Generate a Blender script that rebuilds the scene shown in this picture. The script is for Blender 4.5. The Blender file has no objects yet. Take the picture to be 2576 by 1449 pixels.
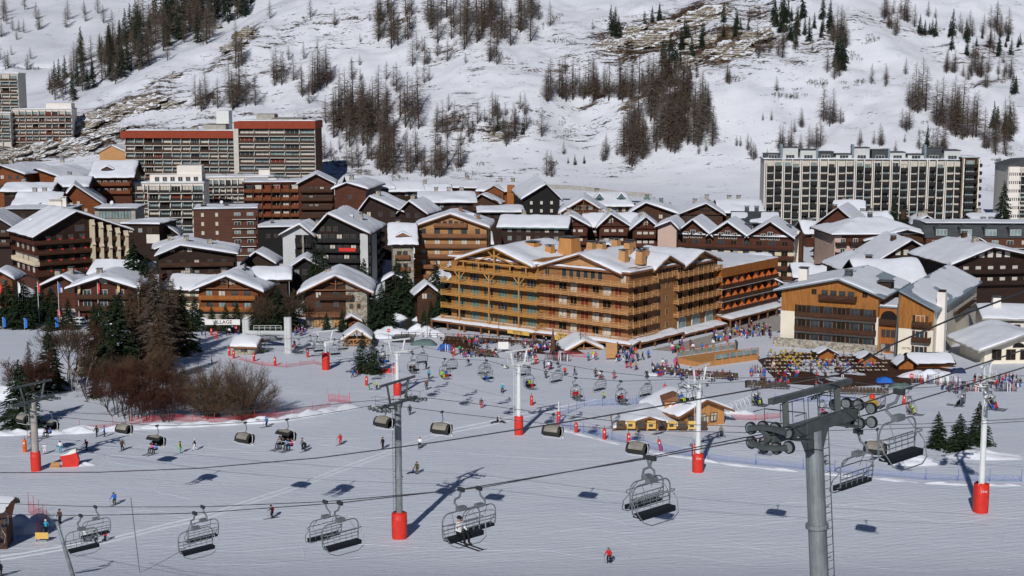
import bpy, bmesh, math, random
import numpy as np
from mathutils import Vector, Matrix
R = math.radians
rng = random.Random(7)
SC = bpy.context.scene
COL = SC.collection
# ------------------------------------------------------------------ camera model
F, CX, CY, H = 3578.0, 1288.0, 724.5, 56.3
PITCH = math.atan((CY - 220.0) / F)
cP, sP = math.cos(PITCH), math.sin(PITCH)
def ray(px, py):
    a = (px - CX) / F; b = (CY - py) / F
    return Vector((a, cP + b * sP, -sP + b * cP))
def at(px, py, Y):
    d = ray(px, py); t = Y / d.y
    return Vector((d.x * t, Y, H + d.z * t))
def kx(px, py):
    d = ray(px, py); return d.x / d.y
def zt(py, Y):
    d = ray(CX, py); return H + d.z * Y / d.y
cam = bpy.data.cameras.new('camera'); co = bpy.data.objects.new('camera', cam); COL.objects.link(co)
co.location = (0, 0, H); co.rotation_euler = (math.pi / 2 - PITCH, 0, 0)
cam.sensor_width = 36; cam.lens = 36 * F / 2576; cam.clip_start = .5; cam.clip_end = 6000
SC.camera = co
# ------------------------------------------------------------------ light
SUN_AZ, SUN_EL = R(13), R(31)      # azimuth: to the left of straight behind the camera
w = bpy.data.worlds.new('World'); SC.world = w; w.use_nodes = True
nt = w.node_tree; bg = nt.nodes['Background']
sky = nt.nodes.new('ShaderNodeTexSky'); sky.sky_type = 'NISHITA'; sky.sun_disc = False
sky.sun_elevation = SUN_EL; sky.sun_rotation = math.pi + SUN_AZ; sky.altitude = 1850; sky.ozone_density = 8; sky.dust_density = .3
nt.links.new(sky.outputs[0], bg.inputs[0]); bg.inputs[1].default_value = .05
sun = bpy.data.lights.new('sun', 'SUN'); sun.energy = 5.0; sun.angle = R(.53); sun.color = (1, .965, .92)
so = bpy.data.objects.new('sun', sun); COL.objects.link(so)
sd = Vector((-math.sin(SUN_AZ) * math.cos(SUN_EL), -math.cos(SUN_AZ) * math.cos(SUN_EL), math.sin(SUN_EL)))
so.rotation_euler = sd.to_track_quat('Z', 'Y').to_euler(); so.location = (-200, -300, 300)
SC.view_settings.view_transform = 'Standard'; SC.view_settings.look = 'None'
SC.view_settings.exposure = -.60; SC.view_settings.gamma = 1
SC.cycles.max_bounces = 5; SC.cycles.diffuse_bounces = 2; SC.cycles.glossy_bounces = 2
SC.cycles.transparent_max_bounces = 4; SC.cycles.use_denoising = True
# ------------------------------------------------------------------ noise / terrain
def _h(i, j, s):
    v = np.sin(i * 127.1 + j * 311.7 + s * 74.7) * 43758.5453
    return v - np.floor(v)
def vn(x, y, s=0):
    x = np.asarray(x, float); y = np.asarray(y, float)
    i = np.floor(x); j = np.floor(y); u = x - i; v = y - j
    u = u * u * u * (u * (u * 6 - 15) + 10); v = v * v * v * (v * (v * 6 - 15) + 10)
    return ((_h(i, j, s) * (1 - u) + _h(i + 1, j, s) * u) * (1 - v) + (_h(i, j + 1, s) * (1 - u) + _h(i + 1, j + 1, s) * u) * v) * 2 - 1
def fbm(x, y, s=0, n=4):
    a, r = 1., 0
    for k in range(n):
        r = r + a * vn(x, y, s + k); x = x * 2.03 + 7.1; y = y * 2.03 + 3.3; a *= .5
    return r
def sp(x, k):       # soft max(x, 0)
    return np.where(x / k > 30, x, k * np.log1p(np.exp(np.minimum(x / k, 30))))
def sst(a, b, x):
    t = np.clip((x - a) / (b - a), 0, 1); return t * t * (3 - 2 * t)
def gz(x, y):
    x = np.asarray(x, float); y = np.asarray(y, float)
    piste = 9.8 - .0307 * np.minimum(y, 335) + .30 * sp(140 - y, 6) * 1.0
    u = np.clip((y - 335) / 225, 0, 2)
    z = piste + 16.1 * (.35 * u + .65 * u * u)
    z = z + .18 * fbm(x / 30, y / 30, 5, 3) * sst(60, 160, y)
    yb = 572 + 40 * sst(0, -230, x) - 42 * sst(60, 170, x) + 8 * vn(x / 40, 0 * x, 11)
    m = sst(-25, 70, y - yb)
    rise = .43 * sp(y - yb, 14) + m * (7 * fbm(x / 75, y / 130, 21, 3) + 1.6 * fbm(x / 16, y / 22, 31, 3) + .5 * fbm(x / 5, y / 6, 41, 2))
    main = z * (1 - .0) - 16.1 * (.35 * u + .65 * u * u) * 0 + rise
    main = np.where(y > 560, main - (16.1 * (.35 * u + .65 * u * u) - 16.1 * (.35 + .65) - (y - 560) * .09), main)
    cap = np.maximum(47 + (x + 222) * .56, 37 + 2 * vn(x / 30, y / 40, 3)) + 2.0 * fbm(x / 25, y / 40, 51, 3)
    k = 7.
    mm = -k * np.log(np.exp(-np.clip(main - 60, -400, 400) / k) + np.exp(-np.clip(cap - 60, -400, 400) / k)) + 60
    main = np.where(y > 540, mm, main)
    far = 40 + .31 * sp(y - 800, 25) + 5 * fbm(x / 60, y / 90, 61, 3) - 25 * sst(0, 60, 800 - y)
    return np.where(y > 720, np.maximum(main, far), main)
def g(x, y): return float(gz(x, y))
_T = np.concatenate([np.arange(40, 400, 1.0), np.arange(400, 1400, 2.0)])
def on(px, py):
    """point where the line of sight through a photo pixel meets the ground"""
    d = ray(px, py); ys = _T; t = ys / d.y
    zz = H + d.z * t; gg = gz(d.x * t, ys)
    k = np.nonzero(zz < gg)[0]
    k = k[0] if len(k) else len(ys) - 1
    if k == 0: k = 1
    a, b = ys[k - 1], ys[k]
    for _ in range(9):
        m = (a + b) / 2; tm = m / d.y
        if H + d.z * tm < g(d.x * tm, m): b = m
        else: a = m
    tm = b / d.y
    return Vector((d.x * tm, b, g(d.x * tm, b)))
# ------------------------------------------------------------------ materials
MATS = {}
def M(name, col, rough=.7, var=.2, scale=1.5, stretch=(1, 1, 1), bump=0., metal=0., spec=.25, col2=None, kind='noise', detail=5):
    m = bpy.data.materials.new(name); m.use_nodes = True; n = m.node_tree.nodes; l = m.node_tree.links
    b = n['Principled BSDF']; b.inputs['Roughness'].default_value = rough; b.inputs['Metallic'].default_value = metal
    b.inputs['Specular IOR Level'].default_value = spec
    ge = n.new('ShaderNodeNewGeometry'); mp = n.new('ShaderNodeMapping'); mp.inputs['Scale'].default_value = stretch
    l.new(ge.outputs['Position'], mp.inputs[0])
    if kind == 'stone':
        t = n.new('ShaderNodeTexVoronoi'); t.inputs['Scale'].default_value = scale
        sep = n.new('ShaderNodeSeparateColor'); l.new(mp.outputs[0], t.inputs['Vector']); l.new(t.outputs['Color'], sep.inputs[0]); fac = sep.outputs[0]
    else:
        t = n.new('ShaderNodeTexNoise'); t.inputs['Scale'].default_value = scale; t.inputs['Detail'].default_value = detail; t.inputs['Roughness'].default_value = .65
        l.new(mp.outputs[0], t.inputs['Vector']); fac = t.outputs[0]
    cr = n.new('ShaderNodeValToRGB')
    c1 = [min(1, c * (1 - var)) for c in col]; c2 = col2 or [min(1, c * (1 + var)) for c in col]
    cr.color_ramp.elements[0].color = (*c1, 1); cr.color_ramp.elements[1].color = (*c2, 1)
    lo, hi = (.0, 1.) if kind == 'stone' else (.32, .68)
    cr.color_ramp.elements[0].position = lo; cr.color_ramp.elements[1].position = hi
    l.new(fac, cr.inputs[0]); l.new(cr.outputs[0], b.inputs['Base Color'])
    if bump:
        bp = n.new('ShaderNodeBump'); bp.inputs['Strength'].default_value = bump; bp.inputs['Distance'].default_value = .1
        l.new(fac, bp.inputs['Height']); l.new(bp.outputs[0], b.inputs['Normal'])
    MATS[name] = m; return m
V = (1, 1, .12); HZ = (.12, .12, 1)
M('snow_roof', (.76, .79, .86), .6, .05, .5, bump=.35)
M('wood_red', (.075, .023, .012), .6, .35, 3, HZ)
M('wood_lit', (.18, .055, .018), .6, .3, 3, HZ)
M('wood_brown', (.065, .028, .015), .65, .35, 3, HZ)
M('wood_dark', (.028, .014, .010), .65, .35, 3, HZ)
M('wood_black', (.010, .009, .009), .65, .3, 3, HZ)
M('wood_orange', (.33, .115, .027), .6, .28, 3, V)
M('wood_amber', (.32, .13, .032), .6, .3, 3, V)
M('wood_tan', (.40, .21, .085), .6, .22, 3, HZ)
M('wood_tan_dark', (.22, .095, .045), .6, .25, 3, HZ)
M('wood_yellow', (.33, .155, .045), .55, .18, 3, HZ)  # walls: darker than the rails, balcony shade put into the colour
M('wood_yellow_rail', (.49, .25, .075), .55, .15, 3, HZ)
M('wood_tan_mid', (.30, .145, .06), .6, .2, 3, HZ)  # brown hotel walls: wood_pale darkened, shade behind balconies painted in
M('wood_pale', (.48, .255, .11), .6, .2, 3, HZ)
M('wood_kiosk', (.50, .24, .085), .6, .2, 3, V)
M('cream', (.66, .56, .41), .8, .08, .4)
M('cream_light', (.76, .70, .58), .8, .06, .4)
M('white_wall', (.76, .71, .66), .8, .06, .4)
M('pink_wall', (.55, .40, .34), .8, .08, .4)
M('grey_wall', (.54, .55, .56), .8, .08, .4)
M('concrete', (.36, .34, .31), .85, .15, .8)
M('concrete_pale', (.56, .53, .48), .85, .1, .8)
M('stone', (.30, .27, .225), .85, .45, 2.4, kind='stone', bump=.4)
M('brick_brown', (.095, .040, .026), .75, .2, 2, HZ)
M('red_fascia', (.27, .046, .02), .6, .12, .7)
M('rail_dark', (.060, .030, .020), .6, .2, 2)
M('rail_black', (.018, .016, .017), .6, .2, 2)
M('orange_panel', (.50, .13, .03), .5, .15, 2)
M('slate', (.060, .066, .072), .55, .25, 2, HZ)
M('zinc', (.20, .26, .31), .4, .2, .8, spec=.5)
M('green_tile', (.10, .155, .15), .55, .2, 1.5)
M('glass', (.035, .05, .06), .08, .3, .5, spec=.6)
M('glass_pale', (.22, .30, .31), .15, .35, .35, spec=.6)
M('curtain', (.55, .52, .46), .6, .2, 3, V)
M('curtain_teal', (.10, .20, .19), .35, .3, 2, V, spec=.5)
M('blind_red', (.20, .040, .022), .6, .15, 2)
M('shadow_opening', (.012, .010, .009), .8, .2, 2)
M('frame_white', (.66, .63, .58), .6, .06, 2)
M('frame_brown', (.14, .070, .035), .6, .2, 2)
M('frame_tan', (.42, .24, .10), .6, .15, 2)
M('steel', (.20, .225, .24), .45, .15, 1.2, metal=.3, spec=.5)
M('steel_green', (.085, .10, .10), .45, .25, 1.2, metal=.2, spec=.5)
M('steel_dark', (.050, .055, .060), .45, .2, 2, metal=.3, spec=.5)
M('galvanised', (.21, .24, .25), .5, .35, 1.6, (1, 1, .4), metal=.2, spec=.5)
M('white_metal', (.70, .72, .72), .45, .06, 1.2, spec=.5)
M('pad_red', (.62, .030, .018), .55, .12, 1.5, spec=.4)
M('pad_orange', (.72, .12, .015), .55, .1, 1.5)
M('rubber', (.020, .020, .022), .6, .2, 3)
M('seat_dark', (.012, .014, .020), .6, .2, 3)
M('cable', (.050, .050, .055), .5, .1, 1, spec=.5)
M('letter_white', (.80, .80, .78), .6, .02, 1)
M('letter_dark', (.05, .02, .015), .6, .05, 1)
M('sign_white', (.78, .77, .74), .6, .05, 1)
M('sign_yellow', (.68, .44, .12), .6, .08, 1)
M('asphalt_wet', (.050, .046, .044), .35, .3, .4, spec=.5)
M('net_red', (.58, .06, .07), .8, .1, 4)
M('net_blue', (.06, .13, .42), .8, .1, 4)
M('tarp_blue', (.02, .14, .55), .6, .3, 2)
M('bark', (.060, .044, .036), .9, .3, 4, V)
M('bark_birch', (.36, .30, .25), .9, .35, 4, (1, 1, 1))
M('twig_larch', (.120, .088, .066), .9, .3, .25)
M('twig_larch_grey', (.165, .135, .112), .9, .3, .25)
M('twig_red', (.072, .030, .019), .9, .35, .3)
M('twig_shrub', (.085, .058, .038), .9, .3, .4)
M('twig_tan', (.105, .066, .040), .9, .3, .4)
M('needle', (.020, .036, .016), .85, .45, .5)
M('needle_far', (.026, .042, .024), .85, .4, .3)
M('needle_olive', (.050, .052, .018), .85, .4, .5)
M('rock', (.20, .165, .125), .9, .5, .5, bump=.6)
M('bubble', (.030, .028, .026), .3, .15, .5, spec=.5)
M('bubble_pane', (.27, .25, .215), .25, .25, .7, spec=.6)
# ------------------------------------------------------------------ object helpers
def tag(o, label=None, cat=None, group=None, kind=None):
    if label: o['label'] = label
    if cat: o['category'] = cat
    if group: o['group'] = group
    if kind: o['kind'] = kind
    return o
def link(name, data, parent=None, loc=None, rz=None):
    o = bpy.data.objects.new(name, data); COL.objects.link(o)
    if parent is not None: o.parent = parent
    if loc is not None: o.location = loc
    if rz is not None: o.rotation_euler = (0, 0, rz)
    return o
def thing(name, label, cat, loc=(0, 0, 0), rz=0., group=None):
    o = link(name, None, None, loc, rz); o.empty_display_size = .5
    return tag(o, label, cat, group)
CH = {}
def kids(o):
    return [c for c in COL.objects if c.parent == o]
def tree_of(o):
    return (o, [tree_of(c) for c in kids(o)])
def copy_tree(tr, parent=None):
    o, cs = tr
    c = o.copy(); COL.objects.link(c); c.parent = parent
    for k in cs: copy_tree(k, c)
    return c
class MB:
    def __init__(s): s.v = []; s.f = []; s.m = []; s.cur = 0
    def add(s, vs, fs):
        n = len(s.v); s.v += [tuple(v) for v in vs]; s.f += [tuple(i + n for i in f) for f in fs]; s.m += [s.cur] * len(fs); return s
    def box(s, x0, x1, y0, y1, z0, z1):
        s.add([(x0, y0, z0), (x1, y0, z0), (x1, y1, z0), (x0, y1, z0), (x0, y0, z1), (x1, y0, z1), (x1, y1, z1), (x0, y1, z1)],
              [(0, 3, 2, 1), (4, 5, 6, 7), (0, 1, 5, 4), (1, 2, 6, 5), (2, 3, 7, 6), (3, 0, 4, 7)]); return s
    def taper(s, x0, x1, y0, y1, z0, z1, k):
        cx, cy = (x0 + x1) / 2, (y0 + y1) / 2; q = lambda a, c: c + (a - c) * k
        s.add([(x0, y0, z0), (x1, y0, z0), (x1, y1, z0), (x0, y1, z0), (q(x0, cx), q(y0, cy), z1), (q(x1, cx), q(y0, cy), z1), (q(x1, cx), q(y1, cy), z1), (q(x0, cx), q(y1, cy), z1)],
              [(0, 3, 2, 1), (4, 5, 6, 7), (0, 1, 5, 4), (1, 2, 6, 5), (2, 3, 7, 6), (3, 0, 4, 7)]); return s
    def prism(s, prof, axis, a0, a1):
        """closed polygon prof [(u, z)] extruded along axis from a0 to a1; axis 'y': (u,a,z), 'x': (a,u,z)"""
        n = len(prof)
        P = (lambda u, a, z: (u, a, z)) if axis == 'y' else (lambda u, a, z: (a, u, z))
        vs = [P(u, a0, z) for u, z in prof] + [P(u, a1, z) for u, z in prof]
        fs = [tuple(range(n)), tuple(range(2 * n - 1, n - 1, -1))] + [(i, i + n, (i + 1) % n + n, (i + 1) % n) for i in range(n)]
        s.add(vs, fs); return s
    def tube(s, pts, r, n=6, cap=True):
        pts = [Vector(p) for p in pts]; k = len(pts); rs = r if isinstance(r, (list, tuple)) else [r] * k
        base = len(s.v); prev = None
        for i, p in enumerate(pts):
            d = (pts[min(i + 1, k - 1)] - pts[max(i - 1, 0)])
            if d.length < 1e-9: d = Vector((0, 0, 1))
            d.normalize()
            if prev is None:
                ref = Vector((0, 0, 1)) if abs(d.z) < .9 else Vector((1, 0, 0)); a = d.cross(ref).normalized()
            else:
                a = (prev - d * prev.dot(d)); a = a.normalized() if a.length > 1e-6 else d.orthogonal().normalized()
            prev = a; b = d.cross(a)
            for j in range(n):
                t = 2 * math.pi * j / n; s.v.append(tuple(p + (a * math.cos(t) + b * math.sin(t)) * rs[i]))
        for i in range(k - 1):
            for j in range(n):
                q = base + i * n; s.f.append((q + j, q + (j + 1) % n, q + n + (j + 1) % n, q + n + j)); s.m.append(s.cur)
        if cap:
            s.f.append(tuple(base + j for j in reversed(range(n)))); s.m.append(s.cur)
            s.f.append(tuple(base + (k - 1) * n + j for j in range(n))); s.m.append(s.cur)
        return s
    def cyl(s, c, ax, r, hgt, n=12):
        c = Vector(c); ax = Vector(ax).normalized(); return s.tube([c - ax * hgt / 2, c + ax * hgt / 2], r, n)
    def mesh(s, name, mats, smooth=False, fix=True):
        me = bpy.data.meshes.new(name); me.from_pydata(s.v, [], s.f)
        for m in (mats if isinstance(mats, (list, tuple)) else [mats]): me.materials.append(MATS[m] if isinstance(m, str) else m)
        if any(s.m): me.polygons.foreach_set('material_index', s.m)
        if fix:
            bm = bmesh.new(); bm.from_mesh(me); bmesh.ops.recalc_face_normals(bm, faces=bm.faces); bm.to_mesh(me); bm.free()
        if smooth: me.polygons.foreach_set('use_smooth', [True] * len(me.polygons))
        me.update(); return me
    def build(s, name, mats, parent=None, loc=None, rz=None, smooth=False, fix=True):
        return link(name, s.mesh(name, mats, smooth, fix), parent, loc, rz)
_fonts = {}
def text_mesh(body, size, depth, mat):
    c = bpy.data.curves.new('lettering', 'FONT'); c.body = body; c.size = size; c.extrude = depth; c.align_x = 'CENTER'; c.align_y = 'CENTER'; c.resolution_u = 2
    o = bpy.data.objects.new('lettering_source', c); COL.objects.link(o)
    dg = bpy.context.evaluated_depsgraph_get(); me = bpy.data.meshes.new_from_object(o.evaluated_get(dg)); me.name = 'lettering'
    bpy.data.objects.remove(o); me.materials.clear(); me.materials.append(MATS[mat])
    me.transform(Matrix.Rotation(math.pi / 2, 4, 'X')); return me       # upright, reading towards -y
# ------------------------------------------------------------------ ground
def project(x, y, z):
    dx, dy, dz = x, y, z - H
    fw = dy * cP - dz * sP; up = dy * sP + dz * cP
    return CX + F * dx / fw, CY - F * up / fw
def make_ground():
    ys = np.concatenate([np.arange(-40, 130, 5), np.arange(130, 340, 1.5), np.arange(340, 520, 4), np.arange(520, 840, 1.6), np.arange(840, 1250, 5), np.arange(1250, 2600, 60)])
    n = 300
    tt = np.linspace(-1, 1, n)
    X = []; Yv = []
    for y in ys:
        half = max(90, .44 * y + 25) if y < 900 else .6 * y
        X.append(tt * half); Yv.append(np.full(n, y))
    X = np.array(X); Yv = np.array(Yv); Z = gz(X, Yv)
    Z = np.where(Yv > 1250, np.maximum(Z, 40 + .31 * (Yv - 800) * .9), Z)
    rows = len(ys)
    co_ = np.stack([X, Yv, Z], -1).reshape(-1, 3)
    idx = np.arange(rows * n).reshape(rows, n)
    q = np.stack([idx[:-1, :-1], idx[:-1, 1:], idx[1:, 1:], idx[1:, :-1]], -1).reshape(-1, 4)
    me = bpy.data.meshes.new('ground')
    me.from_pydata(co_.tolist(), [], q.tolist()); me.polygons.foreach_set('use_smooth', [True] * len(me.polygons))
    # bare ground and rock: where it lies, in metres
    att = np.zeros(rows * n); x_, y_ = co_[:, 0], co_[:, 1]
    for (px, py, rx, ry, st) in ROCKS:
        c = on(px, py); k = c.y / F
        ax = rx * k; ay = ry * k / .47
        # patches run uphill to the right like the strata do
        dx = x_ - c.x; dy = y_ - c.y
        att = np.maximum(att, st * np.exp(-((dx / ax) ** 2 + ((dy - dx * .25) / ay) ** 2) * .9))
    a = me.attributes.new('rock', 'FLOAT', 'POINT'); a.data.foreach_set('value', att.astype(np.float32))
    zone = np.clip((y_ - 525) / 40, 0, 1)
    a = me.attributes.new('hill', 'FLOAT', 'POINT'); a.data.foreach_set('value', zone.astype(np.float32))
    m = bpy.data.materials.new('snow_ground'); m.use_nodes = True; N = m.node_tree.nodes; L = m.node_tree.links; b = N['Principled BSDF']
    b.inputs['Roughness'].default_value = .55; b.inputs['Specular IOR Level'].default_value = .2
    ge = N.new('ShaderNodeNewGeometry')
    def mp(scale, rot=0):
        q_ = N.new('ShaderNodeMapping'); q_.inputs['Scale'].default_value = scale; q_.inputs['Rotation'].default_value = (0, 0, rot); L.new(ge.outputs['Position'], q_.inputs[0]); return q_
    def noise(v, sc, det=6, ro=.6, dist=0):
        t = N.new('ShaderNodeTexNoise'); t.inputs['Scale'].default_value = sc; t.inputs['Detail'].default_value = det; t.inputs['Roughness'].default_value = ro; t.inputs['Distortion'].default_value = dist
        L.new(v.outputs[0], t.inputs['Vector']); return t
    def math_(op, a_, b_=None, clamp=False):
        t = N.new('ShaderNodeMath'); t.operation = op; t.use_clamp = clamp
        for i, v in enumerate((a_, b_)):
            if v is None: continue
            if isinstance(v, (int, float)): t.inputs[i].default_value = v
            else: L.new(v, t.inputs[i])
        return t.outputs[0]
    at_r = N.new('ShaderNodeAttribute'); at_r.attribute_name = 'rock'
    at_h = N.new('ShaderNodeAttribute'); at_h.attribute_name = 'hill'
    n1 = noise(mp((.16, .55, .55), R(-14)), .55, 9, .68, .4)
    n2 = noise(mp((.6, 1.3, 1.0), R(-10)), 1.1, 6, .7)
    f = math_('ADD', math_('MULTIPLY', n1.outputs[0], .56), math_('MULTIPLY', n2.outputs[0], .44))
    f = math_('ADD', f, math_('MULTIPLY', math_('MINIMUM', at_r.outputs['Fac'], 1.35), .125))
    f = math_('MULTIPLY', math_('SUBTRACT', f, .588), 26, True)
    f = math_('MULTIPLY', f, at_h.outputs['Fac'], True)
    rk = N.new('ShaderNodeValToRGB'); e = rk.color_ramp.elements
    e[0].position = .36; e[0].color = (.018, .012, .009, 1); e[1].position = .66; e[1].color = (.24, .20, .15, 1)
    x_ = rk.color_ramp.elements.new(.52); x_.color = (.075, .045, .027, 1)
    n3 = noise(mp((.5, .5, .35)), .35, 8, .7); L.new(n3.outputs[0], rk.inputs[0])
    sn = N.new('ShaderNodeValToRGB'); e = sn.color_ramp.elements; e[0].position = .3; e[0].color = (.675, .72, .825, 1); e[1].position = .7; e[1].color = (.785, .825, .91, 1)
    n4 = noise(mp((.05, .22, .2)), .5, 9, .7); L.new(n4.outputs[0], sn.inputs[0])
    mx = N.new('ShaderNodeMix'); mx.data_type = 'RGBA'; L.new(f, mx.inputs[0])
    hd_ = N.new('ShaderNodeMix'); hd_.data_type = 'RGBA'; hd_.blend_type = 'MULTIPLY'; L.new(at_h.outputs['Fac'], hd_.inputs[0]); L.new(sn.outputs[0], hd_.inputs[6]); hd_.inputs[7].default_value = (.97, .95, .93, 1)
    L.new(hd_.outputs[2], mx.inputs[6]); L.new(rk.outputs[0], mx.inputs[7]); L.new(mx.outputs[2], b.inputs['Base Color'])
    # relief: ski tracks on the piste, wind ripple on the hill
    w1 = N.new('ShaderNodeTexWave'); w1.inputs['Scale'].default_value = .55; w1.inputs['Distortion'].default_value = 9; w1.inputs['Detail'].default_value = 4; w1.inputs['Detail Scale'].default_value = .35; w1.bands_direction = 'Y'
    L.new(mp((.35, 1.2, 1), R(10)).outputs[0], w1.inputs[0])
    w2 = N.new('ShaderNodeTexWave'); w2.inputs['Scale'].default_value = .32; w2.inputs['Distortion'].default_value = 16; w2.inputs['Detail'].default_value = 3; w2.inputs['Detail Scale'].default_value = .2; w2.bands_direction = 'Y'
    L.new(mp((.5, .9, 1), R(-32)).outputs[0], w2.inputs[0])
    t1 = math_('POWER', w1.outputs['Fac'], 5.0); t2 = math_('POWER', w2.outputs['Fac'], 12.0)
    n5 = noise(mp((.25, 1., 1.)), 1.2, 7, .7)
    hh = math_('ADD', math_('MULTIPLY', t1, -.03), math_('MULTIPLY', t2, .055))
    hh = math_('ADD', math_('MULTIPLY', hh, math_('SUBTRACT', 1.0, at_h.outputs['Fac'], True)), math_('MULTIPLY', n5.outputs[0], .30))
    hh = math_('ADD', hh, math_('MULTIPLY', f, .5))
    bp = N.new('ShaderNodeBump'); bp.inputs['Strength'].default_value = .6; bp.inputs['Distance'].default_value = 1.0
    L.new(hh, bp.inputs['Height']); L.new(bp.outputs[0], b.inputs['Normal'])
    me.materials.append(m); MATS['snow_ground'] = m
    tag(link('ground', me), kind='structure')
ROCKS = [(560, 150, 70, 35, .9), (620, 85, 45, 30, 1.15), (760, 60, 110, 22, .75), (690, 110, 90, 25, .6), (330, 262, 130, 30, 1.4), (250, 300, 120, 40, 1.5), (400, 205, 60, 22, .85), (450, 190, 60, 18, .6),
         (120, 375, 180, 40, 1.5), (40, 395, 120, 34, 1.4), (300, 345, 130, 34, 1.3), (210, 325, 110, 36, 1.4), (520, 245, 60, 25, .9), (600, 225, 70, 18, .9), (680, 180, 90, 30, .5), (860, 70, 120, 60, .5),
         (800, 290, 90, 20, .7), (850, 260, 60, 16, .7), (1010, 60, 70, 22, .7), (1240, 60, 120, 40, .6), (1120, 140, 110, 24, .6), (1010, 230, 50, 14, .4), (1240, 170, 90, 20, .6),
         (1600, 90, 120, 40, 1.9), (1720, 50, 140, 42, 1.8), (1830, 110, 120, 46, 1.9), (1650, 120, 120, 28, 1.8), (1540, 130, 70, 20, .9), (1900, 40, 90, 40, 1.0), (1760, 150, 80, 22, 1.0), (1950, 110, 60, 30, .9),
         (1400, 170, 120, 30, .6), (1500, 250, 70, 9, 1.2), (1620, 243, 90, 8, 1.3), (1700, 240, 50, 8, 1.2), (1330, 270, 60, 22, .7), (1250, 330, 110, 30, .65), (1480, 330, 80, 26, .65), (1130, 310, 90, 26, .8),
         (1060, 400, 100, 22, .8), (960, 390, 80, 18, .8), (1250, 440, 110, 16, .6), (1550, 430, 110, 9, .7), (2200, 50, 90, 24, .6), (2480, 130, 100, 22, 1.0), (2380, 120, 60, 14, .7), (2500, 205, 90, 8, 1.1), (2300, 80, 80, 14, .7),
         (2000, 160, 70, 14, .6), (2050, 120, 80, 20, .9), (2500, 480, 60, 30, .5), (880, 425, 80, 26, .7), (1180, 230, 60, 14, .5), (1420, 100, 70, 40, .35), (2100, 300, 200, 40, .15), (470, 320, 120, 30, .6), (640, 300, 60, 15, .6)]
make_ground()
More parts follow.
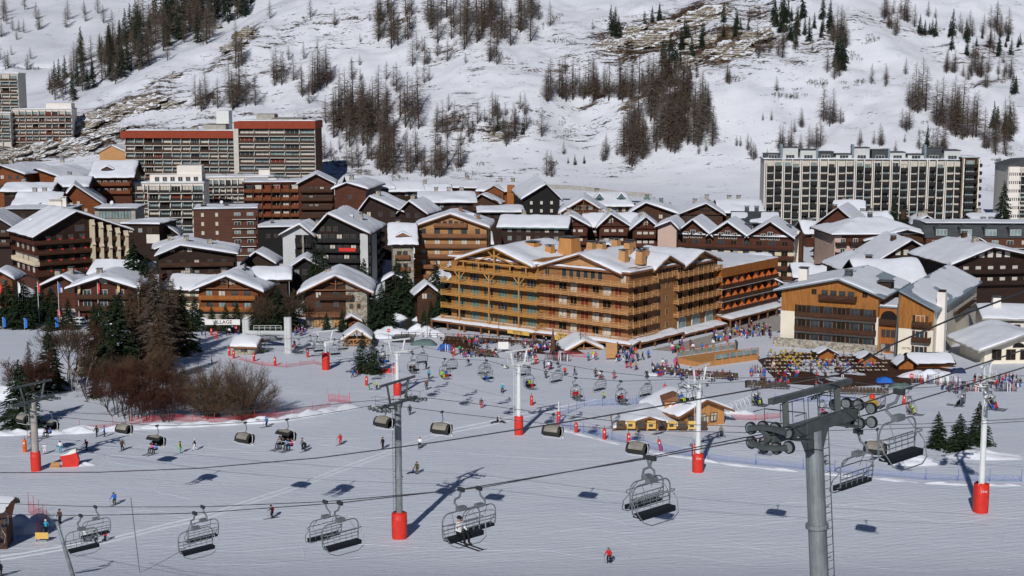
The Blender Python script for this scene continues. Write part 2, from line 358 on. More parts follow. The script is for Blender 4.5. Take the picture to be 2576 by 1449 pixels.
# ================================================================== BUILDINGS
WIN = {}; ALLB = []
def win_mesh(w, h, fm, pm, cols):
    k = (round(w, 2), round(h, 2), fm, pm, cols)
    if k not in WIN:
        f = MB(); t = .09
        f.box(-w / 2, w / 2, -.10, 0, 0, t); f.box(-w / 2, w / 2, -.10, 0, h - t, h)
        f.box(-w / 2, -w / 2 + t, -.10, 0, t, h - t); f.box(w / 2 - t, w / 2, -.10, 0, t, h - t)
        for i in range(1, cols): f.box(-w / 2 + w * i / cols - .04, -w / 2 + w * i / cols + .04, -.09, 0, t, h - t)
        p = MB(); p.box(-w / 2 + t, w / 2 - t, -.04, 0, t, h - t)
        WIN[k] = (f.mesh('window', fm), p.mesh('pane', pm))
    return WIN[k]
SHUT = {}
class Bld:
    """front face along +x from the origin, the house extends to +y, walls of height `eave` above the base"""
    def __init__(s, name, label, cat, xl, xr, Y, az, depth, py, near='l', base=None, group=None):
        a = R(az); ca, sa = math.cos(a), math.sin(a)
        if near == 'l':
            k1 = kx(xl, py); k2 = kx(xr, py); x0, y0 = k1 * Y, Y
            t = (k2 * y0 - x0) / (ca - k2 * sa)
        else:
            k1 = kx(xl, py); k2 = kx(xr, py); xe, ye = k2 * Y, Y
            t = (xe - k1 * ye) / (ca - k1 * sa)
            x0, y0 = xe - ca * t, ye - sa * t
        s.W, s.D, s.a, s.x0, s.y0, s.ca, s.sa = t, depth, a, x0, y0, ca, sa
        zs = [g(*s.wp(u, v)) for u in (0, t) for v in (0, depth)]
        s.z0 = (min(zs) - .3) if base is None else base
        s.eave = zt(py, Y) - s.z0
        s.root = thing(name, label, cat, (x0, y0, s.z0), a, group); s.label = label; ALLB.append(s)
        s.r = random.Random(hash((round(xl), round(xr))) % 9999)
        s.win = 'frame_brown'; s.roof = None; s.skin = {}
    def wp(s, u, v): return s.x0 + s.ca * u - s.sa * v, s.y0 + s.sa * u + s.ca * v
    def hz(s, py, u=0, v=0): return zt(py, s.wp(u, v)[1]) - s.z0      # local height seen at pixel row py above point (u, v)
    def ux(s, px, py=600, v=0):       # local u on the front plane for a pixel column
        k = kx(px, py); x0, y0 = s.wp(0, v); return (k * y0 - x0) / (s.ca - k * s.sa)
    def vx(s, px, py=600, u=None):
        k = kx(px, py); x0, y0 = s.wp(s.W if u is None else u, 0); return (k * y0 - x0) / (-s.sa - k * s.ca)
    def fr(s, face):
        if face == 'front': return (0, 0, 1, 0, 0.)
        if face == 'right': return (s.W, 0, 0, 1, math.pi / 2)
        if face == 'left': return (0, s.D, 0, -1, -math.pi / 2)
        return (s.W, s.D, -1, 0, math.pi)
    def flen(s, face): return s.W if face in ('front', 'back') else s.D
    def put(s, face, u, z, name, mesh, parent=None, off=0):
        ox, oy, ax, ay, rz = s.fr(face); nx, ny = ay, -ax
        return link(name, mesh, parent or s.root, (ox + ax * u + nx * off, oy + ay * u + ny * off, z), rz)
    # ---- walls
    def box_walls(s, mat, z1=None, name='wall', z0=0, inset=0):
        m = MB(); m.box(inset, s.W - inset, inset, s.D - inset, z0, s.eave if z1 is None else z1); o = m.build(name, mat, s.root); s.wall = o; return o
    def gable_walls(s, mat, rise, ridge=.5, swap=False, z0=0, low=None, low_h=0):
        U, Vv = (s.D, s.W) if swap else (s.W, s.D)
        e = s.eave; zb = z0 + low_h if low else z0
        m = MB(); m.prism([(0, zb), (U, zb), (U, e), (U * ridge, e + rise), (0, e)], 'x' if swap else 'y', 0, Vv); o = m.build('wall', mat, s.root)
        if low:
            s.low = z0 + low_h - .2; m = MB(); m.box(-.06, s.W + .06, -.06, s.D + .06, z0, z0 + low_h); m.build('ground_floor_wall', low, s.root)
        return o
    def gable_roof(s, rise, oh=1.1, ov=1.2, swap=False, ridge=.5, mat='wood_dark', snow=.45, snow_mat='snow_roof', U0=0, U1=None, V0=0, V1=None, eave=None, bare=0):
        U, Vv = (s.D, s.W) if swap else (s.W, s.D)
        if U1 is None: U1 = U
        if V1 is None: V1 = Vv
        e = s.eave if eave is None else eave; ur = U0 + (U1 - U0) * ridge
        sl, sr_ = rise / (ur - U0), rise / (U1 - ur)
        u0, u1, v0, v1 = U0 - oh, U1 + oh, V0 - ov, V1 + ov
        h = lambda u: e + rise - (sl * (ur - u) if u < ur else sr_ * (u - ur)) + .02
        t = .32
        pr = [(u0, h(u0)), (ur, h(ur)), (u1, h(u1)), (u1, h(u1) + t), (ur, h(ur) + t), (u0, h(u0) + t)]
        m = MB(); m.prism(pr, 'x' if swap else 'y', v0, v1); roof = m.build('roof', mat, s.root)
        # purlin ends under the gable
        s._snow(h, t, u0, u1, v0, v1, swap, snow, roof, snow_mat, [ur], bare)
        if s.roof is None: s.roof = roof
        s.h = h; s.swap = swap; s.roof_t = t
        return roof
    def _snow(s, h, t, u0, u1, v0, v1, swap, th, roof, mat, ridges=(), bare=0, name='roof_snow', soft=True):
        if th <= 0: return
        r = s.r; sd = r.randint(0, 900)
        e = .12
        def axis(a, b, extra=()):
            n = max(6, int((b - a) / 1.1)); q = [a + .5 + (b - a - 1.) * i / n for i in range(n + 1)]
            q += [x for x in extra]; return sorted([a, a + .05, a + .22] + q + [b - .22, b - .05, b])
        ua, va = axis(u0, u1, ridges), axis(v0, v1)
        U = np.array(ua)[:, None] * np.ones(len(va))[None]; Vv = np.ones(len(ua))[:, None] * np.array(va)[None]
        hh = np.array([h(u) for u in ua])[:, None] * np.ones(len(va))[None] + t
        for q in ridges:
            hh = hh - .22 * np.exp(-((U - q) / .8) ** 2)
        prof = lambda d: np.clip(np.where(d < .04, 0, .50 + .50 * np.clip((d - .05) / 1.3, 0, 1) ** .6), 0, 1)
        nz = .8 * vn(U / 4.3, Vv / 4.3, sd) + .4 * vn(U / 1.6, Vv / 1.8, sd + 1)
        d = np.minimum(np.minimum(U - u0, u1 - U), np.minimum(Vv - v0, v1 - Vv))
        dep = th * prof(d) * np.maximum(.25, 1.1 + .6 * nz)
        if bare: # wind-bared areas
            bm_ = np.clip((vn(U / 4.5, Vv / 6., sd + 5) - (.75 - bare)) * 3, 0, 1); dep = dep * (1 - bm_) - .06 * bm_
        Z = hh + dep + .01
        inset = np.where(d < .04, .10 + .16 * np.abs(vn(U * 1.3, Vv * 1.3, sd + 3)), 0) * 0
        # ragged outline: shift rim points inwards a little
        rag = .30 * np.abs(vn(U / 1.1, Vv / 1.1, sd + 7))
        U2 = U + np.where(U - u0 < .3, rag, 0) - np.where(u1 - U < .3, rag, 0)
        V2 = Vv + np.where(Vv - v0 < .3, rag, 0) - np.where(v1 - Vv < .3, rag, 0)
        P = np.stack([V2, U2, Z] if swap else [U2, V2, Z], -1).reshape(-1, 3)
        n1, n2 = len(ua), len(va); idx = np.arange(n1 * n2).reshape(n1, n2)
        q = np.stack([idx[:-1, :-1], idx[1:, :-1], idx[1:, 1:], idx[:-1, 1:]], -1).reshape(-1, 4)
        if swap: q = q[:, ::-1]
        m = MB(); m.v = [tuple(p) for p in P]; m.f = [tuple(int(i) for i in f) for f in q]; m.m = [0] * len(m.f)
        return m.build(name, mat, roof, smooth=True, fix=False)
    def flat_roof(s, mat='wood_dark', t=.35, oh=.5, snow=.3, z=None, u0=None, u1=None, v0=None, v1=None, name='roof', smat='snow_roof', bare=0):
        z = s.eave if z is None else z
        a0, a1, b0, b1 = (-oh if u0 is None else u0), (s.W + oh if u1 is None else u1), (-oh if v0 is None else v0), (s.D + oh if v1 is None else v1)
        m = MB(); m.box(a0, a1, b0, b1, z + .01, z + t); r = m.build(name, mat, s.root)
        s._snow(lambda u: z, t, a0 + .15, a1 - .15, b0 + .15, b1 - .15, False, snow, r, smat, (), bare)
        if s.roof is None: s.roof = r
        s.h = lambda u: z; s.swap = False; s.roof_t = t
        return r
    def hip_roof(s, slope=.35, oh=1.0, top=None, mat='slate', snow=.35, smat='snow_roof', bare=0):
        u0, u1, v0, v1 = -oh, s.W + oh, -oh, s.D + oh; e = s.eave
        mh = min(u1 - u0, v1 - v0) / 2; cap = mh if top is None else min(mh, top / slope)
        m = MB(); c = cap
        A = [(u0, v0, e), (u1, v0, e), (u1, v1, e), (u0, v1, e)]; B = [(u0 + c, v0 + c, e + c * slope), (u1 - c, v0 + c, e + c * slope), (u1 - c, v1 - c, e + c * slope), (u0 + c, v1 - c, e + c * slope)]
        m.add([(x, y, z - .02) for x, y, z in A] + [(x, y, z + .3) for x, y, z in A] + [(x, y, z + .3) for x, y, z in B],
              [(0, 3, 2, 1)] + [(i, (i + 1) % 4, 4 + (i + 1) % 4, 4 + i) for i in range(4)] + [(4 + i, 4 + (i + 1) % 4, 8 + (i + 1) % 4, 8 + i) for i in range(4)] + [(8, 9, 10, 11)])
        r = m.build('roof', mat, s.root); s.roof = s.roof or r
        n1 = max(10, int((u1 - u0) / .9)); n2 = max(10, int((v1 - v0) / .9)); sd = s.r.randint(0, 900)
        ua = np.array([u0 + .1, u0 + .16] + list(np.linspace(u0 + .5, u1 - .5, n1)) + [u1 - .16, u1 - .1]); va = np.array([v0 + .1, v0 + .16] + list(np.linspace(v0 + .5, v1 - .5, n2)) + [v1 - .16, v1 - .1])
        U, Vv = np.meshgrid(ua, va, indexing='ij'); d = np.minimum(np.minimum(U - u0, u1 - U), np.minimum(Vv - v0, v1 - Vv))
        dep = snow * np.where(d < .12, 0, .6 + .4 * np.clip(d, 0, 1)) * (1 + .4 * vn(U / 3, Vv / 3, sd))
        if bare:
            bm_ = np.clip((vn(U / 4, Vv / 4, sd + 5) - (.75 - bare)) * 3, 0, 1); dep = dep * (1 - bm_) - .06 * bm_
        Z = e + .3 + np.minimum(d, c) * slope + dep
        P = np.stack([U, Vv, Z], -1).reshape(-1, 3); idx = np.arange(len(ua) * len(va)).reshape(len(ua), len(va))
        q = np.stack([idx[:-1, :-1], idx[1:, :-1], idx[1:, 1:], idx[:-1, 1:]], -1).reshape(-1, 4)
        m = MB(); m.v = [tuple(p) for p in P]; m.f = [tuple(int(i) for i in f) for f in q]; m.m = [0] * len(m.f)
        m.build('roof_snow', smat, r, smooth=True, fix=False)
        s.h = lambda u: e + cap * slope; s.swap = False; s.roof_t = .3
    # ---- details
    def window(s, face, u, z, w=1.2, h=1.3, fm=None, pm=None, cols=2, shutters=None, off=0):
        fm = fm or s.win
        if pm is None: pm = s.r.choice(['glass', 'glass', 'glass', 'curtain', 'glass_pale'])
        a, b = win_mesh(w, h, fm, pm, cols); q = s.skin.get(face); off += .085 if z < getattr(s, 'low', -9) else 0
        if q and q[1] < z + h * .5 < q[2]: off += q[0]
        o = s.put(face, u, z, 'window', a, None, off); link('pane', b, o)
        if shutters:
            k = (round(h, 2), shutters)
            if k not in SHUT: m = MB(); m.box(-.28, .28, -.08, -.01, 0, h); SHUT[k] = m.mesh('shutter', shutters)
            for q in (-1, 1): link('shutter', SHUT[k], o, (q * (w / 2 + .32), 0, 0))
        return o
    def balcony(s, face, u0, u1, z, depth=1.3, mat='wood_brown', style='board', rail=1.0, slab=None, slab_t=.2, sides=True, post=2.2, name='balcony'):
        m = MB(); L = u1 - u0; d = depth; m.cur = 1 if slab else 0
        m.box(0, L, -d, -.003, -slab_t, 0); m.cur = 0
        if style == 'board':
            n = max(1, round(L / .30)); st = L / n
            m.box(0, L, -d - .07, -d, .10, rail - .12)
            for i in range(0, n, 2): m.box(i * st + .02, (i + 1) * st - .02, -d - .12, -d - .075, .02, rail - .06)
            m.box(-.05, L + .05, -d - .13, -d + .03, rail - .055, rail)
            if sides:
                for x in (0, L - .06): m.box(x, x + .06, -d + .031, -.005, .1, rail)
        elif style == 'lattice':
            n = max(1, round(L / post)); st = L / n
            m.box(-.05, L + .05, -d - .10, -d + .06, rail - .11, rail); m.box(0, L, -d - .04, -d + .01, rail * .62 - .05, rail * .62 + .06); m.box(0, L, -d - .04, -d + .01, .10, .36)
            for i in range(n + 1): x = i * st; m.box(x - .10, x + .10, -d - .13, -d + .08, -.3, rail + .14)
            k = max(2, round(L / .55)); s2 = L / k
            for i in range(k): m.box(i * s2 + .05, i * s2 + .22, -d - .02, -d + .0, .361, rail * .62 - .051)
            if sides:
                for x in (0, L - .08): m.box(x, x + .08, -d + .081, -.005, .15, .3); m.box(x, x + .08, -d + .081, -.005, rail - .1, rail); m.box(x, x + .07, -d + .081, -.005, .35, rail * .6)
        elif style == 'bars':
            n = max(1, round(L / 1.6)); st = L / n
            for zz in (.25, .5, .75): m.box(0, L, -d - .03, -d, zz - .04, zz + .04)
            m.box(0, L, -d - .06, -d + .03, rail - .07, rail)
            for i in range(n + 1): x = min(max(i * st, .04), L - .04); m.box(x - .04, x + .04, -d - .065, -d - .03, 0, rail - .07)
            if sides:
                for x in (0, L - .05):
                    m.box(x, x + .05, -d + .031, -.005, rail - .07, rail); m.box(x, x + .05, -d + .031, -.005, .45, .55)
        return s.put(face, u0, z, name, m.mesh(name, [mat, slab] if slab else mat))
    def chimney(s, u, v, w=1.0, h=1.6, mat='stone', cap='slate', k=.9, snow=True):
        z = s.h(v if s.swap else u) - .2
        c = MB(); c.taper(u - w / 2, u + w / 2, v - w / 2, v + w / 2, z, z + h + .5, k); o = c.build('chimney', mat, s.roof)
        q = MB(); ww = w * k / 2
        for a in (-1, 1):
            for b in (-1, 1): q.box(u + a * ww * .8 - .06, u + a * ww * .8 + .06, v + b * ww * .8 - .06, v + b * ww * .8 + .06, z + h + .5, z + h + .75)
        q.box(u - ww - .15, u + ww + .15, v - ww - .15, v + ww + .15, z + h + .75, z + h + .87); q.build('chimney_cap', cap, o)
        return o
    def dormer(s, u, v, w=2.0, h=1.2, mat='wood_brown', face='front'):
        """small gabled dormer on a slope; looks towards -y (front) or +x (right)"""
        z = s.h(v if s.swap else u)
        m = MB(); L = 2.4
        m.prism([(-w / 2, -.4), (w / 2, -.4), (w / 2, h * .55), (0, h), (-w / 2, h * .55)], 'y', 0, L)
        q = MB(); e = .3; sl = (h * .45) / (w / 2)
        q.prism([(-w / 2 - e, h * .55 - e * sl + .01), (0, h + .01), (w / 2 + e, h * .55 - e * sl + .01), (w / 2 + e, h * .55 - e * sl + .42), (0, h + .42), (-w / 2 - e, h * .55 - e * sl + .42)], 'y', -.25, L)
        rz = 0 if face == 'front' else math.pi / 2
        o = m.build('dormer', mat, s.roof, (u, v, z + .15), rz); q.build('dormer_roof', 'snow_roof', o)
        f = MB(); f.box(-w * .28, w * .28, -.03, -.005, .0, h * .5); f.build('pane', 'glass', o)
    def rows(s, face, zs, us, w=1.2, h=1.3, **k):
        for z in zs:
            for u in us: s.window(face, u, z, w, h, **k)
    def even(s, face, n, m0=1.5, m1=None):
        L = s.flen(face); m1 = m0 if m1 is None else m1
        return [m0 + (L - m0 - m1) * (i + .5) / n for i in range(n)]
    def gable_frame(s, rise, ridge=.5, mat='wood_tan', n=3, U0=0, U1=None, eave=None):
        U1 = s.W if U1 is None else U1; e = s.eave if eave is None else eave; m = MB(); W = U1 - U0; ur = U0 + W * ridge
        m.box(U0 + .2, U1 - .2, -.9, -.7, e + .1, e + .32)
        m.box(ur - .12, ur + .12, -.88, -.72, e + .33, e + rise - .05)
        for q in (-1, 1):
            m.tube([(ur, -.8, e + rise * .45), (ur + q * W * .2, -.8, e + rise * .62)], .10, 4)
        m.build('gable_truss', mat, s.root)
    def dish(s, u, v, r=.5, z=None, mat='white_metal'):
        zz = (s.h(v if s.swap else u) if z is None else z) + .5
        m = MB(); m.tube([(u, v, zz - .8), (u, v, zz + .9)], .05, 5)
        n = 12; c = Vector((u, v, zz + .9 + r * .3)); ax = Vector((-.25, -.9, .35)).normalized(); a = ax.orthogonal().normalized(); b = ax.cross(a)
        vs = [c - ax * .12] + [c + (a * math.cos(t) + b * math.sin(t)) * r * .6 - ax * .05 for t in [2 * math.pi * i / n for i in range(n)]] + [c + (a * math.cos(t) + b * math.sin(t)) * r + ax * .08 for t in [2 * math.pi * i / n for i in range(n)]]
        m.add(vs, [(0, 1 + i, 1 + (i + 1) % n) for i in range(n)] + [(1 + i, 1 + n + i, 1 + n + (i + 1) % n, 1 + (i + 1) % n) for i in range(n)])
        m.tube([c, c + ax * r], .03, 4)
        m.build('satellite_dish', mat, s.roof)
GV = 'chalets and apartment houses of the village'
def canopy(b, face, u0, u1, z, d, mat='wood_tan_dark', snow=.3):
    m = MB(); L = u1 - u0; m.prism([(0, z + .55), (0, z + .85), (-d, z + .25), (-d, z - .1)], 'x', 0, L)
    n = max(2, int(L / 4.5))
    o = b.put(face, u0, 0, 'canopy', m.mesh('canopy', mat))
    nu, nv = max(6, int(L / 1.0)), 7
    vs = []; r = b.r.randint(0, 99)
    for i in range(nu + 1):
        for j in range(nv + 1):
            y = -.02 - (d - .05) * j / nv; x = .05 + (L - .1) * i / nu
            e = 0 if i in (0, nu) or j in (0, nv) else 1
            y2 = y + (e == 0 and j == nv) * .35 * abs(float(vn(x / 1.3, 0, r)))
            vs.append((x, y2, z + .85 + .6 * y / d + .015 + e * snow * (1 + .4 * float(vn(x / 2, y, r)))))
    fs = [(i * (nv + 1) + j, i * (nv + 1) + j + 1, (i + 1) * (nv + 1) + j + 1, (i + 1) * (nv + 1) + j) for i in range(nu) for j in range(nv)]
    q = MB(); q.add(vs, fs); s = q.build('canopy_snow', 'snow_roof', o, smooth=True)
    p = MB(); p.box(-.16, .16, -d + .15, -d + .5, -.3, z + .1); pm = p.mesh('post', mat)
    for i in range(n + 1): link('post', pm, o, (.2 + (L - .4) * i / n, 0, 0))
    return o
def shop_front(b, face, u0, u1, n, z=.5, h=2.1, fm='wood_orange', pm='glass'):
    st = (u1 - u0) / n
    for i in range(n): b.window(face, u0 + st * (i + .5), z, st * .78, h, fm, pm, 3)
def sign(b, face, u, z, w, h, body, board='sign_yellow', ink='letter_dark', size=None, off=.1):
    m = MB(); m.box(-w / 2, w / 2, -.12, 0, 0, h); o = b.put(face, u, z, 'sign_board', m.mesh('sign_board', board), off=off)
    t = link('lettering', text_mesh(body, size or h * .85, .02, ink), o, (0, -.15, h * .48)); return o
HG = 'big wooden hotel blocks beside the slope'
# ---------------------------------------------------------------- the wooden hotels at the foot of the slope
bw = Bld('hotel_building', 'brown timber corner hotel block right of the yellow wing, with stacked balconies on two sides', 'hotel', 1365.5, 1583, 303, -38, 18, 680, 'r', group=HG)
bw.D = bw.vx(1694, 690); bw.win = 'frame_tan'
W, D = bw.W, bw.D
bw.box_walls('wood_tan_mid'); bw.eave = 17.2
fl = [2.75, 5.75, 8.75, 11.75, 14.7]
for i, z in enumerate(fl):
    bw.balcony('front', -.05, W + 1.1, z, 2.1, 'wood_pale', 'lattice')
    bw.balcony('right', -.2 if i else 0, D * .52, z, 1.4, 'wood_pale', 'lattice')
    if i == 4: bw.balcony('right', D * .54, D + .0, z + .5, 1.0, 'wood_pale', 'lattice')
    if i < 4:
        for k, u in enumerate(bw.even('front', 7, 1.2)):
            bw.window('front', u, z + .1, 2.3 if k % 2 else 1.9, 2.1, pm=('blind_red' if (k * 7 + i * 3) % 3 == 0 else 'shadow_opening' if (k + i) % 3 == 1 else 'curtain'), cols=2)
        for u in (D * .14, D * .36): bw.window('right', u, z + .1, 1.9, 2.0, pm='shadow_opening')
        for u in (D * .66, D * .86): bw.window('right', u, z + .7, 1.3, 1.4, pm='glass')
g0, g1 = bw.ux(1372), bw.ux(1562)
for k in range(6):
    u = g0 + (g1 - g0) * (.26 + .48 * k / 5); hh = 2.2 + 1.7 * (1 - abs(k - 2.5) / 2.9) * .9
    bw.window('front', u, 14.9, 1.35, min(hh, 3.2), pm='glass', cols=1)
bw.window('front', 1.3, 15, 1.4, 1.9); bw.window('front', W - 1.4, 15, 1.4, 1.9)
m = MB(); m.prism([(g0, 17.15), (g1, 17.15), ((g0 + g1) / 2, 20.2)], 'y', .02, 14); m.build('gable_wall', 'wood_pale', bw.root)
bw.flat_roof('wood_tan_dark', .4, .9, .45, z=17.2)
bw.gable_roof(3.2, 1.2, 1.5, U0=g0, U1=g1, V1=17, mat='wood_tan_dark', snow=.5)
q0, q1 = D * .50, D + 2.
m = MB(); m.prism([(q0 + .4, 17.15), (q1 - .4, 17.15), ((q0 + q1) / 2, 19.3)], 'x', W - 10, W - .02); m.build('gable_wall', 'wood_pale', bw.root)
for k in range(4): bw.window('right', q0 + (q1 - q0) * (.3 + .13 * k), 15.6, 1.1, 1.7 + .6 * (1 - abs(k - 1.5)), pm='glass', cols=1)
bw.gable_roof(2.4, .9, 0, swap=True, U0=q0, U1=q1, V0=W * .45, V1=W + 1.4, mat='wood_tan_dark', snow=.5)
bw.h = lambda u: 18.6 + 1.0 * (abs(u - (g0 + g1) / 2) < 5); bw.swap = False
for (u, v) in [(W * .45, 8), (W * .62, 13), (W * .2, 14.5), (W * .83, 12), (W * .75, 6.5), (W * .3, 9), (W * .1, 16), (W * .36, 17), (W * .55, 16.5), (W * .9, 8)]: bw.chimney(u, v, 1.9, 2.3, 'wood_pale', 'steel_dark', .78)
bw.dish(W * .8, 15, .75, 17.6)
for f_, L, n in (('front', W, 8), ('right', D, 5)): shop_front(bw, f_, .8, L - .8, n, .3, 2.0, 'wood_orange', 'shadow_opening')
canopy(bw, 'front', 0, W + 3.2, 2.2, 3.4); canopy(bw, 'right', .1, D, 2.2, 3.2)
sign(bw, 'front', bw.ux(1451, 825), 1.5, 7.6, .95, 'LE SCHUSS', size=1.0, off=3.6); sign(bw, 'front', bw.ux(1451, 825), 2.46, 6.0, .7, 'RESTAURANT', size=.72, off=3.6)

yl = Bld('hotel_building', 'yellow timber hotel wing with open balconies and gable truss, left of the brown corner block', 'hotel', 1135, 1365.5, bw.y0, -38, 22, 657, 'r', group=HG)
W, D = yl.W, yl.D; yl.win = 'frame_tan'
yl.box_walls('wood_yellow'); yl.eave = 17.2
for i, z in enumerate(fl):
    yl.balcony('front', -1.2, W - .12, z, 2.3, 'wood_yellow_rail', 'lattice', post=5.0)
    yl.balcony('left', 2, D - 4, z, 1.2, 'wood_yellow_rail', 'lattice')
    for k, u in enumerate(yl.even('front', 6, .9)):
        if i < 4:
            yl.window('front', u, z + .1, 2.9, 2.15, pm='curtain_teal' if (k + i) % 4 else 'glass', cols=3)
    if i < 4:
        for u in yl.even('left', 4, 3): yl.window('left', u, z + .1, 1.5, 2.0)
g0, g1 = yl.ux(1168), yl.ux(1343)
for k in range(5): yl.window('front', g0 + (g1 - g0) * (.14 + .18 * k), 14.85, 1.5, 2.0, pm='shadow_opening' if k % 2 else 'glass', cols=2)
m = MB(); m.prism([(g0, 17.15), (g1, 17.15), ((g0 + g1) / 2, 20.4)], 'y', .4, 16); m.build('gable_wall', 'wood_yellow', yl.root)
m = MB(); e = 17.2; mid = (g0 + g1) / 2
m.box(g0 - .6, g1 + .6, -1.75, -1.45, 16.75, 17.1); m.box(mid - .16, mid + .16, -1.7, -1.5, 14.8, 20.1)
for q in (-1, 1):
    m.tube([(mid, -1.6, 18.3), (mid + q * 1.9, -1.6, 19.7)], .13, 5); m.tube([(mid + q * 5.5, -1.6, 17.2), (mid, -1.6, 18.9)], .16, 5)
    m.box(mid + q * 9.2 - .14, mid + q * 9.2 + .14, -1.7, -1.5, 14.8, 16.74); m.box(mid + q * 4.6 - .14, mid + q * 4.6 + .14, -1.7, -1.5, 14.8, 16.74)
m.build('gable_truss', 'wood_yellow_rail', yl.root)
m = MB()
for u in (W * .17, W * .5, W * .82):
    for q in (-1, 1): m.tube([(u, -2.5, 12.9), (u + q * 1.5, -2.5, 14.45)], .13, 5)
    m.box(u - .15, u + .15, -2.65, -2.42, .2, 14.4)
m.build('balcony_posts', 'wood_yellow_rail', yl.root)
yl.flat_roof('wood_tan_dark', .4, 1.0, .45, z=17.2, u1=W)
yl.gable_roof(3.3, 1.3, 2.3, U0=g0, U1=g1, V1=18, mat='wood_yellow', snow=.5)
yl.h = lambda u: 18.2; yl.swap = False
for (u, v, w_, h_) in [(W * .63, 9.5, 3.2, 2.6), (W * .80, 10, 2.0, 2.0), (W * .9, 14, 4.2, 3.8), (W * .33, 15, 2.6, 1.4), (W * .55, 16, 2.0, 1.6)]: yl.chimney(u, v, w_, h_, 'wood_kiosk', 'steel_dark', .8)
shop_front(yl, 'front', .5, W - .5, 8, .4, 1.9, 'wood_orange', 'glass'); canopy(yl, 'front', -3.6, W - .05, 2.2, 3.6)
sign(yl, 'front', yl.ux(1330, 822), 1.75, 6.2, .95, 'HOTEL', size=.95, off=3.8)

x1, y1 = bw.wp(bw.W, bw.D)
mb = Bld('hotel_building', 'pale timber hotel block with arched ground floor windows, left of the orange wing', 'hotel', 1694.5, 1804, y1, 52, 18, 690, 'l', group=HG)
W, D = mb.W, mb.D; mb.win = 'frame_tan'; mb.box_walls('wood_tan_mid', 16.6); mb.eave = 16.6
for z in fl[1:]:
    mb.balcony('front', .1, W - .1, z, 1.3, 'wood_pale', 'lattice')
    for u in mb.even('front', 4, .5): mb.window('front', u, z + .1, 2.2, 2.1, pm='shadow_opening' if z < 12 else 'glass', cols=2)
for u in mb.even('front', 3, .6):
    n = 9; m = MB(); w_ = 1.7; pr = [(-w_, 0), (w_, 0), (w_, 1.6)] + [(w_ * math.cos(math.pi * i / n), 1.6 + 1.1 * math.sin(math.pi * i / n)) for i in range(1, n)] + [(-w_, 1.6)]
    m.prism(pr, 'y', -.2, -.01); o = mb.put('front', u, 2.6, 'window', m.mesh('window', 'frame_white'))
    p = MB(); p.prism([(x * .86, .12 + z * .88) for x, z in pr], 'y', -.23, -.205); p.build('pane', 'glass_pale', o)
m = MB(); m.prism([(W * .2, 16.55), (W * .98, 16.55), (W * .59, 19.2)], 'y', .02, 12); m.build('gable_wall', 'wood_pale', mb.root)
for k in range(5): mb.window('front', W * (.38 + .1 * k), 16.0, 1.2, 1.1 + .9 * (1 - abs(k - 2) / 2), pm='glass', cols=1)
mb.flat_roof('wood_tan_dark', .4, .5, .4, z=16.6, u1=W, u0=0); mb.gable_roof(2.7, .8, 1.3, U0=W * .2, U1=W * .98, V1=14, mat='wood_tan_dark')
mb.h = lambda u: 17; mb.swap = False
for (u, v) in [(W * .2, 11), (W * .35, 13), (W * .5, 12)]: mb.chimney(u, v, 1.5, 1.5, 'wood_pale', 'concrete', .8)
shop_front(mb, 'front', .4, W - .4, 4, .2, 1.9, 'wood_orange', 'shadow_opening'); canopy(mb, 'front', 0, W, 1.6, 3.2)

x1, y1 = mb.wp(mb.W, 0)
ow = Bld('hotel_building', 'red brown hotel wing with orange balcony partitions under a flat snowy roof', 'hotel', 1804.5, 1945, y1, 52, 22, 695, 'l', group=HG)
W, D = ow.W, ow.D; ow.eave = ow.hz(676) - .2
e = ow.eave
ow.box_walls('wood_red')
m = MB(); m.box(-.05, W + .1, -1.2, .3, e - 1.9, e); m.build('fascia', 'wood_orange', ow.root)
for i in range(4):
    z = e - 4.6 - 3.0 * i
    ow.balcony('front', 0, W, z, 1.5, 'rail_dark' if i else 'wood_brown', 'board', slab='concrete_pale')
    for k, u in enumerate(ow.even('front', 8, .4)):
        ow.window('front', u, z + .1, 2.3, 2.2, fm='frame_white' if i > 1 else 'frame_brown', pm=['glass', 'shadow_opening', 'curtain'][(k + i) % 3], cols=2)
    m = MB()
    for k in range(9):
        x = .4 + (W - .8) * k / 8 - .05; m.prism([(-1.45, z + .01), (-.02, z + .01), (-.02, z + 2.4), (-.7, z + 2.1), (-1.45, z + 1.2)], 'x', x, x + .1)
    m.build('balcony_partitions', 'orange_panel', ow.root)
ow.flat_roof('wood_orange', .25, 1.2, .35, bare=.05)
for u in (W * .15, W * .4, W * .55): ow.chimney(u, 14, 1.8, 1.2, 'green_tile', 'steel_dark', .9)
ow.dish(W * .12, 5, .7); ow.dish(W * .2, 5, .7)
ow.window('right', 5, 3, 1.5, 1.5); canopy(ow, 'front', 0, W, 2.6, 4.0, snow=.35); shop_front(ow, 'front', .4, W - .4, 5, .1, 2.2, 'frame_white', 'glass')

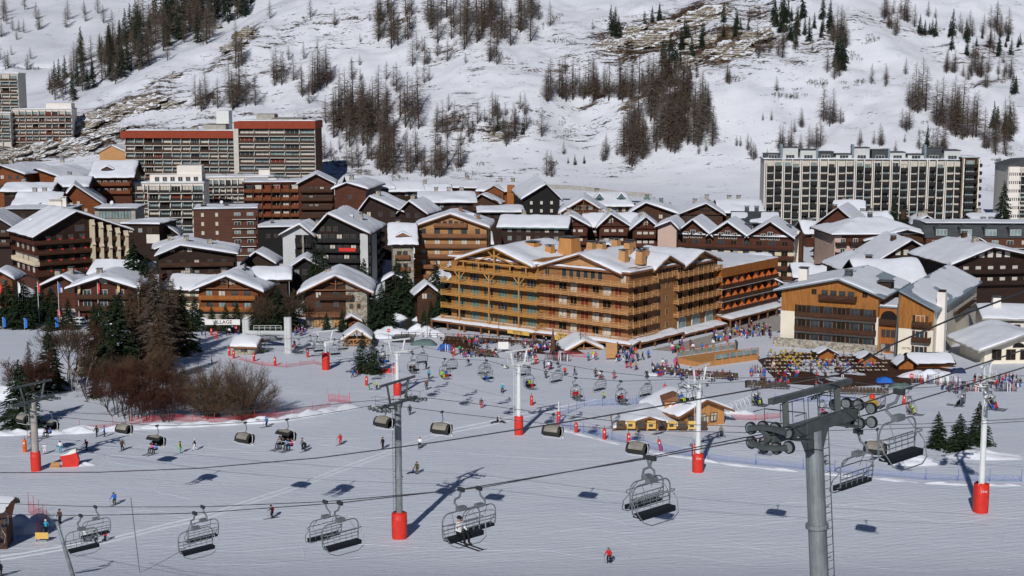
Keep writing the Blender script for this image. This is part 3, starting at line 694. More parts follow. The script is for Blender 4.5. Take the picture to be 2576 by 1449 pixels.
# ---------------------------------------------------------------- right hotel (amber boards over white plaster)
rh = Bld('hotel_building', 'hotel with amber boarded gable, long dark balconies and white plaster floors beside the terrace', 'hotel', 1966, 2211, 296, -27, 24, 744, 'r')
W, D = rh.W, rh.D; e = rh.eave; rise = rh.hz(703, W * .6, 0) - e
rh.gable_walls('wood_amber', rise, .60, low='cream_light', low_h=e - 4.6)
for i, z in enumerate([e - 5.3, e - 8.4, e - 11.5]):
    if z > 1.: rh.balcony('front', 3.4 if i < 2 else -.4, W - .3, z, 1.4, 'wood_brown', 'board')
    for k, u in enumerate(rh.even('front', 6, 3.2, .6)):
        rh.window('front', u, z + .15, 1.9, 2.1, 'frame_brown', 'glass' if k % 3 else 'shadow_opening', 2, 'wood_dark')
rh.balcony('front', W * .40, W * .78, e - 1.4, 1.2, 'wood_brown', 'board')
for u in (W * .45, W * .54, W * .63, W * .72): rh.window('front', u, e - 1.3, 1.4, 1.8, pm='glass')
for u in (W * .34, W * .86): rh.window('front', u, e - .6, 1.1, 1.2, pm='shadow_opening', shutters=None)
rh.gable_roof(rise, 1.5, 1.4, ridge=.60, mat='zinc', snow=.22, bare=.55)
rh.chimney(W * .62, 6, 1.6, .9, 'slate'); rh.chimney(W * .96, 10, 3.0, 1.0, 'wood_dark', 'slate', 1)
rh.chimney(1.5, 12, 2.0, 2.6, 'white_wall'); 
m = MB(); m.box(-1, W + .5, -2.2, -1.7, -.5, 3.1); m.build('ground_floor_wall', 'stone', rh.root); shop_front(rh, 'front', 1, W - 1, 5, .2, 2.0, 'wood_brown', 'shadow_opening')
l2 = Bld('hotel_building', 'white plaster hotel wing with amber gable, blue zinc roof and tall white chimney', 'hotel', 2262, 2350, 288, -28, 17, 778, 'r')
l2.D = l2.vx(2455, 780); W, D = l2.W, l2.D; e = l2.eave
rise = l2.hz(732, 0, 0) - e
m = MB(); m.prism([(0, -.5), (W, -.5), (W, e), (0, e + rise)], 'y', 0, D); m.build('wall', 'cream_light', l2.root)
m = MB(); m.prism([(-.06, e - 4.4), (W + .02, e - 4.4), (W + .02, e - .02), (-.06, e + rise - .02)], 'y', -.08, -.005); m.build('boarding', 'wood_amber', l2.root)
l2.gable_roof(rise, 1.0, 1.2, ridge=.02, mat='zinc', snow=.2, snow_mat='snow_roof', bare=.68)
for z, k in ((e - 3.6, 1), (e - 6.8, 1), (e - 10, 1)):
    l2.balcony('front', W * .42, W * .95, z, 1.3, 'wood_brown', 'board'); l2.window('front', W * .62, z + .1, 1.9, 2.0, 'frame_white', 'glass', 2, 'wood_brown')
for z in (e - 3.4, e - 6.4, e - 9.4):
    for v in (7.5, 13): l2.window('right', v, z, 1.3, 1.5, 'frame_white', ['blind_red', 'glass'][int(v) % 2], 2, 'wood_brown')
l2.balcony('right', D * .42, D * .9, e - 3.7, 1.1, 'wood_brown', 'bars')
m = MB(); m.taper(W - .35, W + 1.6, 3.3, 5.6, -.5, e + 3.1, .86); o = m.build('chimney', 'white_wall', l2.root)
m = MB(); m.box(W + .0, W + 1.3, 3.7, 5.2, e + 3.1, e + 3.5); m.build('chimney_cap', 'wood_dark', o)
t = link('lettering', text_mesh('HOTEL ****', .62, .02, 'letter_dark'), l2.root, (W * .34, -.04, e - 8.6))
lk = Bld('hotel_link_building', 'narrow boarded link with an arched balcony between the two amber gables', 'hotel', 2213, 2261, 297, -27, 12, 772, 'l')
lk.box_walls('wood_orange'); e = lk.eave; W = lk.W
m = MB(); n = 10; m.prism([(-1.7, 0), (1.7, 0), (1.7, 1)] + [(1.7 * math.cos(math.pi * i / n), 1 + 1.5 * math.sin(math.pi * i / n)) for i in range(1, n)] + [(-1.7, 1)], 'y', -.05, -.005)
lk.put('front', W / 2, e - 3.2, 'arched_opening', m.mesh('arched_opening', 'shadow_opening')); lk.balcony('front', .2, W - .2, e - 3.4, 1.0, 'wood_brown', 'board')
for z in (e - 6.4, e - 9.4): lk.rows('front', [z], [W * .25, W * .5, W * .75], .9, 1.7)
lk.flat_roof('zinc', .3, .4, .25, bare=.2)
# ---------------------------------------------------------------- chalets by the slope
def chalet(label, xl, xr, Y, az, depth, py, apex, near='l', wall='wood_brown', roof='wood_dark', ridge=.5, base=None, low=None, low_h=2.6, floors=(), ncol=3, bal='wood_brown', oh=1.2, ov=1.4, snow=.5, swap=False, chim=1, side=None, rise=None, bare=0, win=None, bal_style='board', cat='chalet', name='chalet', truss=None, wsz=(1.3, 1.4), pm=None, cmat='stone', group=GV, shut=None):
    b = Bld(name, label, cat, xl, xr, Y, az, depth, py, near, base, group)
    if win: b.win = win
    W, D, e = b.W, b.D, b.eave
    if rise is None:
        rise = (b.hz(apex, W * ridge, 0) - e) if not swap else b.hz(apex, W / 2, D / 2) - e
    rise = max(.8, rise)
    b.gable_walls(wall, rise, ridge, swap, low=low, low_h=low_h)
    b.gable_roof(rise, oh, ov, swap, ridge, roof, snow, bare=bare)
    b.rise = rise
    for (z, hasb) in floors:
        z = e + z
        if z < .3: continue
        if hasb: b.balcony('front', .3 if hasb == 1 else W * .22, W - .3 if hasb == 1 else W * .78, z, 1.4, bal, bal_style)
        cen = z > e - 1.2
        us = b.even('front', ncol, W * .25 if cen else 1.0) if not cen else [W * ridge + (k - (max(1, ncol - 2) - 1) / 2) * 2.2 for k in range(max(1, ncol - 2))]
        for u in us: b.window('front', u, z + .15 if hasb else z + .8, wsz[0], wsz[1] if not cen else min(wsz[1], rise * .55), pm=pm, shutters=shut)
    if side:
        for (face, n, zs) in side:
            for z in zs:
                if e + z > .3: b.rows(face, [e + z], b.even(face, n), 1.1, 1.2, pm=pm)
    for k in range(chim):
        uu, vv = (W * (.35 + .3 * (k % 2)), D * (.35 + .2 * k)) if not swap else (W * (.3 + .25 * k), D * .62)
        b.chimney(uu, vv, 1.4, 1.7, cmat)
    if truss: b.gable_frame(rise, ridge, truss)
    return b
chalet('dark red chalet behind the row of flagpoles, thick snow on its broad roof', 187, 333, 340, 2, 15, 722, 699, wall='wood_red', low='stone', low_h=1.4, wsz=(1.9, 1.8), win='frame_white', pm='glass', floors=((-5.4, 1), (-2.6, 1), (.0, 0)), ncol=3, ov=2.2, oh=1.9, snow=.75, chim=1, shut=None)
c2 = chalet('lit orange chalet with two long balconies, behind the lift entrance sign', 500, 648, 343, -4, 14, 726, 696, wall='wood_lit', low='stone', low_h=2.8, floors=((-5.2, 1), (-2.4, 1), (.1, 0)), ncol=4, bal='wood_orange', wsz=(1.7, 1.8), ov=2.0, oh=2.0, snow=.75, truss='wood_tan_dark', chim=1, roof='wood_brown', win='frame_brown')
c3 = chalet('stone and timber chalet with two garage doors and a small porch gable', 768, 922, 334, 3, 15, 731, 694, wall='wood_brown', low='stone', low_h=3.4, floors=((-4.8, 0), (-1.9, 2)), ncol=3, bal='wood_brown', ov=2.2, oh=2.0, snow=.75, truss='wood_tan_dark', chim=1, roof='wood_tan_dark')
W, D, e = c3.W, c3.D, c3.eave
m = MB(); m.prism([(W * .66, 3.4), (W + .08, 3.4), (W + .08, e - .1), (W * .66, e + c3.rise * .62)], 'y', -.12, 8); m.build('stone_wall', 'stone', c3.root)
for u in (W * .75, W * .87):
    n = 8; m = MB(); pr = [(-.45, 0), (.45, 0), (.45, .8)] + [(.45 * math.cos(math.pi * i / n), .8 + .45 * math.sin(math.pi * i / n)) for i in range(1, n)] + [(-.45, .8)]
    q = [(x * 1.45, z * 1.25 - .12) for x, z in pr]
    m.prism(q, 'y', -.2, -.13); o = c3.put('front', u, e - 4.4, 'window', m.mesh('window', 'wood_tan')); p = MB(); p.prism(pr, 'y', -.23, -.205); p.build('pane', 'glass', o)
c3.balcony('front', -1.5, W * .62, 3.3, 1.7, 'wood_tan_dark', 'lattice')
for u in (W * .2, W * .52): c3.window('front', u, .3, 2.3, 2.2, 'frame_brown', 'frame_tan', 3, off=.07)
m = MB(); uu = W * .76; m.prism([(-2.7, 1.9), (0, 3.3), (2.7, 1.9), (2.7, 2.15), (0, 3.55), (-2.7, 2.15)], 'y', -3.4, -.12); o = c3.put('front', uu, 0, 'porch_roof', m.mesh('porch_roof', 'wood_tan_dark'))
m = MB(); m.prism([(-2.6, 2.22), (0, 3.58), (2.6, 2.22), (2.4, 2.62), (0, 4.05), (-2.4, 2.62)], 'y', -3.3, -.14); m.build('porch_snow', 'snow_roof', o)
m = MB(); m.box(-2.1, -1.2, -2.8, -.1, -.2, 1.95); m.box(1.2, 2.1, -2.8, -.1, -.2, 1.95); m.build('porch_wall', 'stone', o); m = MB(); m.box(-1.2, 1.2, -1.4, -1.3, 0, 2.1); m.build('porch_door', 'wood_lit', o)
chalet('low brown shed with a thick snow roof between the orange and the stone chalets', 643, 722, 352, 6, 9, 702, 676, wall='wood_dark', floors=((-2.2, 0),), ncol=2, swap=True, snow=.7, chim=0)
chalet('dark open sided pavilion with a steep snowy gable in front of the black chalet hotel', 727, 806, 362, 4, 10, 676, 650, wall='wood_black', low='stone', low_h=2.0, floors=((-2.4, 0),), ncol=3, snow=.6, chim=0, roof='wood_brown')
chalet('small snow capped bus shelter hut by the curved road', 968, 1016, 352, 4, 5, 706, 692, wall='wood_dark', floors=((-2.0, 0),), ncol=2, snow=.6, chim=0, cat='hut', name='hut', ov=1, oh=1)
chalet('small snow capped wooden hut left of the yellow hotel', 1050, 1100, 342, 10, 6, 738, 717, wall='wood_brown', floors=((-2.2, 0),), ncol=2, snow=.6, chim=0, cat='hut', name='hut', ov=1, oh=1.2)
chalet('small red hut with a steep snowy roof tucked behind the yellow hotel', 1118, 1150, 352, 20, 9, 712, 695, wall='wood_red', floors=((-2.4, 0),), ncol=1, snow=.5, chim=0, cat='hut', name='hut')
# ---------------------------------------------------------------- second row
d1 = Bld('hotel_building', 'large dark timber hotel with cream curved buttresses and red deckchairs on its balconies', 'hotel', 92, 317, 383, 36, 19, 590, 'l', group=GV)
W, D, e = d1.W, d1.D, d1.eave; rise = d1.hz(534, W * .42, 0) - e
d1.gable_walls('wood_dark', rise, .42, low='wood_red', low_h=e - 9.0); d1.gable_roof(rise, 1.8, 2.0, ridge=.42, mat='wood_dark', snow=.6); d1.win = 'frame_white'
d1.skin['left'] = (.15, 0, 99); m = MB(); m.box(-.09, -.005, 0, D, e - 5.5, e - .1); m.build('boarding', 'wood_red', d1.root); m = MB(); m.box(-.12, .3, -.12, D, e - 8.6, e - 5.6); m.build('plaster_band', 'cream', d1.root)
for i, z in enumerate((e - 2.6, e - 5.4, e - 8.3, e - 11.2)):
    if z < .4: continue
    d1.balcony('front', 0, W * .97, z, 1.6, 'wood_brown', 'board'); d1.balcony('left', 0, D + 1.6, z, 1.3, 'wood_red' if i != 2 else 'cream', 'board')
    for u in d1.even('front', 7, 1.5): d1.window('front', u, z + .1, 1.5, 2.0, 'frame_brown', 'glass')
    for u in d1.even('left', 4, .5): d1.window('left', u, z + .1, 1.4, 2.0, 'frame_white', ['curtain', 'glass'][int(u) % 2])
    for k in range(4):
        u = W * (.12 + .13 * k) + .5 * (i % 2); m = MB(); m.prism([(-1.2, .1), (-.55, .35), (-.2, 1.15), (-.3, 1.2), (-.65, .45), (-1.25, .2)], 'x', -.3, .3); d1.put('front', u, z, 'deckchair', m.mesh('deckchair', 'pad_red'))
for k in range(5):
    u = W * (.60 + .095 * k); m = MB(); top = e + rise - abs(u - W * .42) * rise / (W * .58) - .4
    pr = [(-2.7, .3), (-.05, .3), (-.05, top), (-1.85, top)]
    for q in range(3): z = top - 1.2 - q * (top - 2) / 3.2; pr += [(-1.9, z + .5), (-2.5, z - .2), (-2.0, z - .7)]
    pr += [(-2.3, 1.2)]
    m.prism(pr, 'x', -.42, .42); d1.put('front', u, 0, 'buttress', m.mesh('buttress', 'cream'))
for u in (W * .45, W * .5): d1.window('front', u, e + .2, 1.4, 1.8, 'frame_brown', 'glass')
d1.dish(W * .1, D * .7, .5)
d2 = Bld('apartment_block', 'brown brick flat roofed block with cream ribbon windows, beside the dark timber hotels', 'building', 486, 648, 428, 9, 15, 528, 'l', group=GV)
W, D, e = d2.W, d2.D, d2.eave; d2.box_walls('brick_brown'); d2.flat_roof('slate', .3, .3, .3); d2.win = 'frame_white'
for i in range(5):
    z = e - 2.9 - i * 2.75
    if z < .3: continue
    d2.balcony('front', W * .60, W * .97, z, .9, 'brick_brown', 'board', slab='frame_white')
    for u in (W * .68, W * .88): d2.window('front', u, z + .3, 1.9, 1.6, 'frame_white', ['glass_pale', 'glass'][i % 2])
    for u in (W * .14, W * .36): d2.window('front', u, z + .8, .8, 1.1, 'frame_white', 'curtain')
    m = MB(); m.box(.15, D - .15, -.12, -.02, 0, .22); d2.put('left', 0, z + .2, 'slab_edge', m.mesh('slab_edge', 'frame_white'))
    for u in d2.even('left', 4, .4): d2.window('left', u, z + .95, D / 4 - .35, 1.4, 'frame_white', 'glass_pale', 3)
d2.chimney(W * .15, 5, 1.8, .8, 'wood_dark', 'steel_dark'); d2.chimney(W * .5, 7, 1.4, .7, 'wood_dark', 'steel_dark'); d2.dish(W * .42, 9, .5)
chalet('wide dark chalet with stone chimneys and a long sloping snow roof, behind the larches', 398, 590, 374, 9, 17, 643, 619, wall='wood_dark', floors=((-5.6, 1), (-2.8, 1), (.0, 0)), ncol=5, bal='wood_brown', ridge=.30, chim=2, snow=.5, ov=1.6, low='stone', low_h=2)
# black chalet hotel
d4 = Bld('hotel_building', 'black timber chalet hotel with a red banner and grey end panels', 'hotel', 786, 925, 386, -4, 24, 586, 'r', group=GV)
W, D, e = d4.W, d4.D, d4.eave; rise = d4.hz(540, W * .3, 0) - e
d4.gable_walls('wood_black', rise, .30, low='wood_black', low_h=1); d4.gable_roof(rise, 1.3, 1.6, ridge=.30, mat='wood_brown', snow=.5, bare=.04); d4.win = 'frame_brown'
for i in range(5):
    z = e - 2.4 - 2.75 * i
    if z < .4: continue
    d4.balcony('front', .2, W - 2.2, z, 1.4, 'rail_black', 'board')
    for k, u in enumerate(d4.even('front', 6, .7, 3)): d4.window('front', u, z + .1, 1.5, 1.9, 'frame_brown', 'curtain' if (k + i) % 3 == 0 else 'glass')
for u in (W * .18, W * .3, W * .42): d4.window('front', u, e + .4, 1.2, 1.3, 'frame_brown', 'glass')
m = MB(); m.box(W - 2.1, W + .05, -.35, -.01, -.5, e - .2); m.build('end_panel', 'grey_wall', d4.root)
m = MB(); m.box(W + .01, W + .25, D * .25, D * .55, -.5, e - .6); m.build('end_panel', 'grey_wall', d4.root)
for z in (e - 3, e - 5.8, e - 8.6, e - 11.4):
    d4.balcony('right', D * .60, D * .95, z, 1.0, 'rail_black', 'board'); d4.window('right', D * .75, z + .1, 1.5, 1.9, 'frame_white', 'curtain'); d4.window('right', D * .12, z + .1, 1.5, 1.9, 'frame_white', 'glass')
m = MB(); m.box(-2.3, 2.3, -.06, 0, 0, 1.0); o = d4.put('front', d4.ux(876, 627), d4.hz(632, 0, -1.6), 'banner', m.mesh('banner', 'pad_red'), off=1.6)
d4.chimney(W * .05, 5, 1.5, 1.7, 'stone'); d4.chimney(W * .75, 12, 1.0, 2.0, 'stone')
d4.dormer(W * .62, 9, 1.6, .9, face='right')
x = chalet('grey plastered chalet wing with a stone pillar, left of the black chalet hotel', 711, 784, 385, -2, 14, 590, 567, 'r', wall='grey_wall', floors=((-3.2, 0), (-6.1, 0), (-8.8, 0)), ncol=1, ridge=.6, chim=0, snow=.45, roof='wood_brown', win='frame_brown', pm='glass')
m = MB(); m.box(x.W * .44, x.W + .02, -.12, -.01, 1.5, x.eave - .1); m.build('boarding', 'wood_black', x.root)
for z in (x.eave - 3.2, x.eave - 6.1, x.eave - 8.8): x.balcony('front', x.W * .46, x.W, z, 1.3, 'rail_black', 'board'); x.window('front', x.W * .72, z + .1, 1.6, 1.9, 'frame_brown', 'glass', off=.12)
m = MB(); m.box(x.W * .70, x.W * .70 + .5, -1.6, -1.35, .3, x.eave); m.build('stone_pillar', 'stone', x.root)
d5 = chalet('narrow stone house with two wooden balconies and a triangular dormer', 988, 1040, 372, 6, 14, 612, 566, wall='stone', swap=True, floors=(), chim=1, snow=.5)
for z in (d5.eave - 4.0, d5.eave - 7.2): d5.balcony('front', d5.W * .1, d5.W * .8, z, 1.0, 'wood_tan_dark', 'board'); d5.rows('front', [z + .1], [d5.W * .3, d5.W * .6], 1.2, 1.8, pm='glass')
d5.dormer(d5.W * .5, 1.0, 3.6, 1.9, 'wood_tan_dark')
d6 = Bld('hotel_building', 'tan timber chalet hotel with five tiers of balconies behind the yellow hotel', 'hotel', 1043, 1224, 382, -3, 17, 572, 'r', group=GV)
W, D, e = d6.W, d6.D, d6.eave; rise = d6.hz(540, W * .49, 0) - e
d6.gable_walls('wood_tan', rise, .5); d6.gable_roof(rise, 1.2, 1.5, mat='wood_tan_dark', snow=.5); d6.win = 'frame_brown'
for i in range(5):
    z = e - 2.4 - 2.78 * i
    d6.balcony('front', -.1, W + .1, z - .2, 1.4, 'wood_tan_dark', 'board')
    for k, u in enumerate(d6.even('front', 5, .6)): d6.window('front', u, z, 1.6 if k % 2 else 1.3, 2.0, pm='curtain' if i in (1, 2, 3) else 'glass', cols=2)
    d6.window('right', 4, z, 1.4, 1.8); d6.window('right', 11, z, 1.4, 1.8)
d6.balcony('front', W * .27, W * .73, e + .2, 1.2, 'wood_tan_dark', 'board')
for k in range(5): d6.window('front', W * (.34 + .08 * k), e + .3, 1.1, 1.1 + .5 * (1 - abs(k - 2) / 2), cols=1, pm='glass')
d6.chimney(W * .6, 9, 1.0, 1.7, 'wood_tan_dark'); d6.chimney(W * .86, 6, 1.0, 1.4, 'wood_tan_dark'); d6.dormer(W * .78, 9, 1.8, 1.0, face='right')
# cream and red hotel with three gables
e7 = Bld('hotel_building', 'cream and red brown hotel with three front gables and a tall cream side wall', 'hotel', 1697, 1998, 398, -16, 17, 600, 'r', group=GV)
W, D, e = e7.W, e7.D, e7.eave; e7.box_walls('cream'); e7.win = 'frame_brown'
m = MB(); m.box(-.1, W - .05, -.14, -.005, e - 3.3, e - .03); m.build('boarding', 'wood_red', e7.root)
e7.skin['front'] = (.16, e - 3.3, e + 9); e7.flat_roof('wood_dark', .35, .6, .45)
gs = [(1697, 1790, 555), (1782, 1880, 561), (1880, 1996, 560)]
for (a, b_, ap) in gs:
    u0, u1 = e7.ux(a, 590), e7.ux(b_, 590); rz_ = max(2.6, e7.hz(ap, (u0 + u1) / 2) - e)
    m = MB(); m.prism([(u0 + .3, e - .05), (u1 - .3, e - .05), ((u0 + u1) / 2, e + rz_ - .1)], 'y', -.05, D - 2); m.build('gable_wall', 'wood_red', e7.root)
    e7.gable_roof(rz_, .7, 1.6, U0=u0, U1=u1, V1=D - 1, mat='wood_dark', snow=.5)
    for k in range(3): e7.window('front', (u0 + u1) / 2 + (k - 1) * 1.9, e - .6, 1.5, 1.7 + (k == 1) * .6, 'frame_white', 'glass', off=.06)
for i in range(5):
    z = e - 3.0 - 2.85 * i
    if z < .3: continue
    e7.balcony('front', 0, W, z, 1.4, 'wood_red', 'board')
    for k, u in enumerate(e7.even('front', 9, .8)): e7.window('front', u, z + .1, 1.8, 2.0, pm='glass' if k % 2 else 'shadow_opening')
    for v in (2.5, 8.0): e7.window('right', v, z + .5, 1.0 if v > 5 else 1.3, 1.3, 'frame_white', 'glass')
m = MB(); m.box(W + .01, W + .5, D * .55, D * .58, -.5, e + 1.2); m.build('downpipe_wall', 'cream_light', e7.root)
m = MB()
for i in range(7):
    v = D * .62 + (D * .36) * i / 6; m.box(W + .05, W + 1.4, v, v + .22, -.5, e)
    m.box(W + .05, W + 1.3, D * .62, D * .98, i * e / 7, i * e / 7 + .18)
m.build('timber_gallery', 'wood_brown', e7.root)
e7.h = lambda u: e + .6; e7.swap = False
for (u, v, w_, h_) in [(W * .45, 14, 3.2, 2.2), (W * .58, 12, 2.2, 1.6), (W * .80, 11, 2.6, 2.2), (W * .93, 9, 1.6, 1.8)]: e7.chimney(u, v, w_, h_, 'slate', 'steel_dark', .85)
# ---------------------------------------------------------------- right side chalets
chalet('dark brown chalet at the right with wide balconies and cream shuttered windows', 2405, 2640, 342, 8, 22, 660, 624, wall='wood_dark', ridge=.36, floors=((-2.6, 1), (-5.4, 1), (.3, 0)), ncol=7, bal='wood_dark', chim=1, snow=.5, ov=1.8, oh=2.2, win='frame_white', pm='curtain', roof='wood_dark')
chalet('dark chalet with a row of tall gable windows in front of the hipped roof', 2215, 2362, 380, 3, 20, 652, 606, wall='wood_dark', floors=((-2.6, 1), (.3, 0)), ncol=6, chim=2, snow=.45, ov=1.5, win='frame_white', pm='curtain', cmat='wood_brown')
chalet('brown chalet roof showing above the dark gable with tall windows', 2180, 2376, 402, 2, 16, 606, 580, wall='wood_brown', floors=((-2.6, 1),), ncol=5, chim=0, snow=.4)
chalet('low chalet with a snowy roof and two small pointed dormers right of the amber hotel', 2180, 2330, 325, 8, 16, 722, 655, wall='wood_dark', swap=True, floors=((-2.8, 1),), ncol=4, chim=1, snow=.4, cmat='wood_brown')
chalet('chalet with a plain snowy gable between the dark chalet and the dormer roof', 2410, 2500, 392, 4, 14, 626, 600, wall='wood_brown', floors=((-2.6, 0),), ncol=3, chim=1, snow=.5, cmat='wood_brown')
chalet('small dark chalet with a snow heaped gable just left of the two pointed dormers', 2120, 2215, 345, 6, 12, 676, 648, wall='wood_dark', floors=((-2.6, 1),), ncol=3, chim=0, snow=.5, ridge=.65)
b = Bld('chalet', 'pink and brown chalet under a broad hipped snow roof', 'chalet', 2100, 2330, 402, 4, 20, 592, 'l', group=GV)
b.box_walls('pink_wall'); b.hip_roof(.33, 1.3, 4.2, 'wood_dark', .4, bare=.05); m = MB(); m.box(b.W * .08, b.W, -.12, -.005, b.eave - 3, b.eave - .02); m.build('boarding', 'wood_red', b.root)
for z in (b.eave - 2.9, b.eave - 5.7, b.eave - 8.5): b.balcony('front', .2, b.W * .12, z, 1.2, 'wood_dark', 'board'); b.balcony('front', b.W * .16, b.W - .2, z, 1.2, 'wood_dark', 'board'); b.rows('front', [z + .1], b.even('front', 7, .5), 1.4, 1.9, fm='frame_white', off=.12)
b.chimney(b.W * .87, 10, 1.0, 1.8, 'wood_brown'); b.chimney(b.W * .5, 10, 1.3, 1.2, 'slate')
chalet('dark red plain gabled chalet below the long black and white block', 2048, 2168, 428, -22, 18, 574, 524, 'r', wall='wood_red', floors=((-2.4, 0),), ncol=3, chim=1, snow=.35, bare=.06, cmat='wood_brown', side=(('right', 3, (-2.4,)),))
m3 = Bld('apartment_block', 'dark slate mansard row of flats with white framed dormer windows at the right edge', 'building', 2330, 2640, 400, -2, 16, 598, 'l', group=GV)
W, e = m3.W, m3.eave; m3.box_walls('brick_brown'); m = MB(); m.prism([(-.3, e), (-.3, e + .4), (2.2, e + 3.4), (14, e + 3.9), (16, e + .2)], 'x', -.4, W + .4); m3.roof = m.build('roof', 'slate', m3.root); m3.h = lambda u: e + 3.4
for k in range(5):
    u = W * (.12 + .2 * k); m = MB(); m.box(-1.9, 1.9, -.5, 2.6, .4, 2.9); m.prism([(-2.1, 2.91), (0, 3.7), (2.1, 2.91)], 'y', -.6, 2.6); o = m.build('dormer', 'slate', m3.roof, (u, 0, e))
    f, p = win_mesh(3.0, 1.7, 'frame_white', 'glass_pale', 3); w_ = link('window', f, o, (0, -.51, .75)); link('pane', p, w_)
for z in (e - 2.7, e - 5.5): m3.balcony('front', 0, W, z, 1.1, 'brick_brown', 'board', slab='concrete_pale'); m3.rows('front', [z + .1], m3.even('front', 8, .5), 1.8, 1.9, fm='frame_white')
m3.flat_roof('slate', .2, -.3, .25, z=e + 3.7, v0=3, v1=14)
b = chalet('white plaster house with a wooden balcony and white chimney right of the zinc roofed hotel', 2485, 2610, 305, -8, 14, 800, 768, wall='white_wall', swap=True, floors=((-2.8, 1), (-5.4, 0)), ncol=4, bal='wood_dark', chim=0, snow=.25, bare=.12, roof='concrete', win='frame_brown', pm='glass')
b.chimney(b.W * .25, 5, 1.8, 2.2, 'white_wall')
b = chalet('white chalet with an arched window under a broad snowy gable at the right edge', 2478, 2680, 282, 4, 13, 872, 840, wall='cream_light', floors=((-3.6, 0),), ncol=5, ridge=.42, chim=0, snow=.4, ov=2.6, roof='concrete', pm='shadow_opening', wsz=(2.0, 2.2), oh=2.4)
m = MB(); n = 10; m.prism([(1.3 * math.cos(math.pi * i / n), 1.0 * math.sin(math.pi * i / n)) for i in range(n + 1)], 'y', -.06, -.005); b.put('front', b.W * .42, b.eave - .3, 'arched_opening', m.mesh('arched_opening', 'shadow_opening'))
# ---------------------------------------------------------------- third row, centre
e1 = Bld('apartment_block', 'red brown flat roofed block with a grid of recessed balcony bays', 'building', 614, 752, 470, 7, 16, 462, 'l', group=GV)
W, e = e1.W, e1.eave; e1.box_walls('wood_dark'); e1.flat_roof('wood_red', .5, .6, .3); n = 6
m = MB()
for k in range(n + 1): m.box(W * k / n - .16, W * k / n + .16, -1.5, -.01, 0, e - .02)
m.build('bay_dividers', 'wood_red', e1.root)
for i in range(5):
    z = e - 2.7 - i * 2.7
    if z < 0: continue
    for k in range(n): e1.balcony('front', W * k / n + .17, W * (k + 1) / n - .17, z, 1.7, 'wood_lit', 'board', sides=False); e1.window('front', W * (k + .5) / n, z + .1, W / n - .8, 2.1, 'frame_white' if k % 2 else 'frame_brown', e1.r.choice(['curtain', 'glass', 'shadow_opening', 'blind_red']), 2)
e1.chimney(W * .5, 9, 3, 1.0, 'concrete_pale'); e1.chimney(W * .75, 8, 2, .8, 'concrete')
e2 = chalet('rust brown chalet block with long balconies next to the gridded balcony block', 753, 838, 462, 6, 18, 462, 440, wall='wood_red', floors=((-2.6, 1), (-5.4, 1), (-8.2, 1), (-11, 1)), ncol=5, bal='wood_brown', chim=0, snow=.4)
chalet('rust brown boarded chalet with a blank gable behind the black chalet hotel', 842, 920, 452, -6, 26, 476, 462, 'r', wall='wood_red', floors=((-4, 0),), ncol=1, chim=1, snow=.5, ridge=.4, ov=1)
chalet('rust chalet with several snow roofs and a dish, uphill of the blank gable', 885, 985, 480, 12, 22, 476, 446, wall='wood_lit', swap=True, floors=((-2.6, 0),), ncol=4, chim=1, snow=.5)
chalet('chalet under a big smooth snow roof left of the gully of bare trees', 985, 1060, 482, 10, 14, 482, 460, wall='wood_dark', swap=True, floors=((-2.4, 0),), ncol=3, chim=0, snow=.55)
chalet('dark chalet almost buried under a wide snow roof above the stone house', 905, 1010, 432, -8, 16, 532, 496, 'r', wall='wood_dark', floors=((-2.4, 0),), ncol=3, ridge=.25, chim=1, snow=.55)
chalet('small dark chalet with patchy snow roof beside the stone house roofline', 1006, 1070, 430, -14, 13, 535, 508, 'r', wall='wood_dark', floors=((-2.4, 0),), ncol=2, ridge=.4, chim=1, snow=.45, bare=.08)
chalet('chalet with a low snow roof behind the tan chalet hotel', 1060, 1190, 452, 4, 18, 510, 486, wall='wood_dark', swap=True, floors=((-2.4, 0),), ncol=4, chim=3, snow=.5)
chalet('row house with a flat snow roof right of the tan chalet hotel', 1210, 1310, 440, 4, 14, 535, 522, wall='wood_dark', swap=True, floors=((-2.4, 0),), ncol=4, chim=0, snow=.5)
chalet('green roofed low house in the shade before the black gabled chalet', 1262, 1420, 405, -8, 13, 572, 545, 'r', wall='wood_dark', swap=True, floors=((-2.4, 0), (-4.8, 0)), ncol=6, chim=1, snow=.4, bare=.1, roof='green_tile')
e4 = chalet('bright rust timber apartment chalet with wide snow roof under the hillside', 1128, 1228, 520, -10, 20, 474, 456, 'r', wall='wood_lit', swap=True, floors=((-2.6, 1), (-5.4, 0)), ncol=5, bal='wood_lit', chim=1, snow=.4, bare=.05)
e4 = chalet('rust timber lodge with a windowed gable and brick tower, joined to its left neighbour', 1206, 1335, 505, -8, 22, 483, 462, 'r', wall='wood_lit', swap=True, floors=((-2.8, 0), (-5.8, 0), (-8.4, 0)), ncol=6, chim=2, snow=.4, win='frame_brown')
u0, u1 = e4.W * .12, e4.W * .48; m = MB(); m.prism([(u0, .5), (u1, .5), (u1, e4.eave), ((u0 + u1) / 2, e4.eave + 1.8), (u0, e4.eave)], 'y', -1.4, 3); m.build('gable_bay', 'wood_lit', e4.root); e4.gable_roof(1.9, .7, 1.9, U0=u0, U1=u1, V1=6, mat='wood_brown', snow=.3)
m = MB(); m.box(e4.W * .55, e4.W * .68, -1.2, 1, 0, e4.eave + 2.4); m.build('brick_tower', 'wood_orange', e4.root)
for z in (e4.eave - 3, e4.eave - 6): e4.rows('front', [z], [u0 + (u1 - u0) * (.2 + .2 * k) for k in range(4)], 1.0, 2.0, off=1.42, pm='glass')
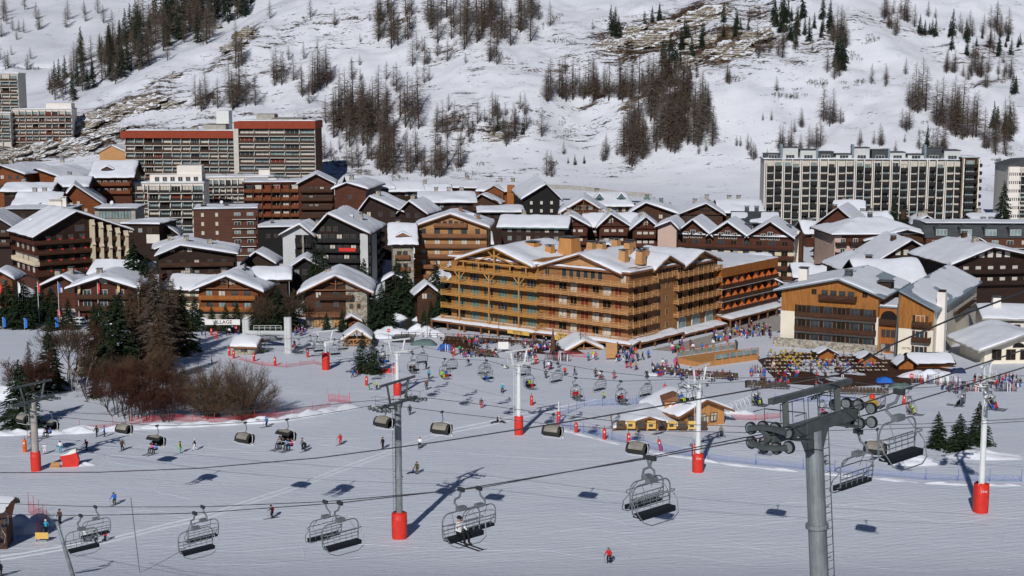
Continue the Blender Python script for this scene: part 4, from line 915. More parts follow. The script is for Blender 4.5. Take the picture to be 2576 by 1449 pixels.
b = chalet('black gabled chalet with a broad smooth snow roof in the middle of the village', 1316, 1408, 455, 4, 38, 500, 489, wall='wood_black', ridge=.62, floors=((-2.6, 0), (-5.2, 0), (-7.8, 0)), ncol=3, chim=0, snow=.6, oh=1.0, pm='curtain', win='frame_white', wsz=(.8, 1.0), rise=4.4)
chalet('chalet with a tan timber truss gable right of the black gabled chalet', 1412, 1524, 443, -3, 18, 536, 502, 'r', wall='wood_brown', floors=((-2.6, 0), (.2, 0)), ncol=7, chim=0, snow=.6, truss='wood_tan_dark', roof='wood_tan_dark', win='frame_tan')
b = chalet('chalet with two pointed A frame dormers on its smooth snow roof', 1500, 1585, 465, 10, 22, 520, 487, wall='wood_brown', swap=True, floors=((-2.6, 0),), ncol=4, chim=1, snow=.5)
for k in (.15, .8): b.dormer(b.W * k, 3.0, 2.4, 3.0, 'green_tile')
for (lab, xl, xr, Y, py, ap, rd) in [('reddish chalet with an open truss gable at the left end of the terraced row', 1406, 1478, 412, 568, 545, .4), ('reddish chalet with a dark truss gable in the middle of the terraced row', 1508, 1580, 414, 568, 541, .4), ('reddish chalet at the right end of the terraced row with a narrow gable', 1592, 1656, 410, 574, 548, .5)]:
    chalet(lab, xl, xr, Y, -2, 17, py, ap, wall='wood_red', floors=((-2.6, 1), (-5.2, 1), (.1, 0)), ncol=3, ridge=rd, chim=1, snow=.5, truss='wood_red', bal='wood_red', win='frame_white', pm='curtain', group='terraced reddish chalets')
chalet('reddish link house with eyebrow dormers between the truss gables', 1478, 1600, 420, 0, 13, 570, 540, wall='wood_red', swap=True, floors=((-2.6, 1), (-5.2, 1)), ncol=6, chim=2, snow=.5, bal='wood_red', win='frame_white')
chalet('pink plastered gable house with dishes left of the three gabled hotel', 1655, 1702, 402, -12, 16, 572, 558, 'r', wall='pink_wall', floors=(), chim=0, snow=.45, ridge=.7)
chalet('brown chalet with long snow roof and green chimney stacks behind the three gabled hotel', 1585, 1700, 452, -8, 20, 538, 512, 'r', wall='wood_brown', floors=((-2.4, 0),), ncol=5, ridge=.35, chim=2, snow=.5, cmat='green_tile')
chalet('brown chalet with a heavy timber gable uphill of the three gabled hotel', 1712, 1818, 446, -6, 26, 540, 514, 'r', wall='wood_brown', floors=((-2.4, 0), (0, 0)), ncol=4, ridge=.6, chim=2, snow=.5, truss='wood_brown')
chalet('chalet with a low snow roof just left of the long black and white block', 1818, 1915, 455, 0, 18, 535, 505, wall='wood_brown', swap=True, floors=((-2.4, 0),), ncol=4, chim=2, snow=.45, bare=.04)
chalet('slate roofed house with square chimneys between the big snow roofs', 1850, 1950, 428, -8, 14, 560, 534, 'r', wall='wood_dark', swap=True, floors=((-2.4, 0),), ncol=4, chim=2, snow=.15, bare=.5, roof='slate', cmat='slate')
b = Bld('service_building', 'long flat roofed dark building with snow and roof vents before the black chalet hotel', 'building', 652, 792, 425, 12, 20, 574, 'l', group=GV); b.box_walls('wood_black'); b.flat_roof('wood_dark', .3, .6, .4); b.chimney(b.W * .25, 6, 1, 1, 'steel_dark'); b.chimney(b.W * .8, 5, 1.4, 1.4, 'concrete'); b.rows('front', [b.eave - 3], b.even('front', 6), 1.2, 1.2)
b = Bld('service_building', 'low flat snow roofed building left of the brown brick block', 'building', 305, 400, 430, -8, 14, 566, 'r', group=GV); b.box_walls('wood_dark'); b.flat_roof('wood_dark', .3, .6, .45); b.rows('front', [b.eave - 2.4], b.even('front', 3), 1.4, 1.4); m = MB(); m.box(b.W * .66, b.W + .05, -.1, -.01, b.eave - 5.6, b.eave - 2.9); m.build('plaster_wall', 'white_wall', b.root)
b = Bld('service_building', 'glass fronted flat roofed shop building behind the large dark hotel', 'building', 238, 340, 445, 3, 14, 526, 'l', group=GV); b.box_walls('concrete'); b.flat_roof('slate', .3, 1.0, .3, bare=.15); b.rows('front', [b.eave - 3], b.even('front', 5), 2.2, 2.4, pm='glass_pale'); b.dish(4, 6, .6)
chalet('brown shed with one long snow slope beside the brown brick block', 402, 446, 436, 10, 14, 590, 566, wall='wood_dark', floors=((-2.2, 0),), ncol=1, ridge=.3, chim=0, snow=.5)
# ---------------------------------------------------------------- left village
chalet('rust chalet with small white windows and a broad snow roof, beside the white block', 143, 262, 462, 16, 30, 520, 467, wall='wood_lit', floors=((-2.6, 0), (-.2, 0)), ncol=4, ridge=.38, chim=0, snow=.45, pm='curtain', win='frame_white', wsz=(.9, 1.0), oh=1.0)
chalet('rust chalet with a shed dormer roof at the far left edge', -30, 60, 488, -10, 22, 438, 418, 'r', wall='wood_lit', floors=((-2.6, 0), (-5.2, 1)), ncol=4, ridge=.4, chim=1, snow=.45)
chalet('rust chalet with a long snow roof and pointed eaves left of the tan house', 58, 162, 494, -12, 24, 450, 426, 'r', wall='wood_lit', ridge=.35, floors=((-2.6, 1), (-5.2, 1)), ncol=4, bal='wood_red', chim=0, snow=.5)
chalet('dark chalet with a snow roof and a dish behind the left rust chalets', 108, 220, 516, 6, 18, 432, 412, wall='wood_dark', swap=True, floors=((-2.4, 0),), ncol=3, chim=1, snow=.4)
b = chalet('red brown chalet with a tall snow roof just left of the red topped slab', 232, 330, 500, 6, 22, 446, 408, wall='wood_red', swap=True, floors=((-2.8, 1), (-5.6, 1)), ncol=5, bal='wood_lit', chim=0, snow=.5, win='frame_white')
b.dormer(b.W * .35, 3, 4, 2.2, 'wood_red')
chalet('chalet with a slate and snow roof in front of the left rust chalets', 140, 215, 478, 8, 18, 470, 446, wall='wood_dark', swap=True, floors=((-2.4, 0),), ncol=3, chim=1, snow=.4, bare=.15, roof='slate')
chalet('long low house with an even snow roof at the left', 10, 122, 462, 3, 13, 482, 462, wall='wood_dark', swap=True, floors=((-2.4, 0),), ncol=4, chim=1, snow=.4)
chalet('old house with stone chimneys and a folded snow roof behind the large dark hotel', 38, 138, 440, 4, 16, 518, 486, wall='wood_brown', swap=True, floors=((-2.4, 0),), ncol=3, chim=2, snow=.4, bare=.08, cmat='concrete')
b = Bld('service_building', 'grey flat roofed building with white stair boxes behind the large dark hotel', 'building', 0, 175, 426, 2, 14, 528, 'l', group=GV); b.box_walls('wood_dark'); b.flat_roof('slate', .3, .5, .2, bare=.25); b.chimney(b.W * .75, 5, 4, 2, 'white_wall', 'white_wall', 1); b.chimney(b.W * .88, 4, 1.2, 3, 'white_wall', 'white_wall', 1); b.rows('front', [b.eave - 2.4], b.even('front', 5), 1.2, 1.2)
chalet('brown chalet cut by the left edge in front of the big snow roof', -60, 28, 402, 6, 14, 570, 536, wall='wood_dark', floors=((-2.6, 1), (-5.4, 1)), ncol=3, ridge=.4, chim=0, snow=.5)
chalet('rust hut with a thick snow cap at the left edge by the flagpoles', -25, 30, 352, 4, 8, 700, 684, wall='wood_lit', floors=((-2.4, 0),), ncol=2, chim=0, snow=.7)
b = chalet('old tan stone house with a plain gable left of the red topped slab', 250, 318, 560, -8, 20, 384, 367, 'r', wall='wood_pale', floors=(), chim=0, snow=.3, roof='concrete', ridge=.45, ov=.5, oh=.5)
# ---------------------------------------------------------------- tall blocks
def slab_block(label, xl, xr, Y, az, depth, py, near, ncol, nfl, fascia, wall='brick_brown', fh=2.75, fin='concrete_pale', fas_h=2.6, base=None, rail='rail_dark'):
    b = Bld('apartment_block', label, 'building', xl, xr, Y, az, depth, py, near, base, GV); W, e = b.W, b.eave
    b.box_walls(wall)
    if fascia: m = MB(); m.box(-1.6, W + .4, -1.9, b.D + .3, e - fas_h, e); m.build('fascia', fascia, b.root)
    top = e - (fas_h if fascia else .3)
    b.flat_roof(fascia or 'concrete_pale', .3, .3, .3)
    m = MB()
    for k in range(ncol + 1): m.box(W * k / ncol - .12, W * k / ncol + .12, -.9, -.01, 0, top - .01)
    m.build('bay_dividers', fin, b.root)
    for i in range(nfl):
        z = top - fh * (i + 1)
        if z < -.5: break
        for k in range(ncol):
            st = W / ncol; sag = b.r.choice([0, .12, .3])
            b.balcony('front', st * k + .125, st * (k + 1) - .125, z, 1.5 + .2 * (k % 2), rail, 'board', slab='concrete_pale', slab_t=.3, sides=False)
            b.window('front', st * (k + .5), z + .05, st - .7, 2.2, 'frame_white' if b.r.random() < .6 else 'frame_brown', b.r.choice(['glass_pale', 'glass_pale', 'glass', 'curtain', 'curtain', 'shadow_opening', 'blind_red'] if b.r.random() < .6 else ['glass_pale', 'curtain']), 3)
    return b
b = slab_block('long slab of flats with a red roof fascia on the left', 316, 597, 560, -4.5, 14, 330, 'l', 12, 8, 'red_fascia')
b.chimney(b.W * .78, 7, 9, 2.2, 'concrete', 'concrete', 1); b.chimney(b.W * .83, 9, 5, 7.5, 'white_metal', 'white_metal', 1)
for k in range(4): b.chimney(b.W * (.2 + .13 * k), 5, 2, .7, 'concrete', 'concrete', 1)
for z in (1, 3.8, 6.6, 9.4, 12.2, 15, 17.8): b.window('left', 7, z, 1.2, 1.4)
b = slab_block('red topped tower of flats, right neighbour of the long red topped slab', 601, 792, 548, -1.5, 16, 306, 'l', 5, 11, 'red_fascia', base=15)
m = MB(); m.box(-1.9, .0, -1.8, .4, 0, b.eave - 2.61); m.build('edge_wall', 'concrete_pale', b.root)
b.chimney(b.W * .32, 8, 7, 2.4, 'concrete', 'concrete', 1); b.chimney(b.W * .62, 8, 12, .8, 'concrete', 'concrete', 1)
b = slab_block('white stepped block of flats in front of the red topped slab', 372, 512, 480, 5, 15, 462, 'l', 5, 6, None, 'white_wall', fin='white_wall', rail='rail_black')
m = MB(); m.box(b.W * .02, b.W * .96, 2, 12, b.eave + .01, b.eave + 2.8); o = m.build('penthouse', 'white_wall', b.root); m = MB(); m.box(b.W * .5, b.W * .95, 3.5, 10, b.eave + 2.81, b.eave + 5.8); m.build('lift_house', 'white_wall', b.root)
b.rows('front', [b.eave + .6], [b.W * (.15 + .14 * k) for k in range(6)], 1.6, 1.6, fm='frame_white', pm='glass', off=-2)
b = slab_block('low white row of flats linking the stepped block to the red topped tower', 505, 690, 512, 8, 14, 448, 'l', 12, 4, None, 'white_wall', fin='white_wall', rail='rail_black')
for k in range(3): b.chimney(b.W * (.3 + .22 * k), 7, 1.6, .6, 'concrete', 'steel_dark')
b.chimney(b.W * .86, 6, 4, 2.2, 'white_wall', 'white_wall', 1)
b = slab_block('low white and black flats at the foot of the red topped slab', 318, 385, 505, 4, 12, 462, 'l', 3, 5, None, 'white_wall', fin='white_wall', rail='rail_dark')
b = slab_block('tall pale tower of flats cut by the left edge below the forest', -40, 46, 640, -7, 7, 186, 'l', 4, 12, None, 'concrete_pale', base=28)
b = slab_block('white base block at the foot of the pale tower, cut by the left edge', -40, 26, 628, 0, 14, 285, 'l', 3, 4, None, 'concrete_pale', base=27)
b = slab_block('low white block with red brown balconies beside the pale tower', 30, 180, 632, 9, 16, 276, 'l', 9, 5, None, 'white_wall', base=31, rail='wood_red'); m = MB(); m.box(b.W * .55, b.W * .98, 3, 14, b.eave + .3, b.eave + 2.8); m.build('penthouse', 'white_wall', b.root)
# long black and white block
t = Bld('apartment_block', 'long block of flats with black balconies between pairs of white piers', 'building', 1922, 2420, 492, -5, 14, 402, 'l', group=GV)
W, e = t.W, t.eave; t.box_walls('concrete_pale'); t.flat_roof('slate', .3, .4, .3); n = 11; st = W / n; fh = 2.62
for k in range(n):
    off = .9 * math.sin(k * 1.7) + (.8 if k % 3 == 0 else 0); u0 = st * k
    m = MB()
    for (x, w_) in ((.02, .34), (.66, .24), (st * .55, .24)): m.box(u0 + x, u0 + x + w_, -1.9 - off * .4, -.01, 0, e - .05 + (.4 if k % 2 else 0))
    m.build('pier', 'white_wall', t.root)
    for i in range(9):
        z = e - 2.9 - fh * i
        if z < -.6: break
        t.balcony('front', u0 + .95, u0 + st * .54, z, 1.95 + off * .3, 'rail_black', 'board', rail=.95, slab='rail_black', sides=True); t.balcony('front', u0 + st * .62, u0 + st * .98, z - .5 * (k % 2), 1.7, 'rail_black', 'board', rail=1., slab='rail_black', sides=True)
        t.window('front', u0 + st * .32, z + .05, st * .40, 2.1, 'frame_white', t.r.choice(['curtain', 'curtain', 'curtain', 'glass_pale', 'glass']), 2)
        if k < 10: t.window('front', u0 + st * .80, z + .05 - .5 * (k % 2), st * .32, 2.0, 'frame_brown', t.r.choice(['glass', 'curtain', 'glass_pale', 'glass_pale']), 2)
    pz = e + .3
    m = MB(); hh = 1.5 + (k * 7 % 4) * .75; m.box(u0 + .3, u0 + st - .4, 1.0 + (k % 2), 9, pz, pz + hh); o = m.build('penthouse', 'grey_wall' if k % 3 else 'slate', t.root); m = MB(); m.box(u0 + .1, u0 + st - .2, .8 + (k % 2), 9.2, pz + hh + .005, pz + hh + .25); m.build('penthouse_roof', 'slate', o)
    f, p = win_mesh(st * .5, 1.3, 'frame_white', 'glass', 3); w_ = link('window', f, o, (u0 + st * .5, .98 + (k % 2), pz + .12)); link('pane', p, w_)
    if k % 2: m = MB(); m.box(u0 - .5, u0 + .2, .2, 4, e, pz + hh + 1.3); m.build('zinc_fin', 'zinc', t.root)
tx, ty = t.wp(W, 0)
t2 = Bld('apartment_block', 'short end wing stepping down from the long black and white block', 'building', 2421, 2462, ty - 3, -5, 12, 398, 'l', group=GV); t2.box_walls('wood_brown'); t2.flat_roof('slate', .3, .4, .3)
for i in range(8):
    z = t2.eave - 2.9 - 2.62 * i
    if z > 0: t2.balcony('front', .3, t2.W - .3, z, 2.0, 'rail_black', 'board', slab='rail_black'); t2.window('front', t2.W * .5, z + .1, 2.6, 2.0, 'frame_white', 'glass_pale', 3); t2.balcony('right', .5, 7, z, 1.4, 'rail_black', 'board')
m = MB()
for x in (.02, t2.W - .4): m.box(x, x + .38, -2.1, -.01, 0, t2.eave)
m.build('pier', 'cream_light', t2.root)
b = slab_block('white plastered tower of flats cut by the right edge beside a dark spruce', 2536, 2660, 468, -4, 16, 418, 'l', 4, 6, None, 'white_wall', fin='white_wall', rail='rail_black'); m = MB(); m.prism([(-.6, b.eave + .31), (b.W + .6, b.eave + .31), (b.W * .8, b.eave + 2.4), (b.W * .3, b.eave + 1.9)], 'y', -1, 15); m.build('roof_cap', 'slate', b.root)
m = MB(); m.box(0, b.W * .22, -1.6, -.01, -3, b.eave - .1); m.build('edge_wall', 'white_wall', b.root)
# ---------------------------------------------------------------- retaining wall behind the village
def ribbon_wall(name, label, cat, pts, h, th, mat):
    m = MB()
    for a, b_ in zip(pts[:-1], pts[1:]):
        d = Vector((b_.x - a.x, b_.y - a.y, 0)).normalized(); nn = Vector((-d.y, d.x, 0)) * th
        m.add([a - Vector((0, 0, .5)), b_ - Vector((0, 0, .5)), b_ - Vector((0, 0, .5)) + nn, a - Vector((0, 0, .5)) + nn, a + Vector((0, 0, h)), b_ + Vector((0, 0, h)), b_ + nn + Vector((0, 0, h)), a + nn + Vector((0, 0, h))], [(0, 3, 2, 1), (4, 5, 6, 7), (0, 1, 5, 4), (1, 2, 6, 5), (2, 3, 7, 6), (3, 0, 4, 7)])
    return tag(m.build(name, mat), label, cat)
ribbon_wall('retaining_wall', 'long pale retaining wall along the foot of the snowy hillside', 'wall', [at(px, py + 9, 533) for px, py in ((1225, 463), (1330, 461), (1430, 464), (1500, 470), (1560, 479), (1640, 484))], 1.0, .6, 'concrete')
# ---------------------------------------------------------------- small houses squeezed into the gaps
def foot(b): return [b.wp(u, v) for u in np.linspace(0, b.W, 5) for v in np.linspace(0, b.D, 4)]
feet = [(b, np.array(foot(b))) for b in ALLB]
old = set(ALLB); fr_ = random.Random(91); nf = 0; seen = set()
for _ in range(1500):
    if nf >= 34: break
    Y = fr_.uniform(352, 535); px = fr_.uniform(-10, 2560); x = kx(px, 560) * Y
    if 940 < px < 1120 and Y < 365 or (Y > 478 and px > 1250): continue
    w_, d_ = fr_.uniform(7, 13), fr_.uniform(8, 12); cxy = np.array([x + w_ / 2, Y + d_ / 2])
    dist = [(np.hypot(*(f - cxy).T).min(), b) for b, f in feet]; dist.sort(key=lambda q: q[0])
    if dist[0][0] < math.hypot(w_, d_) / 2 + 2.2: continue
    zb = g(x, Y); hgt = fr_.uniform(4.5, 8.5); k = 220 + (H - zb - hgt) * F / Y
    wl = fr_.choice(['wood_dark', 'wood_brown', 'wood_red', 'wood_brown', 'wood_black', 'cream'])
    cn = {'wood_dark': 'dark', 'wood_brown': 'brown', 'wood_red': 'reddish', 'wood_black': 'blackish', 'cream': 'cream'}[wl]
    near_ = next(q[1] for q in dist if q[1] in old); nb_ = ' '.join(near_.label.split(',')[0].split()[:9]); lb = 'low %s house squeezed beside the %s' % (cn, nb_)
    while lb.split()[-1] in ('with', 'a', 'and', 'the', 'of', 'its', 'on', 'in', 'two', 'by', 'behind', 'below', 'between', 'its', 'an', 'to', 'at', 'left', 'right', 'long', 'big', 'wide', 'several', 'broad', 'just', 'next', 'three', 'white', 'black', 'behind', 'front', 'orange', 'snow', 'in', 'red', 'green', 'before', 'linking', 'above', 'under', 'cut', 'tall', 'narrow'): lb = lb.rsplit(' ', 1)[0]
    if lb in seen: continue
    seen.add(lb)
    b = chalet(lb, px, px + w_ * F / Y, Y, fr_.uniform(-14, 14), d_, k, None, wall=wl, rise=fr_.uniform(1.6, 3.0), swap=fr_.random() < .5, floors=((-2.5, fr_.choice((0, 1))),), ncol=fr_.choice((2, 3)), chim=fr_.choice((0, 1, 2)), snow=fr_.uniform(.35, .6), bare=fr_.choice((0, 0, .1, .2)), ridge=fr_.uniform(.35, .65), group=GV)
    feet.append((b, np.array(foot(b)))); nf += 1
# ---------------------------------------------------------------- huts on the snow
ks = chalet('ski school hut with a small tower and snow roof, on the nursery slope', 1712, 1822, 218, 28, 9, 1042, 1008, wall='wood_kiosk', floors=((-2.6, 0),), ncol=3, chim=0, snow=.6, cat='hut', name='hut', ov=1.2, oh=1.2, roof='wood_tan_dark', rise=1.8, side=(('front', 4, (-2,)),), group=None)
b = chalet('wide nursery slope hut with banners along its front under a low snow gable', 1566, 1700, 218, -2, 8, 1072, 1050, wall='wood_kiosk', floors=(), ncol=2, chim=0, snow=.6, cat='hut', name='hut', ov=1.0, oh=1.6, roof='wood_tan_dark', group=None)
m = MB(); m.taper(b.W * .80, b.W * .80 + 3.2, 2.5, 5.7, .5, b.eave + 3.6, .94); o = m.build('tower', 'wood_kiosk', b.root); m = MB(); m.prism([(b.W * .80 - .5, b.eave + 3.61), (b.W * .80 + 3.7, b.eave + 3.61), (b.W * .80 + 1.6, b.eave + 4.4)], 'y', 2.0, 6.2); m.build('tower_roof', 'wood_tan_dark', o)
m = MB(); m.cyl((b.W * .80 + 1.6, 2.50, b.eave + 2.5), (0, 1, 0), .85, .12, 16); m.build('round_emblem', 'sign_white', o)
m = MB(); m.cyl((b.W * .80 + 1.6, 2.42, b.eave + 2.5), (0, 1, 0), .55, .06, 16); m.build('emblem_disc', 'pad_red', o)
for k in range(9): m = MB(); x = -1 + k * (b.W + 6) / 9; m.box(x, x + 1.35, -1.3, -1.24, 1.0, 2.3); m.cur = 1; m.box(x + .25, x + .9, -1.36, -1.305, 1.35, 1.75); m.build('banner', ['sign_banner', 'rail_black'], b.root) if False else m.build('banner', ['sign_yellow' if k % 2 else 'twig_tan', 'slate'], b.root)
def cabin(label, xl, xr, Y, az, depth, py, apex, wall, low='stone', **k):
    return chalet(label, xl, xr, Y, az, depth, py, apex, wall=wall, chim=0, cat='hut', name='hut', ov=.8, oh=.8, group=None, **k)
b = cabin('small stone lift cabin with a thick snow cap among the red bollards', 588, 640, 293, -6, 5.5, 871, 853, 'stone', swap=True, floors=((-2.0, 0),), ncol=1, snow=.7, roof='wood_tan_dark')
def open_pavilion(label, xl, xr, Y, az, depth, py, apex):
    b = Bld('pavilion', label, 'pavilion', xl, xr, Y, az, depth, py, 'l'); W, D, e = b.W, b.D, b.eave; rise = max(1.2, b.hz(apex, W / 2) - e)
    m = MB()
    for u in (0, W / 3, 2 * W / 3, W - .25):
        for v in (0, D - .25): q = MB(); q.box(u, u + .25, v, v + .25, -.3, e); q.build('post', 'wood_tan', b.root)
    m.box(0, W, .02, .23, e - .3, e - .02); m.box(0, W, .0, .2, .9, 1.05)
    for u in (0, W / 3, 2 * W / 3):
        m.tube([(u + .12, .12, e - 1.4), (u + 1.2, .12, e - .2)], .09, 4); m.tube([(u + W / 3, .12, e - 1.4), (u + W / 3 - 1.1, .12, e - .2)], .09, 4)
    m.tube([(W / 2, .1, e), (W / 2, .1, e + rise)], .12, 4); m.build('timber_frame', 'wood_tan', b.root)
    m = MB(); m.box(.1, W - .1, D * .5, D - .3, 0, e - .3); m.build('back_wall_boarding', 'wood_tan_dark', b.root)
    b.gable_roof(rise, 1.0, 1.0, mat='wood_tan', snow=.65); return b
open_pavilion('open timber pavilion with a thick snow roof right of the lift station', 866, 930, 303, 4, 6, 853, 831)
open_pavilion('open timber pavilion with a thick snow roof before the hotel terrace', 1428, 1510, 300, 12, 7, 881, 858)
for lab, xl, xr, Y, py, ap in [('amber terrace kiosk with a pointed snowy roof, leftmost on the dining terrace', 2062, 2098, 284, 889, 879), ('amber terrace kiosk with a snowy roof beside the stone pillar', 2168, 2204, 280, 901, 890), ('amber terrace kiosk with a snowy roof attached to the long amber hut', 2262, 2298, 275, 915, 902)]:
    cabin(lab, xl, xr, Y, 4, 3, py, ap, 'wood_orange', floors=((-1.9, 0),), ncol=1, snow=.2, bare=.1)
b = cabin('long amber board hut with a half snowy dark roof at the terrace end', 2298, 2392, 277, 6, 5, 913, 890, 'wood_orange', swap=True, floors=((-1.7, 0),), ncol=1, snow=.2, bare=.25)
b = cabin('rustic stone hut with an icicled snow roof in the bottom left corner', -100, 14, 152, 10, 4, 1296, 1270, 'wood_brown', swap=True, floors=((-1.8, 0),), ncol=2, snow=.3, bare=.3, roof='wood_brown')
# ================================================================== LIFTS
def ladder(m, x, y, z0, z1, w=.45, step=.35, lean=0):
    for q in (-1, 1): m.tube([(x + q * w / 2, y, z0), (x + q * w / 2, y, z1)], .03, 4)
    n = int((z1 - z0) / step)
    for i in range(n): z = z0 + (i + .5) * step; m.tube([(x - w / 2, y, z), (x + w / 2, y, z)], .018, 3)
def sheave_mesh(r, t=.12):
    m = MB(); n = 18
    for (a, rr, tt) in ((0, r, t), (0, r * .78, t + .03), (0, r * .28, t + .10)):
        m.cur = int(rr < r)
        m.cyl((0, 0, 0), (1, 0, 0), rr, tt, n)
    return m
SHV = {}
def pylon(label, pos, zh, ang, arm, r0, r1, mast_mat, arm_mat, pad=None, pad_r=.9, pad_h=2.6, nsh=4, sr=.2, gap=.55, letters=None, frame_h=1.6, tilt=0, band=None, ladder_on=1, frame_kind='V', group=None, two_deck=False, lean=(0, 0)):
    """pos: foot; zh: height of the crossarm above the foot; local x along the crossarm, y along the rope"""
    t = thing('lift_pylon', label, 'lift pylon', pos, ang, group); t.rotation_euler = (lean[0], lean[1], ang)
    n = 16; m = MB(); m.tube([(0, 0, -2.5), (0, 0, zh * .5), (0, 0, zh)], [r0, (r0 + r1) / 2, r1], n); mast = m.build('mast', mast_mat, t, smooth=False)
    for zz in (band or []):
        m = MB(); m.tube([(0, 0, zz - .09), (0, 0, zz + .09)], r0 * 1.18, n); m.build('flange', mast_mat, mast)
    m = MB(); ladder(m, r0 + .32, -.1, pad_h if pad else 1, zh + .2); 
    for z in np.arange((pad_h if pad else 1) + .6, zh, 2.2): m.tube([(0, -.1, z), (r0 + .35, -.1, z)], .025, 4)
    m.build('ladder', arm_mat, t)
    bh = .46 if two_deck else max(.28, r1 * .8); L = arm / 2
    m = MB(); m.box(-L, L, -bh * .55, bh * .55, zh, zh + bh)
    m.add([(-r1 * 2.2, -bh * .5, zh + .001), (r1 * 2.2, -bh * .5, zh + .001), (r1 * .9, -bh * .5, zh - .9), (-r1 * .9, -bh * .5, zh - .9), (-r1 * 2.2, bh * .5, zh + .001), (r1 * 2.2, bh * .5, zh + .001), (r1 * .9, bh * .5, zh - .9), (-r1 * .9, bh * .5, zh - .9)],
          [(0, 1, 2, 3), (7, 6, 5, 4), (0, 3, 7, 4), (1, 5, 6, 2), (0, 4, 5, 1), (3, 2, 6, 7)])
    m.build('crossarm', arm_mat, t)
    m = MB(); fh = frame_h
    for q in (-1, 1):
        x0, x1 = (q * L * .42, q * L * .58) if frame_kind == 'V' else (q * L * .62, q * L * .62)
        m.tube([(x0, 0, zh + bh), (x1, 0, zh + bh + fh)], .16 if frame_kind == 'V' else .17, 4)
    m.box(-L * .95, L * .95, -.13, .13, zh + bh + fh, zh + bh + fh + .24); m.build('lifting_frame', arm_mat, t)
    m = MB()
    for q in (-1, 1):
        xs = q * (L - .35)
        for yy in (-1, 1):
            y_ = yy * gap * nsh * .42
            m.tube([(xs - .75 * q, y_, zh + .1), (xs - .75 * q, y_, zh + 1.15), (xs + .0, y_, zh + 1.15)], .025, 4)
        for zz in (.6, 1.15): m.tube([(xs - .75 * q, -gap * nsh * .42, zh + zz), (xs - .75 * q, gap * nsh * .42, zh + zz)], .025, 4)
        m.box(xs - .95 * q - .2, xs - .95 * q + .2, -gap * nsh * .45, gap * nsh * .45, zh - .06, zh - .01)
        for x_ in np.linspace(.15, L - 1.2, 3): m.tube([(q * x_, .3, zh + bh), (q * x_, .3, zh + bh + .9)], .022, 4)
        m.tube([(q * .15, .3, zh + bh + .9), (q * (L - 1.2), .3, zh + bh + .9)], .022, 4)
    m.build('catwalk', arm_mat, t)
    key = (round(sr, 2), arm_mat)
    if key not in SHV: SHV[key] = sheave_mesh(sr).mesh('sheave', ['rubber', 'galvanised'])
    for q in (-1, 1):
        xs = q * L; m = MB()
        for dk in ((1, -1) if two_deck else (-1,)):
            z = zh + bh * .5 + (.36 if dk > 0 else -.36) * (1 if two_deck else .5)
            y1 = gap * (nsh - 1) / 2
            pts = [(xs + q * .14, y, z + (.16 if dk > 0 else -.16) * abs(y) / max(y1, .1) * -1 + (.1 * dk)) for y in np.linspace(-y1, y1, nsh)]
            m.tube(pts, .14 if two_deck else .07, 5)
            m.tube([(xs + q * .14, 0, zh + bh * .5), pts[nsh // 2]], .12, 5)
        m.tube([(xs - q * .2, 0, zh + bh * .5), (xs + q * .2, 0, zh + bh * .5)], .16, 6)
        tr = m.build('sheave_train', arm_mat, t)
        for dk in ((1, -1) if two_deck else (-1,)):
            z = zh + bh * .5 + (.36 if dk > 0 else -.36) * (1 if two_deck else .5); y1 = gap * (nsh - 1) / 2
            for y in np.linspace(-y1, y1, nsh): link('sheave', SHV[key], tr, (xs, y, z + (.16 if dk > 0 else -.16) * abs(y) / max(y1, .1) * -1 + (.1 * dk)))
    if pad:
        m = MB(); k = 20; vs = []; rr = [pad_r * .96, pad_r, pad_r * 1.02, pad_r * .98]; zz = [-.3, .25 * pad_h, .7 * pad_h, pad_h]
        for z, r in zip(zz, rr):
            for i in range(k):
                a = 2 * math.pi * i / k; e = r * (1 + .05 * math.cos(4 * a)); up = .12 * math.cos(3 * a + 1) if z == pad_h else 0
                vs.append((e * math.cos(a), e * math.sin(a), z + up))
        fs = [(j * k + i, j * k + (i + 1) % k, (j + 1) * k + (i + 1) % k, (j + 1) * k + i) for j in range(3) for i in range(k)] + [tuple(range(3 * k, 4 * k))]
        m.add(vs, fs); p = m.build('pad', pad, t, smooth=True)
        if letters:
            a_ = -math.pi / 2 - ang
            l = link('lettering', text_mesh(letters, pad_r * .42, .015, 'letter_white'), p, (math.cos(a_) * pad_r * 1.06, math.sin(a_) * pad_r * 1.06, pad_h * .78), -ang)
    return t
def tdir(a, b): return math.atan2(b.y - a.y, b.x - a.x)
# --- white lift: a chain of pylons running from the village side to the right foreground
WL = [on(820, 930), on(1000, 994), on(1305, 1093), on(1755, 1187), on(2466, 1288)]
wl_head = [856, 881, 912, 958, 955]
wl_txt = ['slim white lift pylon behind a tall red pad, farthest back beside the lift station', 'white lift pylon with a white headframe just behind the big grey pylon', 'white lift pylon with a red pad, midway down the slope', 'white lift pylon with lettered red pad in front of the ski school hut', 'white lift pylon with lettered red pad at the right by three small spruces']
WP = []
for i, p in enumerate(WL):
    q0, q1 = WL[max(i - 1, 0)], WL[min(i + 1, len(WL) - 1)]
    ang = tdir(q0, q1) - math.pi / 2
    WP.append(pylon(wl_txt[i], p, zt(wl_head[i] + 6, p.y) - p.z, ang, 5.4, .40, .30, 'white_metal', 'white_metal', 'pad_red', [.75, .72, .72, .78, .92][i], [3.4, 2.2, 2.9, 2.6, 3.6][i], 4, .2, .45, [None, None, None, 'STVI', 'STVI'][i], 1.9, group='white lift pylons with red pads'))
